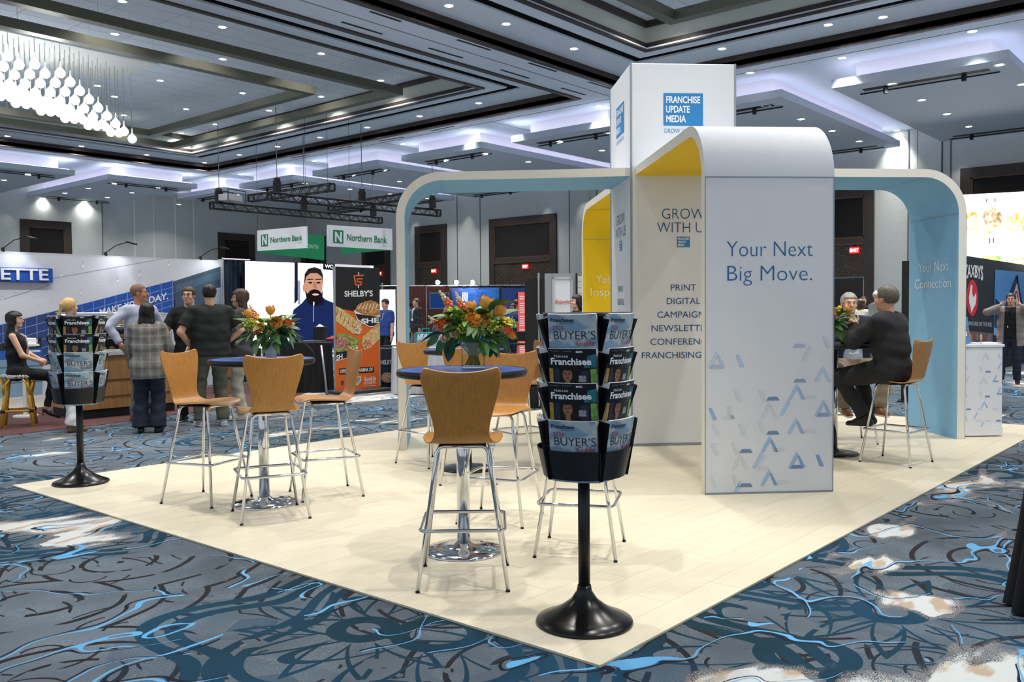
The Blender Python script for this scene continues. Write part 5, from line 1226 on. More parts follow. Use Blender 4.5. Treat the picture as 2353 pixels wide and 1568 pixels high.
def drape_mesh(name, a, b, z0, z1, m, parent=None, folds=14, amp=.03, taper=0.):
    a, b = Vector(a), Vector(b); d = b-a; n = Vector((-d.y, d.x, 0)).normalized(); rg = random.Random(int(a.x*100)); ph = [rg.uniform(-.6, .6) for _ in range(folds+2)]
    nu = folds*6+1; mb = MB()
    def fn(u, v):
        w = math.sin(u*folds*2*math.pi+ph[int(u*folds)]*.6)*amp*(.5+.5*(1-v)+.15)+amp*.5*math.sin(u*folds*4.1)
        return tuple(a+d*u+n*w+Vector((0, 0, z0+(z1-z0)*v)))
    mb.grid(fn, nu, 5); return mb.build(name, m, parent, True)
DRAPEBLK = cloth('drape_black', '141416', .2, 12., .05); DRAPENAVY = cloth('drape_navy', '1c2c3d', .2, 12., .05)
def tablecloth(name, label, corners, h, m, cat='table', folds=10, group=None):
    """draped table: four xy corners in order"""
    c = [Vector((*p, FZ)) for p in corners]; ctr = sum((Vector(v) for v in c), Vector())/4
    r = empty(name, ctr, label=label, cat=cat, group=group); loc = [v-ctr for v in c]
    mb = MB(); nseg = 44; pts = []
    for i in range(4):
        a, b_ = loc[i], loc[(i+1) % 4]
        for k in range(nseg): pts.append((a+(b_-a)*k/nseg, (b_-a).normalized()))
    vs = []; N = len(pts)
    for lv, (z, am) in enumerate(((h, 0.), (h-.03, .004), (h*.5, .016), (.012, .028))):
        for i, (p, d) in enumerate(pts):
            n = Vector((d.y, -d.x, 0)); w = am*math.sin(i*folds*2*math.pi/nseg+1.3*math.sin(i*.31)); vs.append(p+n*w+Vector((0, 0, z)))
    fs = [(lv*N+i, lv*N+(i+1) % N, (lv+1)*N+(i+1) % N, (lv+1)*N+i) for lv in range(3) for i in range(N)]
    mb.add(vs, [f[::-1] for f in fs]+[tuple(range(N))]); mb.build('table_skirt', m, r, True, 50)
    return r
def arm_light(base, toward, label, lit=0., reach=.35):
    b = Vector(base); d = Vector((*toward[:2], 0)).normalized(); r = empty('arm_light', b, label=label, cat='lamp', group='display arm lights')
    MB().box((-.02, -.02, -.03), (.02, .02, .04)).build('clamp', BLACK, r)
    MB().tube([(0, 0, .03), tuple(d*reach*.45+Vector((0, 0, .16))), tuple(d*reach+Vector((0, 0, .22)))], .008, 6).build('arm', CHROME if lit else BLACK, r, True)
    M = frame(d*reach+Vector((0, 0, .21)), d.cross(Vector((0, 0, 1))), d*.85+Vector((0, 0, -.25))); h = MB().use(BLACK).box((-.07, -.02, -.012), (.07, .12, .012), M)
    h.use(screenmat('armlamp_glow', 'ffffff', 30.) if lit else WPRINT).box((-.06, -.01, -.014), (.06, .11, -.0125), M); h.build('lamp_head', None, r)
    if lit:
        p = d*reach*1.05+Vector((0, 0, .17)); MB().ball(p, .075, None, 10, 8).build('lamp_bulb', screenmat('armlamp_bulb', 'f4f8ff', 60.), r); spot('arm_lamp_beam', tuple(p), 60, tuple(-d*.25+Vector((0, 0, -1.1))), 120, .8, (.95, .97, 1), .05, r)
    else: spot('arm_lamp_beam', tuple(d*reach+Vector((0, 0, .19))), 9, tuple(-d*.15+Vector((0, 0, -1.2))), 110, .8, (.95, .97, 1), .05, r)
    return r
# ================================================================== BAKERY BOOTH (left)
YE = 15.9; xe0, xe1 = 3.2, AY(511, 700, YE).x
bw = MB().box((xe0, YE, FZ), (xe1, YE+.08, 2.44)).build('bakery_booth_wall', mat('print_wall_grey', 'cfd2da', .55)); tag(bw, 'printed bakery booth wall with diagonal blue tiles and white ceiling picture', 'display wall')
MB().box((xe1-.03, YE-.02, FZ), (xe1+.02, YE+.1, 2.46)).build('end_post', WHITE, bw)
Pr = Print(lambda px, py: AY(px, py, YE), (0, -1, 0), .002)
TB, TBD = pm('2257b4'), pm('2e4a86')
Pr.p([(-60, 582), (512, 600), (512, 612), (398, 650), (-60, 760)], pm('dcdfe8'), 1)
Pr.p([(-60, 763), (150, 709), (150, 830), (-60, 870)], TBD, 2); Pr.p([(150, 709), (398, 645), (404, 722), (330, 740), (330, 820), (150, 830)], TB, 2)
for i in range(17):
    x = -20+26*i
    if x < 400: Pr.line((x, 760-.2585*(x+60)+1), (x+2, min(830, 735+max(0, (400-x)*.25)) if x < 330 else 723), 1.4, pm('8fa9d6'), 3)
for j in range(1, 8): Pr.line((-60, 763+j*22), (400, 645+j*14.) if j < 6 else (330, 664+j*14), 1.4, pm('8fa9d6'), 3)
Pr.p([(398, 647), (512, 611), (512, 780), (405, 800)], pm('42586c'), 2); Pr.p([(404, 655), (508, 622), (508, 640), (404, 672)], pm('506a80'), 3)
for a, b_ in (((423, 690), (446, 745)), ((487, 664), (511, 748))): Pr.p([a, (b_[0], a[1]-4), b_, (a[0], b_[1]+3)], pm('a9bccb'), 3); Pr.line((a[0], (a[1]+b_[1])/2), (b_[0], (a[1]+b_[1])/2), 1.5, pm('42586c'), 4)
Pr.p([(-60, 800), (95, 775), (97, 835), (-60, 850)], pm('2b3138'), 3); Pr.t('FRESH', 40, 793, 86, 787, 8, pm('d7dadd'), 4, .02)
Pr.p([(-60, 812), (97, 800), (97, 822), (-60, 832)], pm('2e63b8'), 4); Pr.p([(-60, 832), (97, 822), (97, 905), (-60, 920)], pm('7fa0b8'), 4)
for j in range(3): Pr.line((-60, 850+18*j), (97, 840+18*j), 2, pm('45607a'), 5)
Pr.p([(404, 735), (440, 728), (440, 900), (404, 905)], pm('b9bdbd'), 3); Pr.line((404, 778), (440, 772), 3, pm('7b8187'), 4)
for q in ((140, 633, 7), (190, 612, 8), (320, 632, 8), (387, 609, 7), (270, 646, 5), (226, 662, 5), (184, 673, 6), (100, 655, 4), (63, 667, 4), (33, 677, 4), (5, 687, 5), (118, 695, 4), (90, 705, 4), (66, 712, 3)):
    Pr.e(q[0], q[1], q[2]*.35, q[2]*.5, pm('ffffff'), 4, 10); Pr.line((q[0], q[1]-q[2]*1.3), (q[0], q[1]), 1.2, pm('aab0bb'), 3)
Pr.line((120, 640), (400, 590), 1.2, pm('b2b7c2'), 3); Pr.line((0, 690), (120, 653), 1.2, pm('b2b7c2'), 3)
Pr.t('MAKE', 228, 726, 278, 714, 15, pm('e8ecf2'), 6, .03); Pr.t('YOUR', 284, 712, 333, 700, 15, pm('e8ecf2'), 6, .03); Pr.t('DAY.', 341, 698, 386, 687, 15, pm('e8ecf2'), 6, .03)
Pr.build('printed_graphic', bw)
# raised sign
a, b_ = AY(-120, 618, YE), AY(117, 650, YE); SGN = mat('sign_blue', '1f55b5', .4)
sg = MB().box((a.x, YE-.09, b_.z), (b_.x, YE-.012, AY(117, 618, YE).z)).build('bakery_sign', SGN, bevel=.008); tag(sg, 'raised blue sign board with white block letters on the bakery wall', 'sign')
MB().box((b_.x-.5, YE-.012, b_.z+.1), (b_.x-.42, YE+.002, b_.z+.2)).build('sign_mount', BLACK, sg)
wz = AY(117, 618, YE).z-b_.z
cx_ = AY(52, 635, YE).x; text('ETTE', wz*1.12, mat('sign_letter', 'f2f4f6', .4), sg, frame((cx_, YE-.10, b_.z+wz*.16), (1, 0, 0), (0, 0, 1)), .004, .012, fitw=AY(106, 640, YE).x-AY(-3, 640, YE).x)
for i, px in enumerate((8, 244, 462)):
    p = AY(px, 580, YE); arm_light((p.x, YE+.02, 2.46), (.55, -.83, 0), ('arm lamp at the left end of the bakery wall', 'arm lamp over the middle of the bakery wall', 'arm lamp near the curtain end of the bakery wall')[i], 0, .45)
# bakery counter with glass case
ct = empty('bakery_counter', (5.92, 12.5, FZ+.007), label='oak bakery counter with a glass pastry case on top', cat='counter')
MB().box((-.68, -.43, .12), (.70, .45, .84)).build('cabinet', COUNTERWOOD, ct)
MB().box((-.66, -.41, 0), (.68, .45, .12)).build('kick_plate', BLACK, ct)
MB().box((-.70, -.47, .84), (.72, .47, .90)).build('worktop', mat('counter_white', 'c4c8cc', .35), ct, bevel=.006)
MB().box((-.68, -.445, .50), (.70, -.43, .515)).box((-.68, -.445, .28), (.70, -.43, .29)).build('panel_joint', mat('joint_dark', '6b4a26', .6), ct)
cs = MB().box((-.64, .30, .90), (.66, .34, 1.42)).build('case_back', mat('case_dark', '3d4348', .4), ct)
gl = mat('case_glass', 'f0f6f8', .03, trans=1., ior=1.12)
MB().add([(x, -.40+.0*0, .90) for x in (-.64, .66)]+[(x, -.40, 1.25) for x in (-.64, .66)]+[(x, -.30, 1.40) for x in (-.64, .66)]+[(x, .30, 1.43) for x in (-.64, .66)], [(0, 1, 3, 2), (2, 3, 5, 4), (4, 5, 7, 6)]).build('case_glass', gl, ct)
fr = MB()
for x in (-.64, .0, .66): fr.tube([(x, -.40, .90), (x, -.40, 1.25), (x, -.30, 1.40), (x, .32, 1.43)], .011, 6)
fr.tube([(-.64, -.40, 1.25), (.66, -.40, 1.25)], .008, 6).tube([(-.64, -.30, 1.40), (.66, -.30, 1.40)], .013, 6).tube([(-.64, -.41, .91), (.66, -.41, .91)], .011, 6); fr.build('case_frame', mat('case_alu', 'c8ccd0', .3, .6), ct)
for z in (1.06, 1.22): MB().box((-.63, -.34, z), (.65, .28, z+.008)).build('glass_shelf', WPRINT, ct)
MB().box((-.6, .2, 1.385), (.62, .24, 1.4)).build('case_light', screenmat('case_glow', 'fff4e0', 18.), ct)
rg = random.Random(3)
PAS = [mat('pastry_%d' % i, c, .7, var=.3, vscale=40.) for i, c in enumerate(('b5793d', 'd9a768', 'c98f4c', '8a5a34', 'e2c9a0'))]
pas_me = {}
for i in range(5):
    pas_me[i] = MB().ball((0, 0, .025), (.05, .035, .028), None, 8, 6).ball((.02, .01, .042), (.02, .02, .012), None, 6, 4).mesh('pastry', PAS[i], True)
for z, nm in ((.905, 'case floor'), (1.069, 'middle glass shelf'), (1.229, 'upper glass shelf')):
    for i in range(9):
        o = link('pastry', pas_me[rg.randrange(5)]); o.location = (5.92-.56+.14*i, 12.5-.25+rg.uniform(-.02, .05), FZ+.008+z); o.rotation_euler = (0, 0, rg.uniform(0, 3)); tag(o, 'small golden pastry in a row on the '+nm, 'pastry', 'pastries on the '+nm)
# cake stand on a tall side table
sd = empty('side_table', (4.94, 13.05, FZ+.007), label='white pedestal side table behind the rattan stool', cat='table'); MB().lathe([(.16, 0), (.16, .02), (.03, .03), (.03, .88), (.2, .89), (.2, .91)], 24).build('pedestal', WHITE, sd, auto=40)
ck = empty('cake_stand', (4.94, 13.05, FZ+.918), label='square white cake box on a round white stand', cat='cake stand'); MB().lathe([(.07, 0), (.03, .02), (.03, .05), (.19, .06), (.19, .085), (0, .085)], 24).build('stand', WHITE, ck, auto=40); MB().box((-.12, -.12, .086), (.12, .12, .17)).build('cake_box', WPRINT, ck, bevel=.01)
# rattan stool
rs = empty('rattan_stool', (STW[0], STW[1], FZ+.007), label='yellow bamboo bar stool with black and white woven seat', cat='stool'); BAM = mat('bamboo_yellow', 'c79a35', .4, var=.15, vscale=20.)
def weave():
    m, nt, b = newmat('rattan_weave'); v = coords(nt, 'Object'); c = nt.nodes.new('ShaderNodeTexChecker'); c.inputs['Scale'].default_value = 55.; nt.links.new(v, c.inputs[0]); c.inputs[1].default_value = (*srgb('d8d6cf'), 1); c.inputs[2].default_value = (*srgb('4a4a4c'), 1); nt.links.new(c.outputs[0], b.inputs['Base Color']); return m
MB().lathe([(0, .61), (.19, .605), (.205, .62), (.20, .645), (.17, .658), (0, .66)], 28, cap=False).build('woven_seat', weave(), rs, smooth=True)
for a in range(4):
    t = a*math.pi/2+.3; c, s_ = math.cos(t), math.sin(t); l = MB().tube([(.15*c, .15*s_, .62), (.25*c, .25*s_, .0)], .021, 8).build('leg', BAM, rs, True)
    MB().tube([(.185*c-.08*s_, .185*s_+.08*c, .60), (.21*c-.02*s_, .21*s_+.02*c, .50), (.20*c, .20*s_, .40)], .011, 6).tube([(.185*c+.08*s_, .185*s_-.08*c, .60), (.21*c+.02*s_, .21*s_-.02*c, .50), (.20*c, .20*s_, .40)], .011, 6).build('bent_brace', BAM, l, True)
    c2, s2 = math.cos(t+math.pi/2), math.sin(t+math.pi/2); MB().tube([(.22*c, .22*s_, .20), (.22*c2, .22*s2, .20)], .014, 8).build('footrest', BAM, rs, True)
    MB().tube([(.222*c-.02, .222*s_, .20), (.222*c+.02, .222*s_, .20)], .027, 8).build('binding', BLACK, l)
# pipe and drape curtain
cu = empty('drape_curtain', (0, 0, 0), label='dark navy pipe and drape curtain between bakery wall and screen', cat='curtain')
p0, p1 = AY(516, 600, 15.75), AY(569, 600, 15.75); cu.location = (p0.x, 15.75, FZ)
drape_mesh('curtain_cloth', (0, 0, 0), (p1.x-p0.x, 0, 0), .02, 2.46, DRAPENAVY, cu, 6, .04); MB().tube([(-.05, 0, 2.47), (p1.x-p0.x+.05, 0, 2.47)], .02, 8).tube([(-.04, 0, .0), (-.04, 0, 2.5)], .022, 8).build('pipe_frame', mat('alu', 'b9bdc2', .3, .8), cu)
# ================================================================== SHAWARMA BOOTH
YS = 15.45; a, b_ = AY(563, 600, YS), AY(858, 600, YS)
scn = empty('video_wall', (a.x, YS, FZ), label='bright video wall showing someone in a navy sweater', cat='screen')
W_ = b_.x-a.x; MB().box((0, .01, .75), (W_, .12, 2.44)).build('screen_housing', BLACK, scn); 
for x in (.3, W_-.3): MB().box((x-.04, .02, 0), (x+.04, .1, .75)).build('screen_leg', BLACK, scn)
Pr = Print(lambda px, py: AY(px, py, YS), (0, -1, 0), .002)
SW = lambda c, s=1.: screenmat('scr_%s_%d' % (c, int(s*100)), c, s)
Pr.p([(563, 600), (858, 611), (858, 800), (563, 800)], SW('e6ecff', 1.5), 1)
Pr.p([(676, 604), (684, 604), (684, 690), (676, 700)], SW('1a1c28', .8), 2); Pr.p([(564, 601), (677, 605), (677, 660), (640, 640), (564, 630)], SW('ffd9e2', 1.3), 2); Pr.e(610, 640, 40, 22, SW('ffffff', 1.8), 3); Pr.e(590, 760, 30, 40, SW('ffffff', 1.8), 3); Pr.p([(684, 645), (690, 645), (690, 700), (684, 700)], SW('8a93b5', .7), 2)
Pr.p([(769, 607), (850, 611), (850, 618), (769, 622)], SW('b8b0b8', .9), 2); Pr.p([(735, 618), (770, 621), (770, 650), (735, 640)], SW('c3c9e4', 1.), 2)
Pr.p([(742, 606), (769, 607), (769, 622), (742, 619)], SW('14161c', .8), 4); Pr.t('WC', 746, 616, 765, 617, 8, SW('ffffff', 1.), 5, .02)
NAV = SW('1c2c5c', .55); NAVD = SW('121e42', .5)
Pr.p([(663, 800), (666, 745), (674, 712), (692, 698), (702, 686), (712, 678), (735, 676), (746, 688), (775, 700), (800, 740), (805, 800)], NAV, 4)
Pr.p([(666, 800), (672, 735), (684, 730), (680, 800)], NAVD, 5); Pr.p([(706, 684), (716, 694), (735, 694), (746, 686), (742, 700), (722, 704), (706, 696)], NAVD, 6); Pr.line((720, 694), (719, 740), 1.5, SW('8d98c8', .8), 7); Pr.line((720, 694), (720, 702), 2.5, SW('e8ecff', 1.), 8)
FC = SW('b98870', .75)
Pr.e(719, 654, 22, 38, FC, 6); Pr.p([(706, 670), (735, 670), (733, 694), (712, 694)], SW('8f6552', .6), 5); Pr.e(698, 662, 3.5, 9, FC, 5); Pr.e(722, 684, 18, 19, SW('1a1518', .6), 7); Pr.p([(700, 668), (706, 676), (737, 676), (741, 664), (740, 690), (722, 703), (704, 690)], SW('1a1518', .6), 7)
Pr.e(724, 672, 10, 3, SW('1a1518', .6), 8); Pr.e(724, 677, 8, 2.4, SW('d8a8a0', .8), 9); Pr.p([(698, 655), (699, 630), (707, 618), (722, 614), (736, 619), (741, 632), (741, 655), (738, 636), (728, 628), (712, 628), (703, 636)], SW('2a2226', .6), 7)
for sx in (712, 731): Pr.e(sx, 650, 5, 2.2, SW('2a1c1a', .6), 8, 12); Pr.line((sx-7, 643), (sx+7, 642), 2.4, SW('2a1c1a', .6), 8)
Pr.p([(719, 648), (725, 648), (728, 663), (718, 663)], SW('a3745f', .7), 7)
Pr.build('screen_picture', scn)
# draped table before the screen
q = [G(606, 903), G(762, 901), None, None]; q0, q1 = q[0], q[1]; dd = Vector((.30, .42, 0))
tb = tablecloth('draped_table', 'counter-height table under a pleated black cloth before the video wall', [(q0.x, q0.y), (q1.x, q1.y), (q1.x+.45, q1.y+.55), (q0.x+.45, q0.y+.55)], .875, DRAPEBLK)
MB().box((-.1, -.1, .876), (.55, .2, .90)).build('display_board', mat('board_grey', '5a5c60', .5), tb)
def ont(px, py, z): p = G(px, py, z); return p
p = ont(736, 781, .89); nb = empty('napkin_dispenser', (p.x, p.y, .89), .6, 'black napkin dispenser box on the black draped table', 'dispenser'); MB().box((-.12, -.1, 0), (.12, .1, .24)).build('dispenser_box', BLACKP, nb, bevel=.01); MB().add([(-.08, -.05, .242), (.08, -.05, .242), (.08, .05, .242), (-.08, .05, .242), (-.05, 0, .29), (.06, .01, .285)], [(0, 1, 5, 4), (2, 3, 4, 5), (1, 2, 5), (3, 0, 4)]).build('napkin', WPRINT, nb)
p = ont(768, 781, .89); o = MB().ball((0, 0, .03), (.14, .07, .035), None, 12, 6).ball((.03, .0, .06), (.07, .05, .03), None, 10, 6).build('snack_bag', mat('snack_red', 'c03426', .35), None, True); o.location = (p.x-.05, p.y, .875); tag(o, 'crumpled red snack bag beside the napkin dispenser', 'bag')
p0, p1 = G(752, 910), AR(742, 790, 14.9); tp = empty('easel_strut', (0, 0, 0), label='slanted aluminium strut standing before the black draped table', cat='strut'); tp.location = (p0.x, p0.y, FZ); MB().tube([(0, 0, 0), (-.07, .05, .86)], .017, 8).build('strut_tube', mat('alu', 'b9bdc2'), tp, True); MB().lathe([(.02, 0), (.02, .03)], 8).build('strut_foot', BLACK, tp)
# cardboard boxes
CARD = mat('cardboard', '8d6a45', .8, var=.1)
for i, (px, py, w, h, z) in enumerate(((529, 903, .3, .27, 0), (533, 903, .28, .22, .272))):
    p = G(px, py); o = empty('cardboard_box', (p.x, p.y+.15, FZ+.008+z), .35, ('lower brown cardboard box stacked behind the charcoal jacket wearer', 'upper brown cardboard box stacked behind the charcoal jacket wearer')[i], 'box'); MB().box((-w/2, -w/2, 0), (w/2, w/2, h)).build('carton', CARD, o, bevel=.004); MB().box((-.03, -w/2-.002, h*.3), (.08, -w/2, h*.75)).build('shipping_label', WPRINT, o); MB().box((-w/2, -.025, h), (w/2, .025, h+.001)).build('packing_tape', TANP, o)
# food banner
YB = 12.25; xb0, xb1 = AY(770.5, 750, YB).x, AY(873, 750, YB).x
bn = empty('food_banner', (xb0, YB, FZ), label='tall black and orange banner with shawarma wraps and bowls', cat='banner')
MB().box((0, .0, .07), (xb1-xb0, .05, AY(770, 611, YB).z)).build('banner_board', mat('board_edge', '9a9c9e', .5), bn); MB().prism([(-.1, -.28), (xb1-xb0+.12, -.28), (xb1-xb0+.02, .3), (-.02, .3)], 0, .05).build('base_plate', mat('base_grey', '3a3b3d', .4), bn, bevel=.01)
Pr = Print(lambda px, py: AY(px, py, YB), (0, -1, 0), .0016); OR = pm('d9641c'); BK = pm('1a1a1c')
zb = 903
Pr.p([(771, 613), (872.5, 617), (872.5, 890), (771, 899)], OR, 1); Pr.p([(771, 613), (872.5, 617), (872.5, 728), (840, 722), (800, 713), (786, 711), (771, 702)], BK, 2)
Pr.t("SHELBY'S", 791, 682, 856, 681, 13, pm('f0f0ee'), 4, .022)
for a, b_ in (((813, 634), (835, 633)), ((813, 634), (817, 655)), ((817, 655), (829, 655)), ((820, 641), (833, 641)), ((820, 641), (821, 648)), ((821, 648), (830, 648)), ((830, 648), (829, 655))): Pr.line(a, b_, 3.2, pm('dd6a2a'), 4)
Pr.line((823.5, 626), (823.5, 632), 2, pm('f0f0ee'), 4); Pr.line((823, 656), (823, 662), 2, pm('f0f0ee'), 4)
def foodm(n, c, c2):
    if n in MATS: return MATS[n]
    m, nt, b = newmat(n); nn = noise(nt, worldpos(nt), 28., 4., .7); nt.links.new(mixc(nt, nn.step(.4, .6), srgb(c), srgb(c2)), b.inputs['Base Color']); return m
WRAP, FRY, GRN, MEAT = foodm('food_wrap', 'c79a55', 'e6cb93'), foodm('food_fries', '8a4a1c', 'd9a25a'), foodm('food_salad', '4a6a24', 'a9b95a'), foodm('food_meat', '6b3a2a', 'd8a08a')
Pr.p([(771, 704), (782, 708), (830, 745), (827, 763), (812, 768), (771, 738)], WRAP, 5)
for i in range(5): Pr.line((775+9*i, 712+6.5*i), (772+9*i, 726+6.5*i), 1.4, pm('6b4a22'), 6)
Pr.e(821, 757, 10, 12, foodm('food_fill', 'a8512e', 'efe3c4'), 6, 16, -.6)
Pr.p([(812, 713), (873, 722), (872.5, 740), (858, 752), (846, 751), (820, 736)], pm('ece9e2'), 6); Pr.p([(815, 721), (873, 729), (872.5, 739), (858, 750), (846, 749), (822, 734)], BK, 7); Pr.t('SHE', 829, 744, 870, 741, 11, pm('f0f0ee'), 8, .03)
Pr.p([(814, 714), (822, 700), (838, 693), (852, 690), (866, 696), (872.5, 703), (872.5, 724), (856, 727), (832, 722)], FRY, 8); 
for i in range(6): Pr.line((822+8*i, 712), (830+7*i, 697+2*(i % 2)), 1.6, pm('efe3cf'), 9)
Pr.p([(871, 745), (872.5, 778), (850, 800), (838, 805), (830, 795), (832, 775), (852, 758)], WRAP, 5); Pr.e(842, 792, 10, 13, foodm('food_fill2', 'b83f3a', 'e8d08a'), 6, 16, .5)
Pr.p([(771, 800), (823, 795), (816, 818), (771, 831)], pm('ece9e2'), 5); Pr.p([(771, 806), (819, 802), (813, 818), (771, 829)], BK, 6); Pr.t('SH', 772, 828, 786, 824, 11, pm('f0f0ee'), 7, .03)
Pr.p([(771, 770), (785, 765), (806, 772), (823, 783), (822, 796), (805, 806), (771, 810)], GRN, 7); Pr.p([(771, 776), (790, 772), (804, 785), (798, 800), (771, 804)], MEAT, 8)
Pr.p([(779, 847), (859, 843), (859, 856), (779, 861)], BK, 4); Pr.t('OFFICIAL SHAWARMA OF', 781, 858, 856, 853, 8, pm('f0f0ee'), 5, .02)
Pr.p([(811, 866), (829, 865), (829, 876), (820, 887), (812, 877)], pm('d7d7d9'), 5); Pr.p([(813, 868), (827, 867), (826, 875), (820, 883), (814, 876)], pm('8a8f96'), 6); Pr.t('GoodLife', 836, 876, 863, 874, 9, pm('f4ede4'), 5, .02); Pr.t('FITNESS', 837, 885, 862, 883, 7, pm('f4ede4'), 5, .01); Pr.line((836, 888), (863, 886), 1, pm('f4ede4'), 5)
Pr.p([(783, 876), (790, 875), (788, 886), (784, 884)], pm('2a3a78'), 5)
Pr.build('printed_graphic', bn)
# ================================================================== HANGING BEAMS
def beam_frame(x0, x1, y0, y1, label):
    r = empty('hanging_beam_frame', ((x0+x1)/2, (y0+y1)/2, 7.1), label=label, cat='ceiling frame', group='olive ceiling frames'); cx_, cy_ = (x0+x1)/2, (y0+y1)/2; hx, hy = (x1-x0)/2, (y1-y0)/2; w = .24; h = .2
    for a, b_ in (((-hx, -hy), (hx, -hy+w)), ((-hx, hy-w), (hx, hy)), ((-hx, -hy+w), (-hx+w, hy-w)), ((hx-w, -hy+w), (hx, hy-w))): MB().box((*a, 0), (*b_, h)).build('beam', OLIVE, r)
    n = 0
    wire = MB().tube([(0, 0, 0), (0, 0, 7.93-7.1-h)], .006, 5).mesh('hanger_wire', WHITE)
    for sx in range(7):
        for yy in (-hy+w/2, hy-w/2): o = link('hanger_wire', wire, r); o.location = (-hx+w/2+(2*hx-w)*sx/6, yy, h)
    for sy in range(1, 5):
        o = link('hanger_wire', wire, r); o.location = (hx-w/2, -hy+(2*hy)*sy/5, h)
beam_frame(5.8, 14.62, 19.2, 27.85, 'inner olive metal beam frame hanging round the glass chandelier')
beam_frame(4.2, 16.2, 17.6, 29.3, 'outer olive metal beam frame hanging in the far ceiling coffer')
beam_frame(4.2, 15.85, -1.9, 9.34, 'olive metal beam frame hanging in the nearer ceiling coffer')
# ================================================================== CHANDELIER
ch = empty('glass_chandelier', (8., 23.4, 7.85), label='long chandelier of glowing clear glass drops on thin rods', cat='chandelier')
MB().box((-3.6, -1.15, .03), (3.9, 1.15, .08)).build('canopy', mat('canopy_white', 'd6d8d6', .3), ch)
DROPM = mat('drop_glass', 'ffffff', .08, emit='f6fbff', estr=.75, trans=.7)
drop_me = MB().lathe([(.0, -.115), (.06, -.10), (.10, -.055), (.115, .0), (.104, .05), (.07, .095), (.03, .13), (.012, .17), (.006, .28)], 12, cap=False).mesh('glass_drop', DROPM, True)
rod_me = MB().tube([(0, 0, 0), (0, 0, 1)], .009, 5).mesh('rod', mat('rod_steel', 'b8bbb0', .2, .9))
for ix in range(27):
    for iy in range(-4, 5):
        x = 11.72-.29*ix; y = .29*(iy+(.5 if ix % 2 else 0))
        if abs(y) > min(1.18, (11.75-x)*.52): continue
        z = 6.08+.16*(11.72-x)*(1 if x > 8.4 else 0)+(.16*3.32 if x <= 8.4 else 0)+.62*abs(y)
        o = link('glass_drop', drop_me, ch); o.location = (x-8., y, z-7.85)
        o = link('suspension_rod', rod_me, ch); o.location = (x-8., y, z+.28-7.85); o.scale = (1, 1, 7.88-z-.28)
for xx in (6.5, 9.5): 
    l = bpy.data.lights.new('chandelier_lamp', 'POINT'); l.energy = 45; l.shadow_soft_size = .5; l.color = (1, .98, .95); o = bpy.data.objects.new('chandelier_lamp', l); COL.objects.link(o); o.parent = ch; o.location = (xx-8, 0, -1.75)
# ================================================================== TRUSS RIG AND HANGING SIGNS
ZT = 4.72
def truss(a, b_, label, s=.2):
    a, b_ = Vector(a), Vector(b_); d = b_-a; L = d.length; u = d.normalized(); n = Vector((-u.y, u.x, 0)); r = empty('lighting_truss', a, label=label, cat='truss', group='black lighting trusses')
    c = MB(); lat = MB(); q = [n*s/2+Vector((0, 0, s/2)), -n*s/2+Vector((0, 0, s/2)), -n*s/2-Vector((0, 0, s/2)), n*s/2-Vector((0, 0, s/2))]
    for k in q: c.tube([k, k+d], .020, 6)
    for t in (0., 1.):
        for k in range(4): c.bar(q[k]+d*t, q[(k+1) % 4]+d*t, .045, .045)
    c.build('chord', BLACK, r); m = max(3, int(L/s))
    for k in range(4):
        A, B = q[k], q[(k+1) % 4]
        for i in range(m): lat.bar((A if i % 2 else B)+d*(i/m), (B if i % 2 else A)+d*((i+1)/m), .016, .016)
    o = lat.build('lattice', BLACK, r); o['kind'] = 'stuff'; return r
g_ = lambda px, py: G(px, py, ZT)
truss(g_(486, 472), g_(874, 507), 'nearest black lattice truss of the hanging lighting rig'); truss(g_(619, 451), g_(1008, 490), 'far black lattice truss of the hanging lighting rig')
truss(g_(577, 474)+Vector((0, 0, .245)), g_(763, 450)+Vector((0, 0, .245)), 'left cross truss joining the two long trusses'); truss(g_(760, 494)+Vector((0, 0, .245)), g_(945, 468)+Vector((0, 0, .245)), 'right cross truss joining the two long trusses')
for i, (px, py) in enumerate(((504, 474), (637, 453), (699, 491), (832, 474), (858, 504), (994, 487))):
    p = g_(px, py)+Vector((0, 0, .12)); r = empty('chain_hoist', p, label='black chain hoist on the lighting truss, ' + ('over its left end', 'at the far left corner', 'at the middle of the near truss', 'at the middle of the far truss', 'at the right end of the near truss', 'at the far right end')[i], cat='hoist', group='chain hoists')
    MB().box((-.09, -.07, .0), (.09, .07, .34)).lathe([(.09, .34), (.09, .42), (.05, .45)], 10).build('hoist_body', BLACK, r); MB().tube([(0, 0, .4), (0, 0, ceil_z(p.x, p.y)-p.z-.002)], .012, 5).build('chain', mat('chain_grey', '55585c', .5), r)
p = g_(530, 473)+Vector((0, 0, .115)); r = empty('projector', p, .3, 'white projector in a wire cage on the lighting truss', 'projector'); MB().box((-.3, -.22, .02), (.3, .22, .22)).build('projector_body', mat('proj_grey', '9fa3a8', .4), r, bevel=.02); MB().tube([(-.4, -.25, 0), (-.4, -.25, .35), (.4, -.25, .35), (.4, -.25, 0)], .015, 6).tube([(-.4, .25, 0), (-.4, .25, .35), (.4, .25, .35), (.4, .25, 0)], .015, 6).build('cage', BLACK, r)
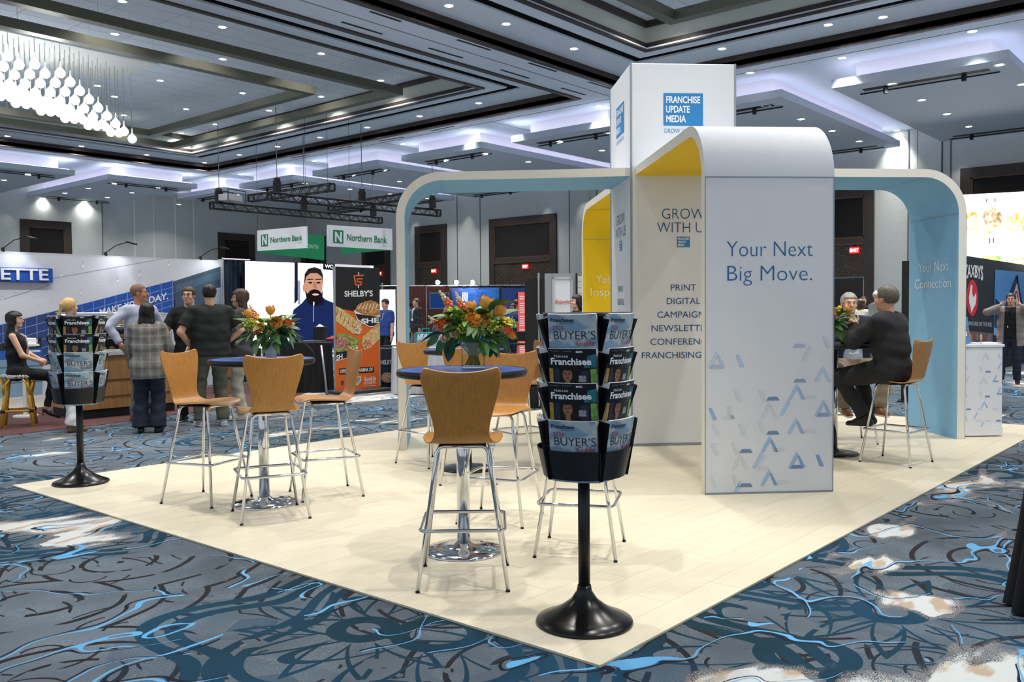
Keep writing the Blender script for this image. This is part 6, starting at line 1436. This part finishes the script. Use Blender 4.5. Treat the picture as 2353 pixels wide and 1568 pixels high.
# wall speaker
p = AX(653, 515, 29.6) if False else AR(653, 512, 44); p = Vector((28.9, 40.2, p.z)); r = empty('wall_speaker', (28.6, 40.6, 4.95), -.6, 'white loudspeaker mounted high in the room corner', 'speaker'); MB().prism([(-.45, -.5), (.45, -.5), (.3, .2), (-.3, .2)], 0, .6).build('cabinet', WHITE, r, bevel=.03); MB().box((-.4, -.51, .05), (.4, -.5, .55)).build('grille', mat('grille_grey', 'a9acab', .6), r); MB().tube([(0, .2, .3), (0, .6, .5)], .04, 6).build('bracket', WHITE, r)
NGREEN = mat('bank_green', '0f7a4e', .6); NWHITE = mat('bank_white', 'd4d7dc', .6)
def bank_sign(fn, px0, px1, tl, tr, bl, br, label):
    pass
def board(plane, toward, corners, m, name, parent, th=.04):
    n = Vector(toward).normalized(); q = [plane(*c) for c in corners]; vs = [p for p in q]+[p-n*th for p in q]; mb = MB(); mb.add(vs, [(0, 1, 2, 3), (7, 6, 5, 4), (0, 4, 5, 1), (1, 5, 6, 2), (2, 6, 7, 3), (3, 7, 4, 0)]); o = mb.build(name, m, None); o.parent = parent; o.matrix_parent_inverse = parent_world(parent).inverted(); return o
c0 = AR(591, 550, 29); XN = c0.x; YN = c0.y
r1 = empty('bank_hanging_sign', (XN, YN, 3.3), label='left hanging bank sign, white board angled over a green board', cat='sign', group='bank signs')
pl1 = lambda px, py: AX(px, py, XN); pl1g = lambda px, py: AY(px, py, YN)
board(pl1, (-1, 0, 0), [(591, 530), (591.5, 577), (705, 570), (704, 520)], NWHITE, 'white_board', r1); board(pl1g, (0, -1, 0), [(592, 534), (592, 581), (745, 598), (745, 541)], NGREEN, 'green_board', r1)
Pr = Print(pl1, (-1, 0, 0), .006); Pr.p([(600, 540), (600, 567), (616, 566), (616, 538)], NGREEN, 1); Pr.t('N', 603, 563, 614, 562, 21, NWHITE, 2, .04); Pr.t('Northern Bank', 622, 558, 695, 552, 13, NGREEN, 2, .012); Pr.t('MEMBER FDIC', 686, 560, 696, 559, 2, NGREEN, 2); Pr.build('bank_lettering', r1)
Pr = Print(pl1g, (0, -1, 0), .006); Pr.t('GROWTH', 694, 570, 731, 573, 10, mat('print_palegreen', '9fc9b4', .6), 1, .01); Pr.build('growth_lettering', r1)
c0 = AR(902, 550, 29); XN2 = c0.x; YN2 = c0.y
r2 = empty('bank_hanging_sign', (XN2, YN2, 3.3), label='right hanging bank sign, white board beside the blue arch', cat='sign', group='bank signs'); pl2 = lambda px, py: AY(px, py, YN2); pl2g = lambda px, py: AX(px, py, XN2+.06)
board(pl2, (0, -1, 0), [(753, 517), (753, 566), (902, 575), (901, 526)], NWHITE, 'white_board', r2); board(pl2g, (-1, 0, 0), [(785, 545), (785, 584), (900, 575), (900, 540)], NGREEN, 'green_board', r2)
Pr = Print(pl2, (0, -1, 0), .006); Pr.p([(765, 528), (765, 558), (789, 560), (789, 530)], NGREEN, 1); Pr.t('N', 769, 555, 785, 556, 22, NWHITE, 2, .04); Pr.t('Northern Bank', 797, 552, 889, 559, 15, NGREEN, 2, .012); Pr.t('MEMBER FDIC', 878, 566, 890, 567, 2, NGREEN, 2); Pr.build('bank_lettering', r2)
for rr, pl, pts in ((r1, pl1, ((592, 530), (703, 520))), (r2, pl2, ((754, 517), (804, 520)))):
    w = MB()
    for q in pts: p = pl(*q); w.tube([p, (p.x, p.y, ceil_z(p.x, p.y))], .006, 4)
    o = w.build('hanging_cable', BLACK, None); o.parent = rr; o.matrix_parent_inverse = parent_world(rr).inverted()
# ================================================================== MIDDLE BACKGROUND
def facecam(px, dist, py=715):
    """matrix at ground on a ray: x to image right, y away"""
    p = AR(px, py, dist); return T(p.x, p.y, FZ) @ RZ(math.atan2(p.y, p.x)-math.pi/2)
def zpx(py, dist, px=1000): return AR(px, py, dist).z-FZ
def wpx(n, dist): return n*dist/FOC
def root_at(name, px, dist, label, cat, group=None):
    M = facecam(px, dist); o = empty(name, M.to_translation(), M.to_euler().z, label, cat, group); return o
# navy skirted table with name
d = 15.5; p = [G(872, 893), G(908, 892)]
tn = tablecloth('skirted_table', 'navy skirted table printed with a white name right of the food banner', [(p[0].x-.2, p[0].y+.26), (p[1].x, p[1].y), (p[1].x+.5, p[1].y+.6), (p[0].x+.25, p[0].y+.72)], .73, mat('skirt_navy', '1c2030', .85))
_a, _b = Vector((p[0].x-.2, p[0].y+.26)), Vector((p[1].x, p[1].y)); _n = Vector((_b.y-_a.y, -(_b.x-_a.x), 0)).normalized()
def plT(px, py):
    r = ray(px, py); dv = Vector(r); o_ = Vector((_b.x, _b.y, 0))+_n*.035; t = (o_-Vector((0, 0, HC))).dot(_n)/dv.dot(_n); return Vector((0, 0, HC))+dv*t
Pr = Print(plT, _n, .003); Pr.t("SHELBY'S", 871, 838, 905, 837, 10, pm('aab4c4'), 1, .015); Pr.e(890, 868, 14, 12, foodm('food_salad2', '4a5a34', 'a87a6a'), 1); Pr.build('printed_name', tn)
pp = G(893, 797, .73); o = MB().box((-.15, -.1, 0), (.15, .1, .03)).build('leaflet_stack', C_NAVY); o.location = (pp.x+.05, pp.y+.02, .72); tag(o, 'dark stack of leaflets on the navy skirted table', 'papers')
r = root_at('light_panel', 886, 22.2, 'glowing white upright light panel behind the royal blue polo shirt', 'light panel'); h = zpx(665, 22.2, 890); MB().box((-.30, 0, .05), (.25, .06, h)).build('panel_frame', WHITE, r); MB().box((-.28, -.004, .08), (.235, 0., h-.02)).build('glowing_face', screenmat('panel_glow', 'eaf0ff', 1.35), r); MB().box((-.3, -.1, 0), (.25, .16, .05)).build('panel_foot', BLACK, r)
r = root_at('black_backdrop', 985, 30.5, 'black pipe and drape backdrop behind the far booths', 'curtain'); drape_mesh('drape_cloth', (-2.2, 0, 0), (4.0, 0, 0), .02, zpx(657, 30.5), DRAPEBLK, r, 26, .04); MB().tube([(-2.2, 0, zpx(657, 30.5)), (4, 0, zpx(657, 30.5))], .02, 6).tube([(-1.55, -.05, 0), (-1.55, -.05, zpx(650, 30.5))], .03, 6).build('pipe_frame', mat('alu', 'b9bdc2'), r)
# mahogany panel wall with television
d = 28.8; r = root_at('mahogany_wall', 986, d, 'glossy dark red mahogany panel wall left of the blue display', 'display wall'); MAH = wood('mahogany', '3a1712', '5a2a20', (1, 1, .05), 10., .25)
zt = zpx(658, d)
for i in range(3): MB().box((-.66+.44*i+.004, 0, 0), (-.66+.44*(i+1)-.004, .05, zt)).build('panel', MAH, r)
MB().box((-.09, -.012, 0), (-.075, 0, zt)).build('panel_strip', CHROME, r)
rv = root_at('television', 1010, d-.25, 'flat television with a dark blue screen on the mahogany wall', 'television'); z0, z1 = zpx(710, d-.25), zpx(673, d-.25); hw = wpx(22.5, d-.25); MB().box((-hw, 0, z0), (hw, .05, z1)).build('bezel', mat('tv_silver', '8a8f96', .3, .5), rv); MB().box((-hw+.02, -.004, z0+.025), (hw-.02, 0, z1-.02)).build('tv_screen', screenmat('tv_blue', '14305c', .8), rv); MB().box((-.03, .05, z0+.1), (.03, .2, z1-.1)).build('tv_bracket', BLACK, rv)
# blue popup display
d = 30.; r = root_at('popup_display', 1093, d, 'blue curved popup display wall with lit emblem and white lettering', 'display wall'); hw = wpx(59.5, d); zt = zpx(662, d)
def bluepop():
    m, nt, b = newmat('popup_blue'); v = coords(nt, 'Object'); sx = nt.nodes.new('ShaderNodeSeparateXYZ'); nt.links.new(v, sx.inputs[0]); n = noise(nt, coords(nt, 'Object', (1, 1, 3)), 2.5, 3., .5, 1.); f = (n*.8+E(nt, sx.outputs[0])*.25).step(.2, .7)
    nt.links.new(mixc(nt, f, srgb('14306e'), srgb('2f74c4')), b.inputs['Base Color']); b.inputs['Roughness'].default_value = .4; return m
mb = MB(); mb.grid(lambda u, v: ((2*u-1)*hw, .12*(2*u-1)**2, zt*v), 13, 2); mb.build('curved_fabric', bluepop(), r, True); MB().box((-hw, .1, 0), (hw, .16, zt-.01)).build('popup_frame', BLACK, r)
def plP(px, py): return AR(px, py, d-.05)
Pr = Print(plP, (-.72, -.69, 0), .004)
Pr.t('MANAGEMENT', 1060, 717, 1119, 715, 7, pm('c9dcf2'), 2, .0); Pr.t('INTEGRAL', 1037, 718, 1057, 717, 6, pm('c9dcf2'), 2, 0.); Pr.t('BUILDING VALUE', 1078, 726, 1112, 725, 4.5, pm('c9dcf2'), 2, 0.)
for i in range(4): Pr.line((1064+3.5*i, 672+i*.3), (1062+3.6*i, 692), 1.7, screenmat('emblem_glow', 'eaf6ff', 2.2), 2)
for a, b_ in (((1059, 693), (1063, 698)), ((1063, 698), (1070, 699)), ((1070, 699), (1075, 694))): Pr.line(a, b_, 2.2, screenmat('emblem_glow', 'eaf6ff', 2.2), 2)
Pr.build('popup_lettering', r)
for i, px in enumerate((1012, 1055, 1092)):
    p = AR(px+10, 662, d-.05); f_ = Vector((-p.x, -p.y, 0)).normalized(); arm_light((p.x, p.y, p.z), tuple(f_+Vector((-.65, .76, 0))*.55), ('glaring lit arm lamp over the television', 'glaring lit arm lamp at the left of the blue display', 'glaring lit arm lamp over the middle of the blue display')[i], 1, .45)
# purple display and coral banner
d = 29.; r = root_at('sunset_display', 1180, d, 'blue and purple sunset display wall behind the seated pair', 'display wall')
def sunset():
    m, nt, b = newmat('sunset_print'); v = coords(nt, 'Object'); sx = nt.nodes.new('ShaderNodeSeparateXYZ'); nt.links.new(v, sx.inputs[0]); n = noise(nt, coords(nt, 'Object', (1, 1, 3)), 2., 3.); f = (E(nt, sx.outputs[2])*.8+(n-.5)*.5)
    c = mixc(nt, f.step(.5, 1.35), srgb('8a5a78'), srgb('2c3f82')); c = mixc(nt, f.step(1.2, 1.7), c, srgb('1f3a7e')); nt.links.new(c, b.inputs['Base Color']); return m
MB().box((-wpx(27, d), 0, 0), (wpx(27, d), .06, zpx(663, d))).build('display_panel', sunset(), r); 
Pr = Print(lambda px, py: AR(px, py, d-.06), (-.72, -.69, 0), .004); Pr.t('Growth', 1183, 680, 1200, 680, 6, pm('15203e'), 2, .01); Pr.t('Motion', 1183, 687, 1200, 687, 6, pm('15203e'), 2, .01); Pr.build('display_lettering', r)
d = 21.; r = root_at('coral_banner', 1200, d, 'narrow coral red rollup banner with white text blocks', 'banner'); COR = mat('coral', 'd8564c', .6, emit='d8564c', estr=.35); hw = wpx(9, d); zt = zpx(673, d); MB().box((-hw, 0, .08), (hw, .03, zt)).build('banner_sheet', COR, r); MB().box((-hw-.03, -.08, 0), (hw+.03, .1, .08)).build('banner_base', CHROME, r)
mb = MB()
for i in range(26):
    z = zt-.12-i*.052
    if i % 6 != 2: mb.box((-hw*.65, -.004, z), (hw*(.7-.12*(i % 3)), 0, z+.026))
o = mb.build('text_block', WPRINT, r); o['kind'] = 'stuff'
# table of the seated pair and folding chair
r = root_at('meeting_table', 1168, 23.6, 'small meeting table in front of the seated pair', 'table'); zt = zpx(740, 23.6, 1168); MB().box((-.28, -.25, zt-.03), (.28, .25, zt)).build('table_top', mat('table_tan', '8c7a62', .4), r); 
for sx in (-.24, .24):
    for sy in (-.2, .2): MB().tube([(sx, sy, 0), (sx, sy, zt-.03)], .015, 6).build('leg', CHROME, r)
p = AR(1167, 738, 23.5); o = MB().lathe([(.035, 0), (.045, .13), (.04, .13)], 12).build('paper_cup', WPRINT, None, True); o.location = (p.x, p.y, FZ+zt); tag(o, 'white paper cup on the small meeting table', 'cup')
r = root_at('folding_chair', 1187, 19.5, 'black folding chair right of the flower bouquet', 'chair')
zs = zpx(795, 19.5); MB().box((-.2, -.2, zs), (.2, .2, zs+.04)).build('seat', BLACKP, r, bevel=.01); MB().box((-.19, .16, zs+.08), (.19, .2, zpx(764, 19.5))).build('backrest', BLACKP, r, bevel=.01)
for sx in (-.2, .2): MB().tube([(sx, -.2, 0), (sx, .18, zpx(764, 19.5))], .014, 6).build('leg', BLACK, r); MB().tube([(sx, .22, 0), (sx, -.12, zs)], .014, 6).build('leg', BLACK, r)
# table with water bottles
p0, p1 = AR(905, 800, 15.2), AR(1060, 800, 15.2); zt = .80
tw_ = tablecloth('skirted_table', 'white-topped table behind the stools lined with water bottles', [(p0.x, p0.y), (p1.x, p1.y), (p1.x+.4, p1.y+.5), (p0.x+.4, p0.y+.5)], zt, cloth('cloth_tablewhite', 'b9bcc2', .05))
bot_me = MB().use(mat('bottle_clear', 'dfe8ee', .08, trans=.6)).lathe([(.03, 0), (.032, .02), (.032, .13), (.02, .17), (.012, .19)], 10).use(mat('bottle_label', '5d7fb0', .5)).lathe([(.0325, .05), (.0325, .11)], 10, cap=False).use(WPRINT).lathe([(.013, .19), (.013, .21)], 8).mesh('water_bottle', None, True)
for i in range(12):
    q = AR(962+4.6*i+(i % 2)*1.2, 790, 15.45+.12*(i % 3)); o = link('water_bottle', bot_me); o.location = (q.x, q.y, FZ+zt+.001); tag(o, 'clear water bottle with blue label in a row on the white table', 'bottle', 'water bottles on the white table')
q = AR(978, 780, 16.2); r = empty('teal_bag', (q.x, q.y, FZ), label='teal tote bag behind the water bottles', cat='bag'); MB().box((-.18, -.08, 0), (.18, .08, zpx(764, 16.2))).build('bag_body', mat('teal', '1f8a8c', .7), r, bevel=.02); MB().tube([(-.1, 0, .95), (-.08, 0, 1.1), (.08, 0, 1.1), (.1, 0, .95)], .01, 6).build('bag_handle', mat('teal', '1f8a8c'), r)
# black rounded panel and grey kiosk
d = 13.; r = root_at('freestanding_panel', 1227, d, 'tall black panel with rounded top corner left of the chicken kiosk', 'display wall'); zt = zpx(641, d, 1227); x0, x1 = -wpx(21, d), wpx(25, d)
pts = [(x0, 0), (x1, 0), (x1, zt)]+[(x0+.10-.10*math.sin(a), zt-.10+.10*math.cos(a)) for a in (0, .4, .8, 1.2, 1.57)]
MB().prism(pts, 0, .05, frame((0, 0, 0), (1, 0, 0), (0, 0, 1))).build('panel_board', mat('panel_black', '0e0f11', .6), r); MB().tube([(.07, -.06, 0), (.07, -.06, zpx(628, d, 1227))], .014, 8).build('pole', mat('alu', 'b9bdc2'), r); MB().box((-.05, -.15, 0), (.2, .15, .02)).build('foot', BLACK, r)
d = 15.4; r = root_at('chicken_kiosk', 1296, d, 'grey and white kiosk with red script lettering above the front rack', 'kiosk'); zt = zpx(628, d, 1296); h0 = wpx(44, d)
MB().box((-h0, .06, 0), (wpx(30, d), .7, zt)).build('kiosk_body', mat('kiosk_grey', '8f9599', .5), r); MB().box((-h0+.13, .03, 0), (-h0+.17, .06, zt-.06)).box((wpx(16, d), .03, 0), (wpx(20, d), .06, zt-.06)).box((-h0+.13, .03, zt-.1), (wpx(20, d), .06, zt-.06)).build('kiosk_frame', mat('kiosk_trim', 'b3b9bd', .4), r); MB().box((-h0+.17, .05, .1), (wpx(15, d), .06, zt-.1)).build('white_face', mat('kiosk_white', 'd5d9dc', .4, emit='d5d9dc', estr=.03), r)
MB().box((wpx(27, d), .03, 0), (wpx(31, d), .06, zt)).build('black_strip', BLACK, r); mb = MB()
for k in range(int(zt/.1)): mb.box((wpx(31.5, d), .05, .1*k+.005), (wpx(52, d), .1, .1*k+.097))
mb.build('white_brick_panel', mat('white_brick', 'c6cacc', .7), r); o = text('Bojangles', .10, mat('script_red', 'c8362c', .5), r, T(wpx(-2, d), .03, zpx(698, d, 1296)) @ Matrix.Rotation(math.pi/2, 4, 'X'), .0015, fitw=wpx(36, d), shear=.15)
rr = root_at('red_arrow_sign', 1345, 15.0, 'red angular sign partly hidden by the yellow arm', 'sign'); zz = zpx(622, 15, 1345); MB().prism([(-.07, zz-.02), (.1, zz), (.1, zz-.42), (.02, zz-.36), (-.02, zz-.2)], 0, .06, frame((0, 0, 0), (1, 0, 0), (0, 0, 1))).build('red_shape', mat('sign_red', 'd02a2a', .4), rr); MB().tube([(.05, .0, 0), (.05, 0, zz-.3)], .02, 8).build('sign_post', BLACK, rr)
# ================================================================== RIGHT SIDE
r = root_at('black_column', 2080, 14.6, 'tall black panel standing just left of the blue arch', 'display wall'); MB().box((-.05, 0, 0), (.25, .05, zpx(600, 14.6, 2080))).build('panel_board', mat('panel_black', '0e0f11'), r); MB().box((-.1, -.1, 0), (.3, .15, .02)).build('foot', BLACK, r)
d = 20.; r = root_at('reception_counter', 2002, d, 'grey reception counter behind the two seated people', 'counter'); zt = zpx(724, d, 2002); MB().box((-.6, 0, 0), (.9, .5, zt-.03)).build('counter_body', mat('counter_grey', '6d7278', .5), r); MB().box((-.63, -.03, zt-.03), (.93, .53, zt)).build('counter_top', mat('counter_light', 'a4a8ac', .4), r)
p = AR(2014, 722, 20.1); r = empty('laptop', (p.x, p.y, FZ+zt), math.atan2(p.y, p.x)-math.pi/2, 'open laptop on the grey reception counter', 'laptop'); MB().box((-.16, 0, 0), (.16, .22, .015)).build('laptop_base', mat('laptop_silver', '9a9ea2', .3, .5), r); MB().box((-.16, .0, .015), (.16, .01, .22)).build('laptop_lid', mat('laptop_silver', '9a9ea2'), r)
# chicken restaurant wall
YZ = 4.8; x0 = 19.6; zw = MB().box((x0, YZ, FZ), (26.4, YZ+.1, 2.44)).build('navy_booth_wall', mat('booth_navy', '18222e', .6)); tag(zw, 'navy booth wall with white lettering and a red rooster oval', 'display wall')
MB().box((x0, YZ-.02, FZ), (26.4, YZ, .12)).build('skirting', BLACK, zw)
Pr = Print(lambda px, py: AY(px, py, YZ), (0, -1, 0), .004); WZ = pm('dfe3e6'); RZ_ = pm('c8242c'); ZN = pm('15294e')
me = txtmesh('ZAXBYS', 1., .03, 0., 'LEFT'); xs = [v.co.x for v in me.vertices]; mn, mx = min(xs), max(xs); Pr.mb.use(WZ)
def zax(v):
    t = (v.co.x-mn)/(mx-mn); yb = 641+3.5*t-6*math.sin(math.pi*t); ht = 27+6*(2*t-1)**2; return Pr.pl(2214+44*t, yb-v.co.y/.70*ht)+Pr.n*.008
Pr.mb.add([zax(v) for v in me.vertices], [tuple(q.vertices) for q in me.polygons]); bpy.data.meshes.remove(me)
Pr.e(2233, 685, 13.2, 42, RZ_, 2, 28)
Pr.p([(2229, 657), (2231, 654), (2233, 658), (2232, 667), (2233, 676), (2235, 683), (2239, 678), (2241, 672), (2242, 684), (2240, 700), (2235, 709), (2231, 720), (2229, 708), (2226, 698), (2225, 684), (2227, 670)], WZ, 3)
Pr.t('FRANCHISE ON THE RISE', 2220, 747, 2278, 751, 9, pm('b9c2ca'), 2, .01)
Pr.p([(2286, 620), (2420, 632), (2420, 800), (2282, 770)], pm('4f92cf'), 2); Pr.p([(2286, 690), (2420, 705), (2420, 800), (2282, 770)], pm('79b2dc'), 3)
Pr.p([(2286, 686), (2300, 700), (2300, 760), (2283, 752)], ZN, 4); Pr.p([(2298, 730), (2336, 634), (2347, 705), (2347, 775), (2296, 765)], pm('d4dae0'), 5); Pr.p([(2296, 730), (2335, 630), (2338, 640), (2306, 735)], ZN, 6); Pr.p([(2335, 630), (2349, 708), (2345, 710), (2333, 640)], ZN, 6); Pr.p([(2316, 712), (2356, 726), (2356, 736), (2318, 724)], RZ_, 7)
Pr.e(2333, 688, 4.5, 20, RZ_, 7, 18); Pr.p([(2331, 676), (2333, 674), (2334, 686), (2336, 684), (2335, 698), (2332, 704), (2331, 692)], WZ, 8)
Pr.p([(2220, 760), (2280, 766), (2280, 790), (2220, 784)], pm('6b5a52'), 2)
for i in range(6): Pr.e(2226+9*i, 773+i*.8, 3.2, 8, pm(('c9a58a', 'b0342c', '8a7a70', 'd8c4b0', '9a3a30', '6a7a8a')[i]), 3, 10)
Pr.build('printed_graphic', zw)
# big menu screen
XS = 26.6; sr = empty('menu_screen', (XS, 6.5, 2.4), label='large overexposed LED screen of burger pictures high on the right', cat='screen'); pl = lambda px, py: AX(px, py, XS)
a, b_ = pl(2150, 452), pl(2440, 600); MB().box((.01, b_.y-6.5, b_.z-2.4-.2), (.15, a.y-6.5, pl(2300, 443).z-2.4+.02)).build('screen_housing', BLACK, sr)
MB().box((.05, -1.2, -2.4+FZ), (.2, -1.0, b_.z-2.4-.2)).box((.05, .4, -2.4+FZ), (.2, .6, b_.z-2.4-.2)).build('screen_tower', BLACK, sr)
Pr = Print(pl, (-1, 0, 0), .004); Pr.p([(2150, 451), (2440, 436), (2440, 620), (2150, 600)], screenmat('led_white', 'fffdf8', 1.7), 1)
for a, b_ in (((2252, 446), (2249, 600)), ((2309, 442), (2305, 606)), ((2150, 541), (2440, 529)), ((2368, 438), (2366, 610))): Pr.line(a, b_, 1.4, screenmat('led_pink', 'f6a9a0', 1.2), 3)
def foodled(n, c, c2, s):
    if n in MATS: return MATS[n]
    m, nt, b = newmat(n); nn = noise(nt, worldpos(nt), 5., 4., .7); b.inputs['Base Color'].default_value = (0, 0, 0, 1); nt.links.new(mixc(nt, nn.step(.38, .6), srgb(c), srgb(c2)), b.inputs['Emission Color']); b.inputs['Emission Strength'].default_value = s; return m
F1, F2, F3 = foodled('led_burger', 'd8842a', 'fff0c8', 1.5), foodled('led_cone', '8a6a42', 'e8d8b8', 1.1), foodled('led_green', '6ac84a', 'ffe08a', 1.5)
Pr.p([(2160, 490), (2200, 486), (2247, 488), (2249, 538), (2160, 542)], F1, 2); Pr.e(2281, 500, 22, 24, F2, 2, 20, -.5); Pr.p([(2255, 515), (2300, 510), (2306, 534), (2252, 540)], F1, 2); Pr.p([(2312, 492), (2330, 484), (2365, 480), (2400, 484), (2400, 526), (2310, 532)], F1, 3); Pr.p([(2255, 590), (2300, 588), (2300, 604), (2260, 602)], F3, 2); Pr.p([(2310, 594), (2400, 590), (2400, 612), (2308, 606)], F1, 2)
for tx, x, y_ in (('F', 2266, 466), ('R', 2284, 465), ('J', 2270, 557), ('J', 2279, 556)): Pr.t(tx, x, y_, x+6, y_-.5, 9, screenmat('led_ink', '3a5a9a' if tx in 'FR' else 'e0605a', .8), 3, .01)
Pr.build('screen_picture', sr)
# white high stool and table at the right edge
for i, (px, dist, ht, lab) in enumerate(((2352, 20.5, .82, 'white bar stool at the right edge behind the taupe cardigan'), (2360, 21., 1.07, 'white bar table at the right edge behind the taupe cardigan'))):
    r = root_at('bar_stool_white' if i == 0 else 'bar_table_white', px, dist, lab, 'stool' if i == 0 else 'table'); rr_ = .2 if i == 0 else .32
    MB().lathe([(rr_*.9, ht-.05), (rr_, ht-.03), (rr_, ht-.005), (rr_*.9, ht)], 20).build('seat' if i == 0 else 'table_top', WHITE, r, auto=40)
    for a in range(4): MB().tube([(rr_*.7*math.cos(a*1.571+.8), rr_*.7*math.sin(a*1.571+.8), ht-.05), (rr_*1.05*math.cos(a*1.571+.8), rr_*1.05*math.sin(a*1.571+.8), 0)], .014, 6).build('leg', CHROME, r)
# black draped cocktail table at the right edge, near the camera
p = G(2324, 1436); dirv = Vector((.65, -.76, 0)); c = Vector((p.x, p.y, 0))+dirv*.50+Vector((.759, .65, 0))*.12
r = empty('cocktail_table', (c.x, c.y, FZ), label='cocktail table under a black floor-length cloth at the right edge', cat='table')
mb = MB(); nf = 15; nu = nf*8
def fn(u, v):
    a = 2*math.pi*u; R_ = .27+.10*(1-v)**1.4+(.018+.03*(1-v))*math.sin(nf*a+.8*math.sin(3*a)); return (R_*math.cos(a), R_*math.sin(a), .01+.99*v)
mb.grid(fn, nu, 9, True); mb.lathe([(.27, 1.0), (0, 1.002)], 40, cap=False); mb.build('black_tablecloth', cloth('cloth_velvet', '101012', .2, 14., .05), r, True)
MB().lathe([(.25, .97), (.25, .99)], 24).lathe([(.03, 0.02), (.03, .97)], 10).lathe([(.2, 0.005), (.2, .02)], 20).build('table_frame', BLACK, r)

# small glowing surfaces need no light sampling of their own (their lamps carry the light)
for m_ in bpy.data.materials:
    if m_.name not in ('cove_glow', 'led_white', 'case_glow') and not m_.name.startswith('scr_e6ecff'): m_.cycles.emission_sampling = 'NONE'
